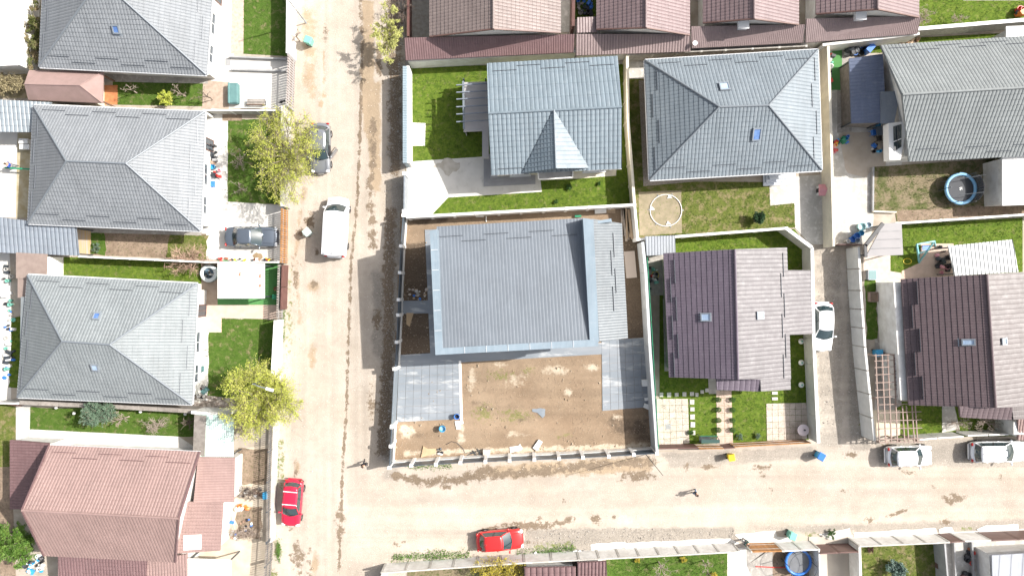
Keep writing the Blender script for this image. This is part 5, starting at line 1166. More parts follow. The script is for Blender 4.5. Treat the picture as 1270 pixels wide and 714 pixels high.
# ------------------------------------------------------------------ people
def skinmesh(name, verts, edges, rad, mat, root, lv=1):
    me = bpy.data.meshes.new(name); me.from_pydata(verts, edges, []); me.materials.append(mat)
    o = bpy.data.objects.new(name, me); COL.objects.link(o); o.parent = root
    md = o.modifiers.new("skin", 'SKIN'); md.use_smooth_shade = True
    for i, r_ in enumerate(rad): sv = me.skin_vertices[0].data[i]; sv.radius = (r_, r_) if not hasattr(r_, '__len__') else r_; sv.use_root = (i == 0)
    s = o.modifiers.new("sub", 'SUBSURF'); s.levels = s.render_levels = lv
    return o
def person(label, px, py, face, hgt, top, legs, hair, step=.18, arm=.25, lean_=0.0):
    loc = W(px, py, 0); loc.z = .02; root = thing("person", label, "person", loc, None, R(face)); root['_o'] = (0, 0, 0)
    s = hgt / 1.75; S = lambda v: tuple(a * s for a in v); lx = lean_
    # body: pelvis, spine, neck, head, legs, arms as one connected skeleton
    V = [(0, 0, .95), (lx * .4, 0, 1.2), (lx * .8, 0, 1.42), (lx, 0, 1.53), (lx + .02, 0, 1.63), (lx + .02, 0, 1.73),
         (0, .1, .88), (step, .1, .48), (step * .9, .1, .08), (step + .15, .1, .04), (0, -.1, .88), (-step * .6, -.1, .49), (-step * 1.3, -.1, .1), (-step * 1.3 + .15, -.1, .04),
         (lx * .8, .19, 1.4), (lx - arm * .2, .25, 1.13), (lx + arm * .5, .24, .92), (lx * .8, -.19, 1.4), (lx + arm * .3, -.25, 1.13), (lx + arm, -.2, .96)]
    E = [(0, 1), (1, 2), (2, 3), (3, 4), (4, 5), (0, 6), (6, 7), (7, 8), (8, 9), (0, 10), (10, 11), (11, 12), (12, 13), (2, 14), (14, 15), (15, 16), (2, 17), (17, 18), (18, 19)]
    rd = [.13, .12, .13, .055, .09, .08, .08, .055, .04, .035, .08, .055, .04, .035, .055, .042, .032, .055, .042, .032]
    skinmesh("body", [S(v) for v in V], E, [r_ * s for r_ in rd], SKIN, root)
    ji = [0, 1, 2, 14, 15, 16, 17, 18, 19]; mp = {a: i for i, a in enumerate(ji)}
    skinmesh("jacket", [S(V[i]) for i in ji], [(mp[a], mp[b]) for a, b in E if a in mp and b in mp], [s * (.165, .155, .16, .075, .062, .045, .075, .062, .045)[i] for i in range(9)], top, root)
    ti = [0, 6, 7, 8, 10, 11, 12]; mp = {a: i for i, a in enumerate(ti)}
    skinmesh("trousers", [S(V[i]) for i in ti], [(mp[a], mp[b]) for a, b in E if a in mp and b in mp], [s * (.15, .1, .075, .06, .1, .075, .06)[i] for i in range(7)], legs, root)
    for i, j in ((8, 9), (12, 13)): build("shoe", MB().blob(S(((V[i][0] + V[j][0]) / 2, V[i][1], .05)), S((.14, .05, .05)), 8, 5, 0), BLACKP, root, True)
    build("hair", MB().blob(S((lx + .0, 0, 1.72)), S((.115, .1, .09)), 10, 6, .03), hair, root, True)
    for i, d in ((16, 1), (19, -1)):
        for k in range(5):
            a = Vector(S(V[i])) + Vector((.012 * (k - 2) * 1.6, 0, 0)) * s
            build("finger", MB().tube([a, a + Vector((.01, 0, -.05)) * s, a + Vector((.02, -.01 * d, -.08 + .005 * abs(k - 2))) * s], [.009 * s, .009 * s, .007 * s], 5), SKIN, root)
    return root
DKC = M("dark_cloth", (.03, .032, .04), rough=.9); BLC = M("blue_denim", (.1, .16, .26), rough=.9); TLC = M("teal_jacket", (.02, .13, .12), rough=.8); BRH = M("brown_hair", (.07, .04, .025), rough=.7); GRC = M("grey_cloth", (.2, .2, .21), rough=.9); BLUC = M("blue_shirt", (.03, .1, .42), rough=.8)
person("person in dark clothes walking near the south west corner of the bare plot", 454.5, 573, 100, 1.65, DKC, DKC, BRH)
person("person in black top and blue jeans walking on the south road", 860, 608, 200, 1.5, DKC, BLC, BRH)
person("person in a teal jacket standing by the orange wooden gate", 921, 668, 150, 1.6, TLC, GRC, BRH, step=.08)
person("person in a blue shirt in the white courtyard at the left edge", 22, 207, 180, 1.6, BLUC, GRC, BRH, step=.1)

# ------------------------------------------------------------------ trees and shrubs
def leafcloud(name, pts, size, mat, root, flat=.5):
    n = len(pts); rng = np.random.RandomState(len(pts) % 1000 + 5)
    a = rng.normal(size=(n, 3)); a[:, 2] *= flat; a /= np.linalg.norm(a, axis=1)[:, None] + 1e-9
    b = rng.normal(size=(n, 3)); b -= (b * a).sum(1)[:, None] * a; b /= np.linalg.norm(b, axis=1)[:, None] + 1e-9
    s = rng.uniform(size[0], size[1], n)[:, None]; c = np.asarray(pts)
    co = np.stack([c - a * s, c + b * s * .4, c + a * s, c - b * s * .4], 1).reshape(-1, 3)
    f = np.arange(n * 4).reshape(-1, 4)
    return fast(name, co, f, mat, root)
def tree(label, px, py, hc, rad, leaf, nl, bark=BARK, name="tree", lsize=(.05, .11), limbs=9, subs=7, twigs=6, base=None, group=None, cat="tree", low=.2, trunk=.14, seed=1, twr=.012):
    rng = random.Random(seed); rx, ry, rz = rad
    C_ = W(px, py, hc); g = Vector((C_.x, C_.y, 0)) if base is None else W(base[0], base[1], 0)
    root = thing(name, label, cat, g, group)
    fork = g.lerp(Vector((C_.x, C_.y, 0)), .3) + Vector((0, 0, max(.25, (hc - rz) * .8 + low)))
    build("trunk", MB().tube([g - Vector((0, 0, .1)), g + (fork - g) * .5 + Vector((rng.uniform(-.05, .05), rng.uniform(-.05, .05), 0)), fork], [trunk, trunk * .8, trunk * .65], 8), bark, root, True)
    mb = MB(); tw = []
    def rnd():
        while True:
            v = Vector([rng.uniform(-1, 1) for _ in range(3)])
            if v.length <= 1: return v
    for i in range(limbs):
        a = 2 * pi * (i + rng.uniform(-.3, .3)) / limbs; rr_ = rng.uniform(.45, .85)
        E_ = C_ + Vector((cos(a) * rx * rr_, sin(a) * ry * rr_, rng.uniform(-.5, .8) * rz * (1.2 - rr_)))
        m1 = fork.lerp(E_, .5) + Vector((0, 0, .18 * rz)) + rnd() * .12 * rx
        P0 = [fork, m1, E_]; mb.tube(P0, [trunk * .5, trunk * .28, trunk * .1], 5)
        for j in range(subs):
            t = rng.uniform(.25, 1); q = (fork.lerp(m1, t * 2) if t < .5 else m1.lerp(E_, t * 2 - 1))
            o = rnd(); e = q + Vector((o.x * rx, o.y * ry, o.z * rz)) * .42 + (q - C_) * .22; md = q.lerp(e, .5) + rnd() * .1
            mb.tube([q, md, e], [trunk * .16, trunk * .1, twr * 1.2], 4, False)
            for k in range(twigs):
                u = rng.uniform(.15, 1); s = q.lerp(e, u); o2 = rnd(); f_ = s + Vector((o2.x, o2.y, o2.z * .7)) * .34 * rx + (s - C_) * .14
                d = (f_ - C_); q2 = math.sqrt((d.x / rx) ** 2 + (d.y / ry) ** 2 + (d.z / rz) ** 2)
                if q2 > 1.12: f_ = C_ + d * (rng.uniform(.95, 1.12) / q2)
                mb.tube([s, s.lerp(f_, .5) + rnd() * .06, f_], [twr, twr * .8, twr * .5], 3, False); tw.append((s, f_))
    build("branches", mb, bark, root)
    if nl:
        r_ = np.random.RandomState(seed); A = np.array([[*a, *b] for a, b in tw]); idx = r_.randint(0, len(A), nl); t = r_.rand(nl)[:, None] ** .8 * 1.08
        pts = A[idx, :3] * (1 - t) + A[idx, 3:] * t + r_.normal(size=(nl, 3)) * .05 * (rx ** .5)
        leafcloud("crown", pts, lsize, leaf, root)
    return root
tree("large yellow green spring tree over the white wall by the lower lawn", 322, 495, 4.6, (3.1, 3.4, 2.3), YLEAF, 42000, limbs=17, subs=10, twigs=10, seed=11, base=(352, 480), lsize=(.03, .085))
tree("yellow green spring tree overhanging the stone wall and the silver car", 352, 190, 4.4, (2.9, 4.1, 2.0), YLEAF, 22000, limbs=17, subs=9, twigs=8, seed=5, base=(372, 200), lsize=(.03, .08))
tree("pale budding tree at the top of the dirt road", 477, 40, 3.4, (1.45, 2.4, 1.5), YLEAF2, 9000, bark=PALEBARK, limbs=8, subs=5, twigs=5, seed=8, lsize=(.04, .08), trunk=.09)
tree("dense green bush tree in the bottom left corner", 14, 676, 2.4, (2.1, 1.9, 1.6), leafmat("fresh_green_leaf", (.13, .24, .04), (.08, .17, .03), (.18, .28, .06)), 16000, seed=3, limbs=10, lsize=(.06, .12))
tree("grey green evergreen between the third bungalow and the brick red house", 119, 514, 2.6, (1.5, 1.15, 1.3), GREYL, 9000, seed=4, lsize=(.05, .1))
tree("golden yellow forsythia by the white panel wall behind the red hatchback", 620, 707, 1.8, (2.4, 1.1, 1.0), GOLDL, 8000, seed=6, limbs=12, lsize=(.04, .08), name="forsythia_bush", cat="shrub", trunk=.06)
tree("small yellow green shrub on the top left lawn", 205, 122, 1.1, (.75, .6, .6), YLEAF, 1800, seed=7, name="shrub", cat="shrub", trunk=.04, limbs=6, subs=4)
tree("dark green round conifer on the patchy lawn below the hip roof house", 941, 269, .9, (.55, .55, .9), CONIF, 5200, seed=9, name="conifer", cat="conifer", trunk=.05, lsize=(.05, .09), low=.05)
tree("silvery conifer on the bottom right lawn", 1113, 706, 1.0, (.85, .8, 1.0), leafmat("silver_needles", (.28, .36, .32), (.1, .18, .14)), 5200, seed=10, name="conifer", cat="conifer", trunk=.05, low=.05)
tree("olive ivy covered shrubs behind the white roof at the top left", 40, 42, 1.7, (.85, 2.9, 1.2), OLIVE, 9000, seed=12, name="shrub_row", cat="shrub", trunk=.06)
tree("dry straw coloured bush above the left carport", 8, 104, 1.2, (1.5, .9, .8), leafmat("dry_leaf", (.42, .36, .22), (.32, .27, .15)), 4500, seed=13, name="shrub", cat="shrub", trunk=.04)
BT = dict(nl=0, leaf=None, name="bare_tree", cat="tree", twr=.014)
for lb, x, y, hc, rd, bk, sd, kw in (
    ("small bare tree at the left of the top left lawn", 158, 109, 1.6, (.9, .6, .7), PALEBARK, 21, dict(limbs=3, subs=3, twigs=3)),
    ("small bare tree at the right of the top left lawn", 219, 113, 1.7, (.8, .7, .8), PALEBARK, 22, dict(limbs=4, subs=3, twigs=3)),
    ("dark bare branched tree beside the mulch patch", 252, 117, 1.9, (1.2, .8, .8), DARKBARK, 23, dict(limbs=5, subs=3, twigs=2)),
    ("large rust coloured dead shrub beside the round tub", 232, 322, 1.5, (2.1, 1.5, 1.0), RUST, 24, dict(limbs=12, subs=8, twigs=6, trunk=.06)),
    ("bare bush on the lawn below the upper yellow green tree", 296, 198, 1.0, (1.0, 1.0, .7), PALEBARK, 25, dict(limbs=6, subs=5, twigs=4, trunk=.05)),
    ("young bare tree at the lawn corner beside the white driveway", 295, 233, 1.4, (.9, .8, .7), PALEBARK, 26, dict(limbs=5, subs=3, twigs=3, trunk=.05)),
    ("pale bare tree right of the grey green evergreen", 146, 521, 1.8, (1.0, .8, .9), PALEBARK, 27, dict(limbs=5, subs=5, twigs=4)),
    ("pale bare bush in the middle of the lawn above the brick red house", 192, 528, 1.2, (1.3, .9, .8), PALEBARK, 28, dict(limbs=7, subs=6, twigs=5, trunk=.06)),
    ("reddish bare tree at the right end of the lawn above the brick red house", 231, 525, 1.7, (.8, .8, .8), DARKBARK, 29, dict(limbs=6, subs=4, twigs=4)),
    ("pale bare tree on the bottom lawn nearest the maroon roofs", 822, 706, 1.8, (1.1, .9, .9), PALEBARK, 30, dict(limbs=6, subs=4, twigs=4)),
    ("small pale bare tree on the bottom lawn nearest the wooden gate", 878, 703, 1.6, (.6, .8, .8), PALEBARK, 31, dict(limbs=5, subs=4, twigs=3, trunk=.06)),
    ("round bare shrub behind the white estate with sunroof", 1226, 524, 1.1, (1.2, .9, .7), PALEBARK, 32, dict(limbs=14, subs=5, twigs=3, trunk=.05)),
    ("bare shrub behind the white hatchback on the south road", 1190, 526, 1.1, (1.2, .7, .7), PALEBARK, 33, dict(limbs=7, subs=5, twigs=4, trunk=.05)),
    ("dark bare shrub at the very top of the dirt road", 497, 12, 1.8, (1.0, 1.6, 1.0), DARKBARK, 34, dict(limbs=9, subs=6, twigs=4, trunk=.06)),
    ("bare climbing tree on the wall near the mint green bin", 364, 42, 1.9, (.8, 1.2, .8), PALEBARK, 35, dict(limbs=6, subs=4, twigs=3)),
    ("bare hedge bush on the lawn beside the top right white wall", 1148, 20, 1.2, (1.0, 1.0, .7), PALEBARK, 36, dict(limbs=9, subs=5, twigs=4, trunk=.05)),
    ("small bare bush on the lawn in the top right corner", 1190, 22, 1.0, (.8, .5, .5), PALEBARK, 37, dict(limbs=6, subs=4, twigs=4, trunk=.04)),
    ("bare tangled vines over the upper vegetable bed", 310, 612, .7, (1.6, .7, .4), DARKBARK, 38, dict(limbs=10, subs=6, twigs=4, trunk=.03)),
    ("bare tangled vines over the lower vegetable bed", 306, 660, .7, (1.7, .8, .4), PALEBARK, 39, dict(limbs=10, subs=6, twigs=4, trunk=.03)),
    ("tangled bare vine by the foot of the lower yellow green tree", 298, 532, .8, (1.0, 1.0, .5), DARKBARK, 40, dict(limbs=8, subs=6, twigs=4, trunk=.03))):
    tree(lb, x, y, hc, rd, bark=bk, seed=sd, **{**BT, **{'trunk': .07}, **kw})
# clipped balls along the entrance path
sides = (("left", 891), ("right", 908.5)); k = 0
ordn = ("nearest the porch", "second from the porch", "third from the porch", "nearest the road")
for sdn, x in sides:
    for i, y in enumerate((495.5, 508, 521, 533)):
        c = W(x, y, .3); root = thing("clipped_shrub", f"clipped ball shrub {ordn[i]} on the {sdn} side of the entrance path", "shrub", (c.x, c.y, 0), "clipped ball shrubs along the entrance path")
        build("stem", MB().tube([(c.x, c.y, 0), (c.x, c.y, .2)], .02, 5), BARK, root)
        r_ = np.random.RandomState(k); v = r_.normal(size=(700, 3)); v /= np.linalg.norm(v, axis=1)[:, None]; v *= (.14 + .14 * r_.rand(700, 1) ** .4)
        leafcloud("foliage", v * np.array([1, .85, .9]) + np.array([c.x, c.y, .28]), (.02, .045), GLEAF, root); k += 1
for lb, x, y, r_, m_ in (("small grey shrub left in the lawn beside the round table patio", 918, 541, .3, GREYL), ("small grey shrub right in the lawn beside the round table patio", 940, 540, .28, GREYL), ("low shrub at the lower end of the beige patio", 857, 536, .26, GLEAF),
                         ("small green shrub in the planting bed below the second bungalow", 119, 307, .4, GREYL), ("tiny green tuft on the lawn below the front gable", 706, 232, .28, GLEAF), ("tiny green tuft further right on the lawn below the front gable", 743, 228, .2, GLEAF), ("tiny green tuft near the wall on the lawn below the front gable", 690, 250, .2, GLEAF),
                         ("yellow flowering shrub near the bottom right of the lawn by the wooden gate", 885, 713, .35, GOLDL), ("yellow flowering shrub behind the bottom white panel wall", 847, 693, .3, GOLDL), ("yellow flowering shrub left of the bottom bare trees", 791, 694, .3, GOLDL), ("purple leaved bush on the bottom right lawn by the wall", 1080, 681, .3, DARKBARK), ("weeds at the ramp beside the mint bin", 1032, 662, .5, GLEAF)):
    tree(lb, x, y, r_ * .8, (r_, r_, r_ * .7), m_ if m_ is not DARKBARK else leafmat("purple_leaf", (.16, .08, .06), (.1, .05, .05)), 900, name="shrub", cat="shrub", trunk=.02, limbs=5, subs=3, twigs=3, lsize=(.03, .06), seed=int(x), low=.02)
# hedge-like weeds along the bottom wall
r_ = np.random.RandomState(77); pts = []
for x0, y0, x1, y1, wd, n in ((486, 691, 530, 689, .2, 500), (528, 690, 552, 687, .25, 450), (550, 688, 582, 686, .22, 350), (640, 686, 668, 684, .2, 200), (668, 684, 712, 680, .22, 600), (505, 578, 560, 577, .15, 300), (346, 676, 346, 690, .3, 400), (352, 340, 352, 420, .25, 500), (345, 545, 344, 600, .12, 300)):
    a, b = W(x0, y0, 0), W(x1, y1, 0); t = r_.rand(n, 1)
    pts.append(np.array(a)[None] * (1 - t) + np.array(b)[None] * t + np.stack([r_.normal(size=n) * .1, r_.normal(size=n) * wd, np.abs(r_.normal(size=n)) * .13], 1))
stuff(leafcloud("roadside_weeds", np.concatenate(pts), (.04, .1), leafmat("weed_leaf", (.1, .2, .04), (.16, .27, .07)), None), "strip of green weeds growing along the white panel wall")

# ------------------------------------------------------------------ grass
def inpoly(X, Y, poly):
    ins = np.zeros(X.shape, bool); n = len(poly)
    for i in range(n):
        ax, ay = poly[i]; bx, by = poly[(i + 1) % n]
        ins ^= ((ay > Y) != (by > Y)) & (X < (bx - ax) * (Y - ay) / (by - ay + 1e-12) + ax)
    return ins
rs = np.random.RandomState(5); allp = []
for poly, dens, z in GRASS_AREAS:
    xs = [p[0] for p in poly]; ys = [p[1] for p in poly]; x0, x1, y0, y1 = max(min(xs), -48), min(max(xs), 48), max(min(ys), -28), min(max(ys), 28)
    if x1 <= x0 or y1 <= y0: continue
    n = int((x1 - x0) * (y1 - y0) * 90 * dens); X = rs.uniform(x0, x1, n); Y = rs.uniform(y0, y1, n); k = inpoly(X, Y, poly)
    for p2_, z2 in COVERS:
        if z2 > z: k &= ~inpoly(X, Y, p2_)
    clump = np.sin(X * 2.1 + np.sin(Y * 1.7) * 2) * np.sin(Y * 2.4 + np.sin(X * 1.3) * 2) + rs.rand(n) * 1.6 > .3
    k &= clump; allp.append(np.stack([X[k], Y[k], np.full(k.sum(), z)], 1))
gp = np.concatenate(allp); n = len(gp); print("grass tufts", n)
a = rs.uniform(0, 2 * pi, (n, 2)); h_ = rs.uniform(.03, .09, n); w_ = rs.uniform(.012, .03, n)
tri = []
for j in range(2):
    dx, dy = np.cos(a[:, j]), np.sin(a[:, j])
    p0 = gp + np.stack([-dy * w_, dx * w_, 0 * w_ - .01], 1); p1 = gp + np.stack([dy * w_, -dx * w_, 0 * w_ - .01], 1); p2 = gp + np.stack([dx * h_ * .9, dy * h_ * .9, h_], 1)
    tri.append(np.stack([p0, p1, p2], 1))
co = np.concatenate(tri).reshape(-1, 3); f = np.arange(len(co)).reshape(-1, 3)
stuff(fast("grass", co, f, leafmat("grass_blade", (.06, .11, .02), (.12, .17, .045)), None, n=3), "short spring grass blades growing on the lawns")
# ------------------------------------------------------------------ yard objects
def at(x, y, z=0):
    p = W(x, y, z); return p
def wheelie_bin(label, x, y, mat, rz=0, lid=None, s=1.0):
    c = at(x, y, .5); c.z = 0; root = thing("wheelie_bin", label, "bin", c, None, R(rz)); root['_o'] = (0, 0, 0)
    build("tub", MB().add([(-.22 * s, -.24 * s, .06), (.22 * s, -.24 * s, .06), (.22 * s, .24 * s, .06), (-.22 * s, .24 * s, .06), (-.28 * s, -.3 * s, 1.0 * s), (.28 * s, -.3 * s, 1.0 * s), (.28 * s, .3 * s, 1.0 * s), (-.28 * s, .3 * s, 1.0 * s)],
          [(3, 2, 1, 0), (0, 1, 5, 4), (1, 2, 6, 5), (2, 3, 7, 6), (3, 0, 4, 7), (4, 5, 6, 7)]), mat, root)
    build("lid", MB().add([(-.32 * s, -.33 * s, 1.0 * s), (.3 * s, -.33 * s, 1.0 * s), (.3 * s, .33 * s, 1.0 * s), (-.32 * s, .33 * s, 1.0 * s), (-.3 * s, -.28 * s, 1.08 * s), (.22 * s, -.28 * s, 1.12 * s), (.22 * s, .28 * s, 1.12 * s), (-.3 * s, .28 * s, 1.08 * s)],
          [(3, 2, 1, 0), (4, 5, 6, 7), (0, 1, 5, 4), (1, 2, 6, 5), (2, 3, 7, 6), (3, 0, 4, 7)]), lid or mat, root)
    build("handle", MB().tube([(-.34 * s, -.2 * s, 1.0 * s), (-.37 * s, 0, 1.02 * s), (-.34 * s, .2 * s, 1.0 * s)], .02, 6), mat, root)
    for sd in (-1, 1): build("wheel", MB().tube([(-.24 * s, sd * .2 * s, .1), (-.24 * s, sd * .27 * s, .1)], .1, 12), RUBBER, root)
    return root
wheelie_bin("mint green wheelie bin standing on the upper dirt road", 384, 52, TEALP, -20)
wheelie_bin("pale grey green wheelie bin beside the white van", 382.5, 288, M("pale_bin", (.5, .58, .55), rough=.5), 40)
wheelie_bin("yellow wheelie bin outside the orange wooden fence", 906, 566, YELP, 10, s=.9)
wheelie_bin("sky blue wheelie bin at the mouth of the asphalt lane", 1016, 564.5, LBLUE, -30, BLUEP)
wheelie_bin("mint bin on the white ramp above the blue trampoline", 981, 662.5, TEALP, -20)
wheelie_bin("blue bin in the slatted fence yard by the vegetable beds", 332, 613, LBLUE, 0, s=.9)
wheelie_bin("blue bin beside the timber lattice at the white panel wall", 1088, 437, LBLUE, 0, s=.95)
wheelie_bin("dark green bin beside the artificial turf", 342, 368, GREENP, 0, s=.7)

def bucket(label, x, y, mat, r=.24, h=.45, name="bucket", cat="bucket", inner=None, rz=0):
    c = at(x, y, h); c.z = .03; root = thing(name, label, cat, c); root['_o'] = (0, 0, 0)
    build("shell", MB().lathe((0, 0, 0), [(r * .8, 0), (r, h), (r * 1.07, h), (r * 1.07, h - .03), (r * .95, h - .03), (r * .93, h), (r * .74, .06)], 18), mat, root, True)
    build("contents", MB().lathe((0, 0, 0), [(.01, h * .55), (r * .88, h * .55), (r * .88, h * .6), (.01, h * .6)], 14), inner or BLACKP, root)
    build("rim", MB().torus((0, 0, h), r * 1.03, .02, 20, 6), mat, root, True)
    return root
bucket("sky blue plastic barrel on the bare earth below the west slate terrace", 548.5, 531.5, LBLUE, .27, .6, "barrel", "barrel", M("pale_blue_inner", (.3, .5, .65)))
bucket("dark blue plastic barrel at the corner of the west slate terrace", 566.5, 516.5, BLUEP, .23, .6, "barrel", "barrel")
for i, (lb, x, y, m_, r_) in enumerate((("mint green tub at the top of the barrel cluster by the pale carport", 1069, 281, M("mint_tub", (.4, .62, .62)), .34), ("pale blue barrel behind the mint tub by the pale carport", 1077, 279, M("pale_blue_tub", (.45, .55, .62)), .25),
        ("upper blue barrel in the cluster by the pale carport", 1068.5, 289, LBLUE, .22), ("middle blue barrel in the cluster by the pale carport", 1063, 292.5, BLUEP, .27), ("lowest blue barrel in the cluster by the pale carport", 1058, 296.5, BLUEP, .26), ("small grey barrel beside the blue barrels by the pale carport", 1063.5, 298, M("steel_tub", (.3, .36, .42)), .2), ("white tub at the red framed gate", 1052, 299, WPLA, .16))):
    bucket(lb, x, y, m_, r_, .5, "barrel" if i not in (0, 6) else "tub", "barrel" if i not in (0, 6) else "tub", m_)
bucket("round blue lidded tub among the grill clutter in the white yard", 263.5, 207, LBLUE, .2, .5, "tub", "tub", LBLUE)
bucket("small round plant pot in the patio corner beside the artificial turf", 342, 358, TERRA, .16, .3, "plant_pot", "pot", SOIL)

def board(label, pts, z0, z1, mat, name="board", cat="board", jag=0):
    ps = [p.to_2d() for p in P(pts, z1)]; o = build(name, MB().prism(ps if not jag else jagged(ps, jag, .15), z0, z1), mat, None, origin=(ps[0].x, ps[0].y, 0)); return tag(o, label, cat)
board("broken white polystyrene sheet on the earth near the dark blue barrel", [(564, 522), (574, 521), (575, 525), (571, 526), (571, 532), (566, 532)], .05, .12, FOAM)
board("white board shaped like an arrow beside the south fence", [(632, 554), (643, 552.5), (645, 550), (648, 556), (646, 558), (633, 561)], .05, .1, FOAM)
board("white rectangular block beside the south fence", [(661, 555), (668, 545), (673, 548), (666, 559)], .05, .25, FOAM)
board("blue grey offcut lying in the middle of the bare earth", [(660, 507), (672, 506), (676, 507), (676, 515), (673, 518), (667, 512), (660, 510)], .05, .09, GMET, jag=.02)
board("beige board leaning at the south fence", [(522, 567), (525, 553), (530, 556), (541, 556), (540, 562)], .05, .15, CARD)
board("cardboard piece in the dark earth bed left of the parapet house", [(504, 388), (513, 388), (508, 405), (504, 402)], .05, .08, CARD)
board("pinkish square box by the south fence", [(599, 557), (608, 557), (608, 568), (599, 568)], .03, .4, PAVE, "box", "box")
board("long pale board lying beside the parapet house", [(774, 312), (787, 311), (790, 344), (777, 345)], .05, .12, M("plywood", (.5, .42, .36), rough=.8))
board("white square panel on the dark side of the east slate terrace", [(796.5, 471), (805, 471), (806, 478.5), (797, 479)], .1, .5, FOAM)
board("small white block near the grey wall below the white square panel", [(799.5, 493), (805, 493), (805, 496), (800, 497)], .1, .3, FOAM)
board("tilted white block at the corner of the east slate terrace", [(800, 500), (806, 502), (804.5, 508), (798, 505)], .1, .3, FOAM)
board("white slab leaning in the white courtyard at the left edge", [(23, 172), (34, 172), (34, 178), (23, 178)], .3, .8, WPLA, "storage_box", "box"); board("white box below another one in the left edge courtyard", [(24, 179), (36, 179), (36, 185), (24, 185)], .3, .7, WPLA, "storage_box", "box")
board("white boards stacked at the corner by the timber pile", [(738, 260), (752, 259), (752, 264), (738, 265)], .1, .35, FOAM); board("green plastic crate by the north eave of the parapet house", [(713, 267), (721, 266.5), (721, 269), (713, 269.5)], .05, .3, GREENP, "crate", "crate")
board("white tray by the wall between the centre plots", [(590.5, 266.5), (600, 266), (600, 269), (590.5, 269)], .05, .3, FOAM)
board("rusty patch heap of leaves on the white driveway", [(313, 317), (318, 313), (325, 315), (326, 320), (321, 323), (316, 322)], .02, .05, M("leaf_heap", (.3, .22, .13), (.24, .17, .1), scale=8, rough=.95), "leaf_heap", "leaf heap", jag=.05)
board("dark manhole cover on the white yard by the grey kerb", [(279.5, 72.5), (286, 72.5), (286, 81), (279.5, 81)], .03, .05, GREYW, "manhole_cover", "manhole cover")
board("small grey slab set in the beige patio", [(825.5, 525.5), (832, 525.5), (832, 532), (825.5, 532)], .062, .075, GREYW, "slab", "slab")
# timber pile
tp = thing("timber_pile", "long pile of weathered planks beside the white wall of the parapet house", "timber pile", at(778, 275)); rg = random.Random(4)
for i in range(20):
    x = 771 + rg.random() * 12; z = .1 + .05 * (i // 5); y0 = 254 + rg.random() * 6; sk = rg.uniform(-1, 5)
    a, b = at(x, y0, z), at(x + sk, y0 + rg.uniform(24, 42), z); build("plank", MB().bar(a, b, rg.uniform(.12, .22), .04), PILE if i % 3 else RAWW, tp)
for i in range(4):
    a, b = at(752, 259 + i * 1.4, .12), at(763, 259 + i * 1.6, .12); build("plank", MB().bar(a, b, .08, .05), RAWW, tp)
# rubble bags by the west slate path
rb_ = thing("rubble_heap", "heap of bags, bottles and rubble above the slate path", "rubble heap", at(518, 365))
for i in range(26):
    x, y = rg.uniform(505, 530), rg.uniform(358, 371); p = at(x, y, .1); r0 = rg.uniform(.05, .17)
    build(("stone", "sack", "bottle")[i % 3], MB().blob((p.x, p.y, r0 * .7), (r0, r0 * rg.uniform(.5, 1), r0 * .8), 7, 5, .2), (CONC2, PAVE, FOAM, BLUEP if i % 5 == 0 else CONC, RAWW)[rg.randrange(5)], rb_)
# black sacks / hose by the south fence
hs = thing("tool_pile", "dark tools with a coiled black hose near the south fence", "tools", at(548, 560))
for i in range(7): p = at(rg.uniform(541, 552), rg.uniform(556, 564), .1); build("tool", MB().blob((p.x, p.y, .1), (rg.uniform(.08, .2), rg.uniform(.06, .14), .1), 7, 5, .25), (BLACKP, DMET, FOAM)[i % 3], hs)
build("hose", MB().tube([at(553, 551, .06), at(560, 547, .06), at(567, 549, .06), at(574, 556, .06), at(577, 562, .06), at(590, 559, .06)], .025, 5), BLACKP, hs)
hb_ = thing("metal_frame_scrap", "bent metal frame scrap beside the pinkish box", "scrap", at(590, 562))
for a, b in (((580, 564), (596, 558)), ((586, 558), (592, 566)), ((592, 556), (598, 566)), ((583, 561), (598, 563))): build("rod", MB().bar(at(*a, .1), at(*b, .15), .05, .05), DMET, hb_)
# pergola lattice (timber)
lat = thing("timber_lattice", "terracotta brown timber lattice beside the chocolate house", "pergola", at(1100, 490))
for x0, x1, ys in ((1085, 1111, (440, 447, 455, 464, 474, 483, 492)), (1089, 1138, (501, 511, 521, 531, 544, 548))):
    for y in ys: build("crossbeam", MB().bar(W(x0 - 1 + (y - 440) * .03, y + .5, 2.42), W(x1 + 1 + (y - 440) * .05, y - .8, 2.42), .06, .08), PINKBAR, lat)
for x in (1086, 1094, 1101, 1108.5): build("beam", MB().bar(W(x, 439, 2.35), W(x + 4.5, 549, 2.35), .08, .1), PINKBAR, lat)
for x in (1119, 1124, 1131, 1135): build("beam", MB().bar(W(x, 503, 2.35), W(x + 3, 549, 2.35), .08, .1), PINKBAR, lat)
for y in (444, 451, 460, 468, 477): build("crossbeam", MB().bar(W(1109, y, 2.42), W(1126, y - 1, 2.42), .06, .08), DARKBARK, lat)
for x, y in ((1086, 441), (1109, 440), (1088, 495), (1090, 548), (1117, 547), (1137, 546)): q = W(x, y, 2.3); build("post", MB().box((q.x, q.y, 1.15), (.12, .12, 2.3)), PINKBAR, lat)
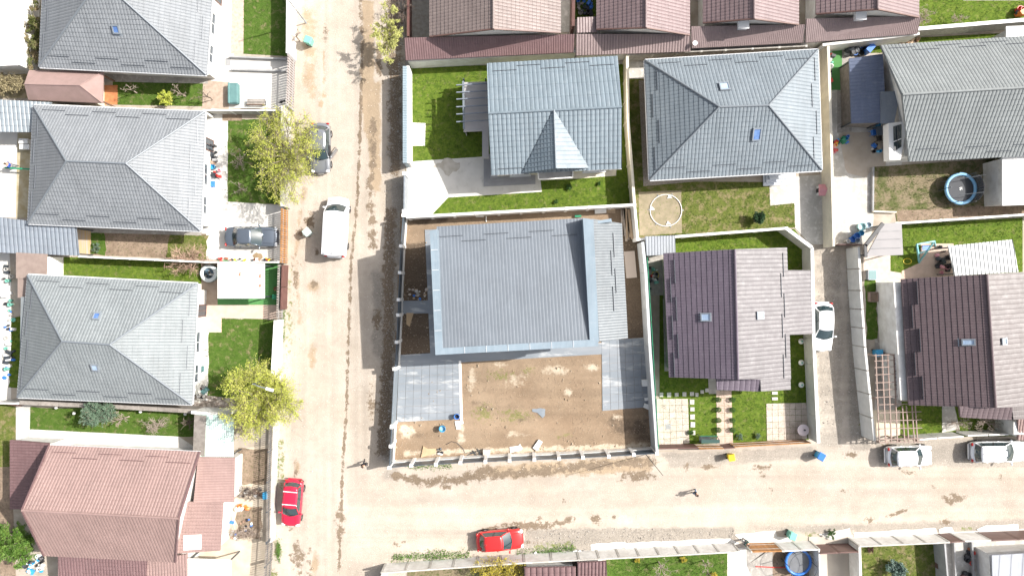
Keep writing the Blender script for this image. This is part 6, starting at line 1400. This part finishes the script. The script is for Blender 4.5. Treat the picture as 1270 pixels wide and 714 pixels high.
# trampolines
def trampoline(label, x, y, r, ring, z=.85, ang=0, net=True):
    c = at(x, y, z); c.z = 0; root = thing("trampoline", label, "trampoline", c); root['_o'] = (0, 0, 0)
    build("safety_pad", MB().torus((0, 0, z), r * .9, r * .1, 40, 8).add([], []), ring, root, True).scale = (1, 1, 1)
    build("jumping_mat", MB().lathe((0, 0, 0), [(.01, z - .02), (r * .8, z - .03), (r * .8, z - .01), (.01, z)], 40), M("trampoline_mat", (.16, .165, .175), (.13, .135, .14), rough=.8) if net else M("trampoline_mat_dark", (.035, .038, .045), rough=.7), root)
    for i in range(6):
        a = 2 * pi * i / 6 + ang; p = Vector((cos(a) * r, sin(a) * r, 0))
        build("pole", MB().tube([p, p + Vector((0, 0, z + (1.1 if net else 1.0)))], .03, 6), DMET, root)
    for i in range(3):
        a = 2 * pi * i / 3 + ang + .5; build("leg", MB().tube([(cos(a) * r * .9, sin(a) * r * .9, z), (cos(a) * r * 1.0, sin(a) * r * 1.0, 0.02), (cos(a + .6) * r, sin(a + .6) * r, .02), (cos(a + .6) * r * .9, sin(a + .6) * r * .9, z)], .025, 6), ALLOY, root)
    if net: build("net_rim", MB().torus((0, 0, z + 1.1), r, .018, 36, 5), DMET, root)
    return root
t1 = trampoline("grey trampoline with sky blue pad on the half bare lawn at the right", 1191.5, 234, 1.42, M("sky_pad", (.2, .42, .62), (.25, .48, .68), rough=.6), net=False)
m_ = MB().tube([(-.15, .08, .86), (.15, -.08, .86)], .03, 5).tube([(-.12, -.12, .86), (.12, .12, .86)], .03, 5).tube([(-.02, -.16, .86), (0.02, .16, .86)], .03, 5); build("star_mark", m_, WPAINT, t1)
for (a, b) in (((-1.5, .55), (1.5, 1.05)), ((-1.4, -.75), (1.35, -.45))): build("net_pole_bar", MB().tube([(*a, 1.9), (*b, 1.9)], .025, 5), DMET, t1)
nt_ = MB(); 
for i in range(10):
    a0 = -.9 + i * .18; nt_.bar((1.42 * cos(a0), 1.42 * sin(a0), 1.35), (1.42 * cos(a0 + .18), 1.42 * sin(a0 + .18), 1.35), .02, 1.0)
build("safety_net", nt_, M("net_fabric", (.1, .1, .11), rough=.9, alpha=.55), t1)
t2 = trampoline("black trampoline with deep blue pad behind the orange gate at the bottom", 990, 696.5, 1.2, BLUEP, .8)
# dismantled ring on the sand patch
rg_ = thing("trampoline_ring", "white steel ring of a dismantled trampoline lying on the sand patch", "trampoline ring", at(825.5, 261)); rg_['_o'] = (0, 0, 0)
build("ring", MB().torus((0, 0, .1), 1.4, .035, 40, 6), WPAINT, rg_, True)
for a in (.0, 1.2, 2.05, 3.1, 4.1, 5.0): build("bracket", MB().bar((1.4 * cos(a), 1.4 * sin(a), .08), (1.58 * cos(a), 1.58 * sin(a), .06), .05, .05), GMET, rg_)
for a in (1.3, 3.05, 4.9): c = Vector((1.2 * cos(a), 1.2 * sin(a))); build("white_plate", MB().prism([(c.x - .2, c.y - .1), (c.x + .22, c.y - .05), (c.x - .05, c.y + .24)], .06, .12), WPLA, rg_)
rg2 = tag(build("hose_loop", MB().torus((0, 0, .03), .62, .01, 30, 4, 1, 1.3), BLACKP, None, origin=(0, 0, 0)), "thin dark hose loop inside the white ring on the sand patch", "hose"); rg2.location = at(826, 262, 0)
# round table with parasol-like pink top, lamps, bench swing, stepping stones
rt_ = thing("round_table", "round pinkish white table on the beige patio by the lane wall", "table", at(992, 531, 0)); rt_['_o'] = (0, 0, 0)
build("tabletop", MB().lathe((0, 0, 0), [(.02, .72), (.5, .72), (.52, .74), (.5, .76), (.02, .76)], 24), M("pale_pink_top", (.72, .62, .62), rough=.5), rt_); build("pedestal", MB().lathe((0, 0, 0), [(.28, .07), (.26, .12), (.05, .16), (.05, .72)], 12), GMET, rt_)
build("jug", MB().lathe((.08, .03, 0), [(.06, .76), (.08, .9), (.05, 1.0)], 10), DMET, rt_)
for i, (x, y) in enumerate(((994, 423), (994, 449.5), (994, 477))):
    c = at(x, y, .5); c.z = 0; r0 = thing("garden_lantern", ("white turquoise lantern at the top of the narrow east lawn", "white turquoise lantern in the middle of the narrow east lawn", "white turquoise lantern at the lower end of the narrow east lawn")[i], "lantern", c, "lanterns on the lawn by the lane wall"); r0['_o'] = (0, 0, 0)
    build("stake", MB().tube([(0, 0, 0), (0, 0, .5)], .025, 6), WPAINT, r0); build("hood", MB().lathe((0, 0, 0), [(.26, .46), (.22, .54), (.06, .62)], 14), WPLA, r0, True); build("finial", MB().lathe((0, 0, 0), [(.05, .6), (.09, .66), (.02, .74)], 8), TEALP, r0, True)
stl = thing("stepping_stone_row", "row of pale square stepping stones curving below the dark house", "stepping stones", at(845, 489))
for x, y, s_ in ((820, 489, .32), (829.5, 489, .34), (839, 489, .34), (848.5, 488.5, .34), (858, 488, .36), (864, 489, .28), (870.5, 485.5, .3), (876.5, 483.5, .32), (858, 498, .4), (858.5, 507, .38), (858.5, 516.5, .38), (859, 526, .38), (859.5, 536, .36)):
    c = at(x, y); build("stepping_stone", MB().box((c.x, c.y, .06), (s_ * rg.uniform(.95, 1.05), s_ * rg.uniform(.9, 1.2), .08), rg.uniform(-.04, .04)), CONC, stl)
stl2 = thing("stepping_stone_pair", "two pale stepping stones right of the front lawn corner", "stepping stones", at(960, 490))
for y in (487, 494): c = at(960.5, y); build("stepping_stone", MB().box((c.x, c.y, .06), (.5, .26, .08)), CONC, stl2)
sw = thing("garden_bench", "dark green garden bench swing at the lower end of the entrance path", "bench", at(876, 543)); sw['_o'] = (0, 0, 0)
for i in range(5): build("seat_slat", MB().box((0, -.2 + i * .11, .45), (1.5, .08, .03)), DMET, sw)
for i in range(4): build("back_slat", MB().box((0, .3 + i * .03, .55 + i * .11), (1.5, .03, .08)), GREENP, sw)
for sx_ in (-.78, .78): build("side_frame", MB().tube([(sx_, -.35, 0), (sx_, -.1, 1.3), (sx_, .1, 1.3), (sx_, .4, 0)], .03, 6), DMET, sw)
build("canopy", MB().box((0, 0, 1.33), (1.6, .32, .04)), M("dark_green_canvas", (.03, .07, .06), rough=.8), sw)
# upper left yard objects
tb = thing("covered_sofa", "teal covered garden sofa in the white yard beside the gate", "sofa", at(292.5, 118)); tb['_o'] = (0, 0, 0)
build("seat", MB().box((.05, 0, .4), (.75, 1.75, .6)), TEALC, tb, bevel=.08); build("backrest", MB().box((-.35, 0, .55), (.2, 1.85, .4)), TEALC, tb, bevel=.08)
build("armrest", MB().box((0, .85, .5), (.75, .15, .2)), TEALC, tb, bevel=.05); build("armrest", MB().box((0, -.85, .5), (.75, .15, .2)), TEALC, tb, bevel=.05)
bn = thing("slatted_bench", "brown slatted bench against the low white wall", "bench", at(320, 129)); bn['_o'] = (0, 0, 0)
for i in range(4): build("seat_slat", MB().box((0, -.12 + i * .13, .45), (1.6, .1, .03)), GREYWOOD, bn)
for sx_ in (-.7, .7): build("leg", MB().box((sx_, .05, .22), (.06, .4, .44)), DMET, bn)
build("backrest", MB().box((0, -.25, .7), (1.6, .04, .25)), WOODB, bn)
ct = thing("cat", "small black and white cat sitting by the lattice gate", "cat", at(350, 127)); ct['_o'] = (0, 0, 0); ct.rotation_euler = (0, 0, R(15))
skinmesh("body", [(0, 0, .22), (.14, 0, .22), (.28, 0, .26), (.37, 0, .33), (-.1, 0, .2), (-.22, .05, .12), (-.36, .12, .08), (.26, .06, .12), (.27, .06, .02), (.26, -.06, .12), (.27, -.06, .02), (-.06, .07, .1), (.0, .08, .02), (-.06, -.07, .1), (0, -.08, .02)],
         [(0, 1), (1, 2), (2, 3), (0, 4), (4, 5), (5, 6), (2, 7), (7, 8), (2, 9), (9, 10), (4, 11), (11, 12), (4, 13), (13, 14)], [.085, .08, .06, .055, .08, .025, .018, .028, .022, .028, .022, .04, .024, .04, .024], BLACKP, ct)
for s_ in (-1, 1): build("ear", MB().add([(.36, s_ * .02, .37), (.37, s_ * .055, .36), (.35, s_ * .045, .42), (.34, s_ * .035, .365)], [(0, 1, 2), (0, 2, 3), (1, 3, 2), (0, 3, 1)]), BLACKP, ct)
# inflatable tub
ib = thing("round_tub", "round white rimmed inflatable tub full of dark clutter beside the white canopy", "tub", at(261, 339)); ib['_o'] = (0, 0, 0)
build("rim", MB().torus((0, 0, .35), .62, .17, 30, 8), M("pale_vinyl", (.7, .74, .74), (.6, .64, .64), rough=.4), ib, True); build("wall", MB().lathe((0, 0, 0), [(.76, .0), (.8, .3), (.6, .3), (.6, .1), (.01, .1)], 26), M("steel_blue_vinyl", (.15, .22, .28), rough=.5), ib)
for i in range(16): a = rg.uniform(0, 6.28); q = rg.uniform(0, .42); build("stone", MB().blob((q * cos(a), q * sin(a), .24), (rg.uniform(.05, .13), rg.uniform(.05, .1), .08), 6, 4, .25), (CONC2, BLACKP, FOAM)[i % 3], ib)
# streetlamps and utility poles
def pole(label, bx, by, h, arm=None, mat=GMET, r=.09, name="street_lamp", cat="street lamp"):
    c = at(bx, by); root = thing(name, label, cat, c); root['_o'] = (0, 0, 0)
    build("pole", MB().tube([(0, 0, 0), (0, 0, h * .5), (0, 0, h)], [r, r * .8, r * .6], 10), mat, root, True)
    if arm:
        a = Vector((arm[0], arm[1], h + .3)); build("arm", MB().tube([(0, 0, h - .1), (arm[0] * .3, arm[1] * .3, h + .2), a], .045, 6), mat, root)
        d = Vector((arm[0], arm[1], 0)).normalized(); build("lamp_head", MB().bar(a - d * .15, a + d * .5, .24, .1), WPLA, root, bevel=.04)
    return root
pole("grey street lamp rising through the lower yellow green tree", 346, 464, 6.2, (1.25, -.35))
pole("slim grey utility pole standing on the upper dirt road", 380, 29, 6.0, None, GMET, .06, "utility_pole", "pole")
up_ = pole("slim utility pole at the south east corner of the bare plot", 801, 563, 7.0, None, DMET, .035, "utility_pole", "pole")
pole("thin white post by the wall of the bare plot's west gate", 492, 452, 2.3, None, WPAINT, .05, "gate_post", "post")
# white lamp globes on the lawn above the brick red house
for i, (x, y) in enumerate(((70, 505), (92, 512), (174.5, 510), (230, 513))):
    c = at(x, y, .5); c.z = 0; r0 = thing("garden_lamp", ("leftmost white globe lamp below the third bungalow", "white globe lamp beside the grey green evergreen", "white globe lamp in the middle of the board fence", "rightmost white globe lamp near the reddish bare tree")[i], "lamp", c, "globe lamps along the board fence"); r0['_o'] = (0, 0, 0)
    build("post", MB().tube([(0, 0, 0), (0, 0, .45)], .03, 6), BLACKP, r0); build("globe", MB().blob((0, 0, .55), (.14, .14, .14), 12, 8, 0), WPLA, r0, True)
# play items and clutter
def clutter(name, label, cat, x, y, items, mats, spread, zr=(.05, .3), size=(.08, .2), seed=0, part="piece"):
    rg = random.Random(seed); root = thing(name, label, cat, at(x, y))
    for i in range(items):
        p = at(x + rg.uniform(-1, 1) * spread[0], y + rg.uniform(-1, 1) * spread[1]); s_ = rg.uniform(*size); z = rg.uniform(*zr)
        m = MB()
        if i % 3 == 0: m.box((p.x, p.y, z / 2 + .03), (s_ * 1.6, s_, z), rg.uniform(0, 3))
        elif i % 3 == 1: m.lathe((p.x, p.y, .02), [(s_ * .5, 0), (s_ * .65, z), (s_ * .5, z), (s_ * .4, z * .4)], 10)
        else: m.blob((p.x, p.y, z * .5 + .02), (s_ * .8, s_ * .6, z * .5), 7, 5, .2)
        build(part, m, mats[i % len(mats)], root)
    return root
clutter("grill_clutter", "dark grill, pots and chairs in the white yard left of the lawn", "grill", 265, 192, 22, (DMET, BLACKP, GREYW, RUST, DMET), (5, 11), (.2, .8), (.12, .3), 1)
clutter("toy_pile", "pinkish toys and red scooter between the grill and the blue crates", "toys", 268, 216, 12, (WPLA, REDP, PINKPL, DMET), (6, 6), (.1, .5), (.1, .25), 2)
board("small blue crate at the lower end of the yard clutter", [(261, 224.5), (265.5, 224.5), (265.5, 231.5), (261, 231.5)], .02, .3, BLUEP, "crate", "crate")
clutter("flower_pot_row", "row of small coloured pots and tools along the fence above the white canopy", "pots", 305, 322.5, 34, (TERRA, REDP, DMET, YELP, FOAM, RUST, BLACKP), (34, 2.2), (.1, .35), (.08, .18), 3, "pot")
clutter("patio_clutter", "blue chairs, table and dark odds and ends under the navy annexe", "patio furniture", 1092, 184, 12, (BLACKP, LBLUE, DMET, BLUEP, WPLA, BRNP, GREYW), (12, 5), (.1, .4), (.12, .25), 4, "item")
clutter("green_toys", "green and blue toys at the wall left of the damp concrete", "toys", 1042, 174, 10, (GREENP, BLUEP, BLACKP, LBLUE), (8, 4), (.1, .5), (.12, .3), 5, "toy")
clutter("red_toys", "red and yellow ride-on toys against the beige panel wall", "toys", 1034, 181, 8, (REDP, YELP, REDP, PINKPL), (2, 9), (.2, .5), (.15, .3), 6, "toy")
clutter("play_kitchen", "pale green and red play kitchen on the turf strip", "toys", 1028.5, 88, 9, (WPLA, TEALP, REDP, BLACKP), (2.5, 22), (.3, .8), (.2, .35), 7, "toy")
clutter("scrap_under_tarp", "black tarpaulin and scrap behind the navy annexe", "scrap", 1062, 62, 16, (BLACKP, DMET, BLACKP, GREYW, BLUEP), (14, 6), (.2, .9), (.2, .6), 8)
clutter("firewood_heap", "heap of orange brown firewood by the wall behind the pale grey green house", "firewood", 1126, 52, 26, (RAWW, WOOD, RAWW, WOODB), (11, 4), (.1, .3), (.1, .3), 9, "log")
clutter("plant_pots", "dark and terracotta plant pots between the two grey walls at the bottom right", "plant pots", 1200, 698, 14, (BLACKP, TERRA, BLACKP, BRNP, REDP), (7, 20), (.2, .4), (.2, .36), 10, "pot")
clutter("shelf_pots", "planter shelf left of the grey wall at the bottom right", "planters", 1163, 700, 8, (BRNP, WPLA, BRNP, CONC2), (2, 16), (.3, .5), (.25, .4), 11, "planter")
clutter("stone_heap", "heap of grey stones below the third bungalow's right corner", "stones", 248, 492, 26, (CONC2, CONC, BLACKP, FOAM), (9, 9), (.08, .3), (.1, .28), 12, "stone")
clutter("garden_junk", "white and orange sacks beside the vegetable beds", "sacks", 302, 628, 14, (FOAM, ORGP, CONC, FOAM), (9, 3), (.1, .4), (.14, .3), 13, "sack")
clutter("garden_tools", "pots and blue bags on the lower vegetable bed", "garden junk", 300, 655, 22, (CONC2, BLUEP, BLACKP, FOAM, RUST), (14, 14), (.1, .3), (.1, .22), 14)
clutter("stone_border", "grey stones and junk around the upper vegetable bed", "stones", 306, 610, 24, (CONC2, CONC, BLACKP, FOAM, RUST), (18, 5), (.1, .3), (.1, .25), 15, "stone")
clutter("white_sacks", "white sacks and junk in the bottom left yard", "junk", 44, 700, 22, (FOAM, CONC, BLACKP, LBLUE, DMET), (12, 12), (.1, .5), (.15, .4), 16)
clutter("yard_clutter", "small white, teal and dark yard objects at the left edge beside the third bungalow", "yard clutter", 12, 400, 44, (FOAM, TEALP, BLACKP, DMET, CONC, BLUEP), (7, 70), (.1, .5), (.12, .3), 17)
clutter("side_yard_items", "table, folded chairs and boxes beside the third bungalow's right wall", "yard clutter", 253, 478, 5, (DMET, CONC, BRNP, TEALC, GREYW), (4, 8), (.2, .6), (.15, .4), 18)
clutter("wall_junk", "white dish and junk on the verge by the bottom white panel wall", "junk", 716, 684, 9, (FOAM, BLACKP, CONC2), (7, 3), (.1, .3), (.12, .3), 19)
clutter("verge_stones", "white stones on the verge right of the red hatchback", "stones", 690, 686, 12, (FOAM, CONC), (28, 2.5), (.08, .2), (.1, .22), 20, "stone")
clutter("swing_yard_items", "dark pots and purple bag left of the white ribbed roof", "patio furniture", 1168, 322, 16, (BLACKP, PINKPL, BLACKP, DMET), (7, 16), (.2, .6), (.15, .4), 21)
clutter("green_yard_items", "garden items by the yellow hose between grey wall and aubergine house", "garden items", 809, 345, 18, (FOAM, BLACKP, DMET, TEALP, REDP), (5, 14), (.1, .4), (.1, .25), 22)
clutter("alley_junk", "dark bicycle parts and junk in the corner right of the taupe brown house", "junk", 725, 8, 20, (BLACKP, DMET, BLUEP, CONC2), (9, 10), (.1, .6), (.12, .35), 23)
clutter("red_orange_grill", "orange barrel grill on the top right lawn", "grill", 1260, 16, 5, (ORGP, REDP, DMET), (3, 3), (.4, .8), (.3, .5), 24)
h1 = tag(build("garden_hose", MB().torus((0, 0, .05), .3, .03, 26, 5, 1, 1.1), YELP, None), "coiled yellow hose in the narrow yard left of the aubergine house", "hose"); h1.location = at(812.5, 341)
h2 = tag(build("garden_hose", MB().torus((0, 0, .05), .3, .03, 26, 5, 1.2, .8), YELP, None), "yellow hose ring on the shaded grass below the blue swing frame", "hose"); h2.location = at(1125, 324)
# pink slide / playhouse
ph = thing("playhouse", "pink plastic play slide beside the beige panel wall", "playhouse", at(1018, 237)); ph['_o'] = (0, 0, 0)
build("roof", MB().add([(-.5, -.5, .7), (.5, -.5, .7), (.5, .5, .7), (-.5, .5, .7), (-.5, 0, 1.15), (.5, 0, 1.15)], [(0, 1, 5, 4), (2, 3, 4, 5), (0, 4, 3), (1, 2, 5), (3, 2, 1, 0)]), PINKPL, ph); build("wall", MB().box((0, 0, .36), (.8, .8, .7)), WPLA, ph)
build("door", MB().box((-.42, 0, .3), (.04, .35, .5)), BLACKP, ph)
# swing frame (turquoise)
sf = thing("garden_swing", "turquoise A frame garden swing on the lawn beside the white ribbed roof", "swing", at(1146, 312))
for a, b in (((1137, 303, 1.7), (1159, 299, 1.7)), ((1137, 303, 1.7), (1140, 326, 0.0)), ((1137, 303, 1.7), (1139, 314, .9)), ((1159, 299, 1.7), (1140, 325, .1)), ((1159, 299, 1.7), (1160, 305, 0)), ((1139, 314, .9), (1150, 311, .9))):
    build("frame_tube", MB().bar(W(*a), W(*b), .12, .12), M("turquoise_metal", (.18, .42, .46), (.22, .48, .5), rough=.5), sf)
for y in (306, 309): build("swing_seat", MB().bar(W(1144, y, .5), W(1153, y - .8, .5), .2, .04), BLUEP, sf)
# outdoor table frames on the patio beside lane wall
for lb, x, y in (("pinkish square planter frame by the boundary wall", 1081, 368), ("glass topped box by the boundary wall", 1079, 341)):
    c = at(x, y); r0 = thing("planter", lb, "planter", c); r0['_o'] = (0, 0, 0)
    for a, b in (((-.35, -.4), (.35, -.4)), ((.35, -.4), (.35, .4)), ((.35, .4), (-.35, .4)), ((-.35, .4), (-.35, -.4))): build("side", MB().bar((*a, .25), (*b, .25), .07, .4), PINKBAR if y > 350 else GMET, r0)
    build("soil" if y > 350 else "glass_top", MB().box((0, 0, .3 if y > 350 else .45), (.66, .76, .04)), SOIL if y > 350 else M("greenish_glass", (.2, .3, .3), rough=.1), r0)
# red hose over trampoline yard
tag(build("red_hose", MB().tube([at(937, 702, .05), at(960, 703, .05), at(977, 703, .05)], .05, 6), REDP, None), "red hose lying beside the blue trampoline", "hose")
# green clothes line bar at the left edge
tag(build("green_plank", MB().bar(at(6, 208, .9), at(38, 210, .9), .14, .08), GREENP, None), "long thin green plank beside the blue shirted person", "plank")
tag(build("downpipe_offcut", MB().tube([at(603, 268, .1), at(603, 275, .1)], .05, 6), WPLA, None), "short white pipe lying by the wall between the centre plots", "pipe")
# debris on the plot soil and gravel specks on the road (uncountable)
rs = np.random.RandomState(9); mb = MB()
def scatter(n, poly, sz, seed):
    rg = random.Random(seed); xs = [p[0] for p in poly]; ys = [p[1] for p in poly]; out = MB(); k = 0
    while k < n:
        x, y = rg.uniform(min(xs), max(xs)), rg.uniform(min(ys), max(ys))
        if sd_poly(np.array([x]), np.array([y]), poly)[0] < 0: continue
        p = at(x, y); s_ = rg.uniform(*sz) * (1 + 1.5 * (rg.random() > .95)); a = rg.uniform(0, 3); z = .03
        v = [(p.x + s_ * cos(a + t) * rg.uniform(.6, 1.1), p.y + s_ * sin(a + t) * rg.uniform(.6, 1.1), z) for t in (0, 2.1, 4.2)] + [(p.x, p.y, z + s_ * .8)]
        out.add(v, [(0, 1, 3), (1, 2, 3), (2, 0, 3)]); k += 1
    return out
stuff(build("earth_clods", scatter(2600, [(502, 290), (530, 290), (536, 440), (572, 452), (742, 440), (748, 508), (812, 508), (812, 555), (490, 570)], (.02, .07), 3), M("clod", (.33, .25, .17), (.42, .35, .27), scale=1, rough=.95)), "loose clods and pebbles on the bare plot")
stuff(build("gravel", scatter(3000, [(640, 655), (910, 655), (915, 680), (640, 686)], (.015, .045), 4), M("gravel_chip", (.4, .37, .33), (.5, .46, .42), scale=2, rough=.9)), "grey gravel on the south verge")
stuff(build("gravel", scatter(2500, [(478, 0), (500, 0), (498, 330), (488, 570), (468, 570), (478, 330)], (.02, .06), 5), MATS["gravel_chip"]), "stones along the east verge of the road")
stuff(build("gravel", scatter(1500, [(352, 400), (370, 400), (392, 520), (380, 714), (350, 600)], (.015, .045), 6), MATS["gravel_chip"]), "small stones along the west verge of the road")
stuff(build("gravel", scatter(1600, [(1008, 310), (1068, 310), (1080, 545), (1016, 545)], (.015, .05), 7), MATS["gravel_chip"]), "stones on the asphalt lane")
for o in bpy.data.objects:
    if '_o' in o: del o['_o']

# garden chairs and tables
def make_chair(label, x, y, rz, mat, group=None):
    c = at(x, y); root = thing("garden_chair", label, "chair", (c.x, c.y, .03), group, R(rz)); root['_o'] = (0, 0, 0)
    build("seat", MB().box((0, 0, .43), (.46, .46, .04)), mat, root, bevel=.01)
    build("backrest", MB().add([(-.23, -.22, .45), (-.23, .22, .45), (-.3, .2, .88), (-.3, -.2, .88), (-.2, -.22, .45), (-.2, .22, .45), (-.27, .2, .88), (-.27, -.2, .88)], [(0, 1, 2, 3), (7, 6, 5, 4), (0, 4, 5, 1), (3, 2, 6, 7), (0, 3, 7, 4), (1, 5, 6, 2)]), mat, root)
    for a in (-.2, .2):
        for b in (-.2, .2): build("leg", MB().tube([(a * .9, b * .9, .42), (a * 1.1, b * 1.1, 0)], .018, 6), mat, root)
        build("armrest", MB().tube([(-.24, a * 1.15, .65), (.18, a * 1.15, .65), (.2, a * 1.1, .43)], .02, 6), mat, root)
    return root
def make_table(label, x, y, rz, w_, d_, mat):
    c = at(x, y); root = thing("garden_table", label, "table", (c.x, c.y, .03), None, R(rz)); root['_o'] = (0, 0, 0)
    build("tabletop", MB().box((0, 0, .72), (w_, d_, .04)), mat, root, bevel=.01)
    for a in (-1, 1):
        for b in (-1, 1): build("leg", MB().box((a * w_ * .44, b * d_ * .42, .35), (.05, .05, .7)), DMET, root)
    return root
make_table("dark table under the edge of the navy annexe patio", 1092, 164, 5, 1.5, .8, M("smoky_tabletop", (.1, .13, .17), rough=.3))
for lb, x, y, a, m_ in (("left of the two sky blue chairs on the upper side of the dark patio table", 1086, 156, -90, LBLUE), ("right of the two sky blue chairs on the upper side of the dark patio table", 1096, 157, -80, LBLUE),
                        ("left of the two black chairs on the lower side of the dark patio table", 1087, 173, 95, BLACKP), ("right of the two black chairs on the lower side of the dark patio table", 1097, 175, 80, BLACKP)):
    make_chair(lb, x, y, a, m_, "chairs at the patio table")
make_chair("blue garden chair at the left end of the dark patio table", 1080, 166, 10, BLUEP)
make_table("small pale table beside the third bungalow's right wall", 253.5, 437, 0, .7, .7, PAVE)
make_chair("teal garden chair below the small pale table", 253, 456, 90, TEALC)
make_chair("grey garden chair above the small pale table", 252.5, 421, -90, GREYW)
for o in bpy.data.objects:
    if '_o' in o: del o['_o']
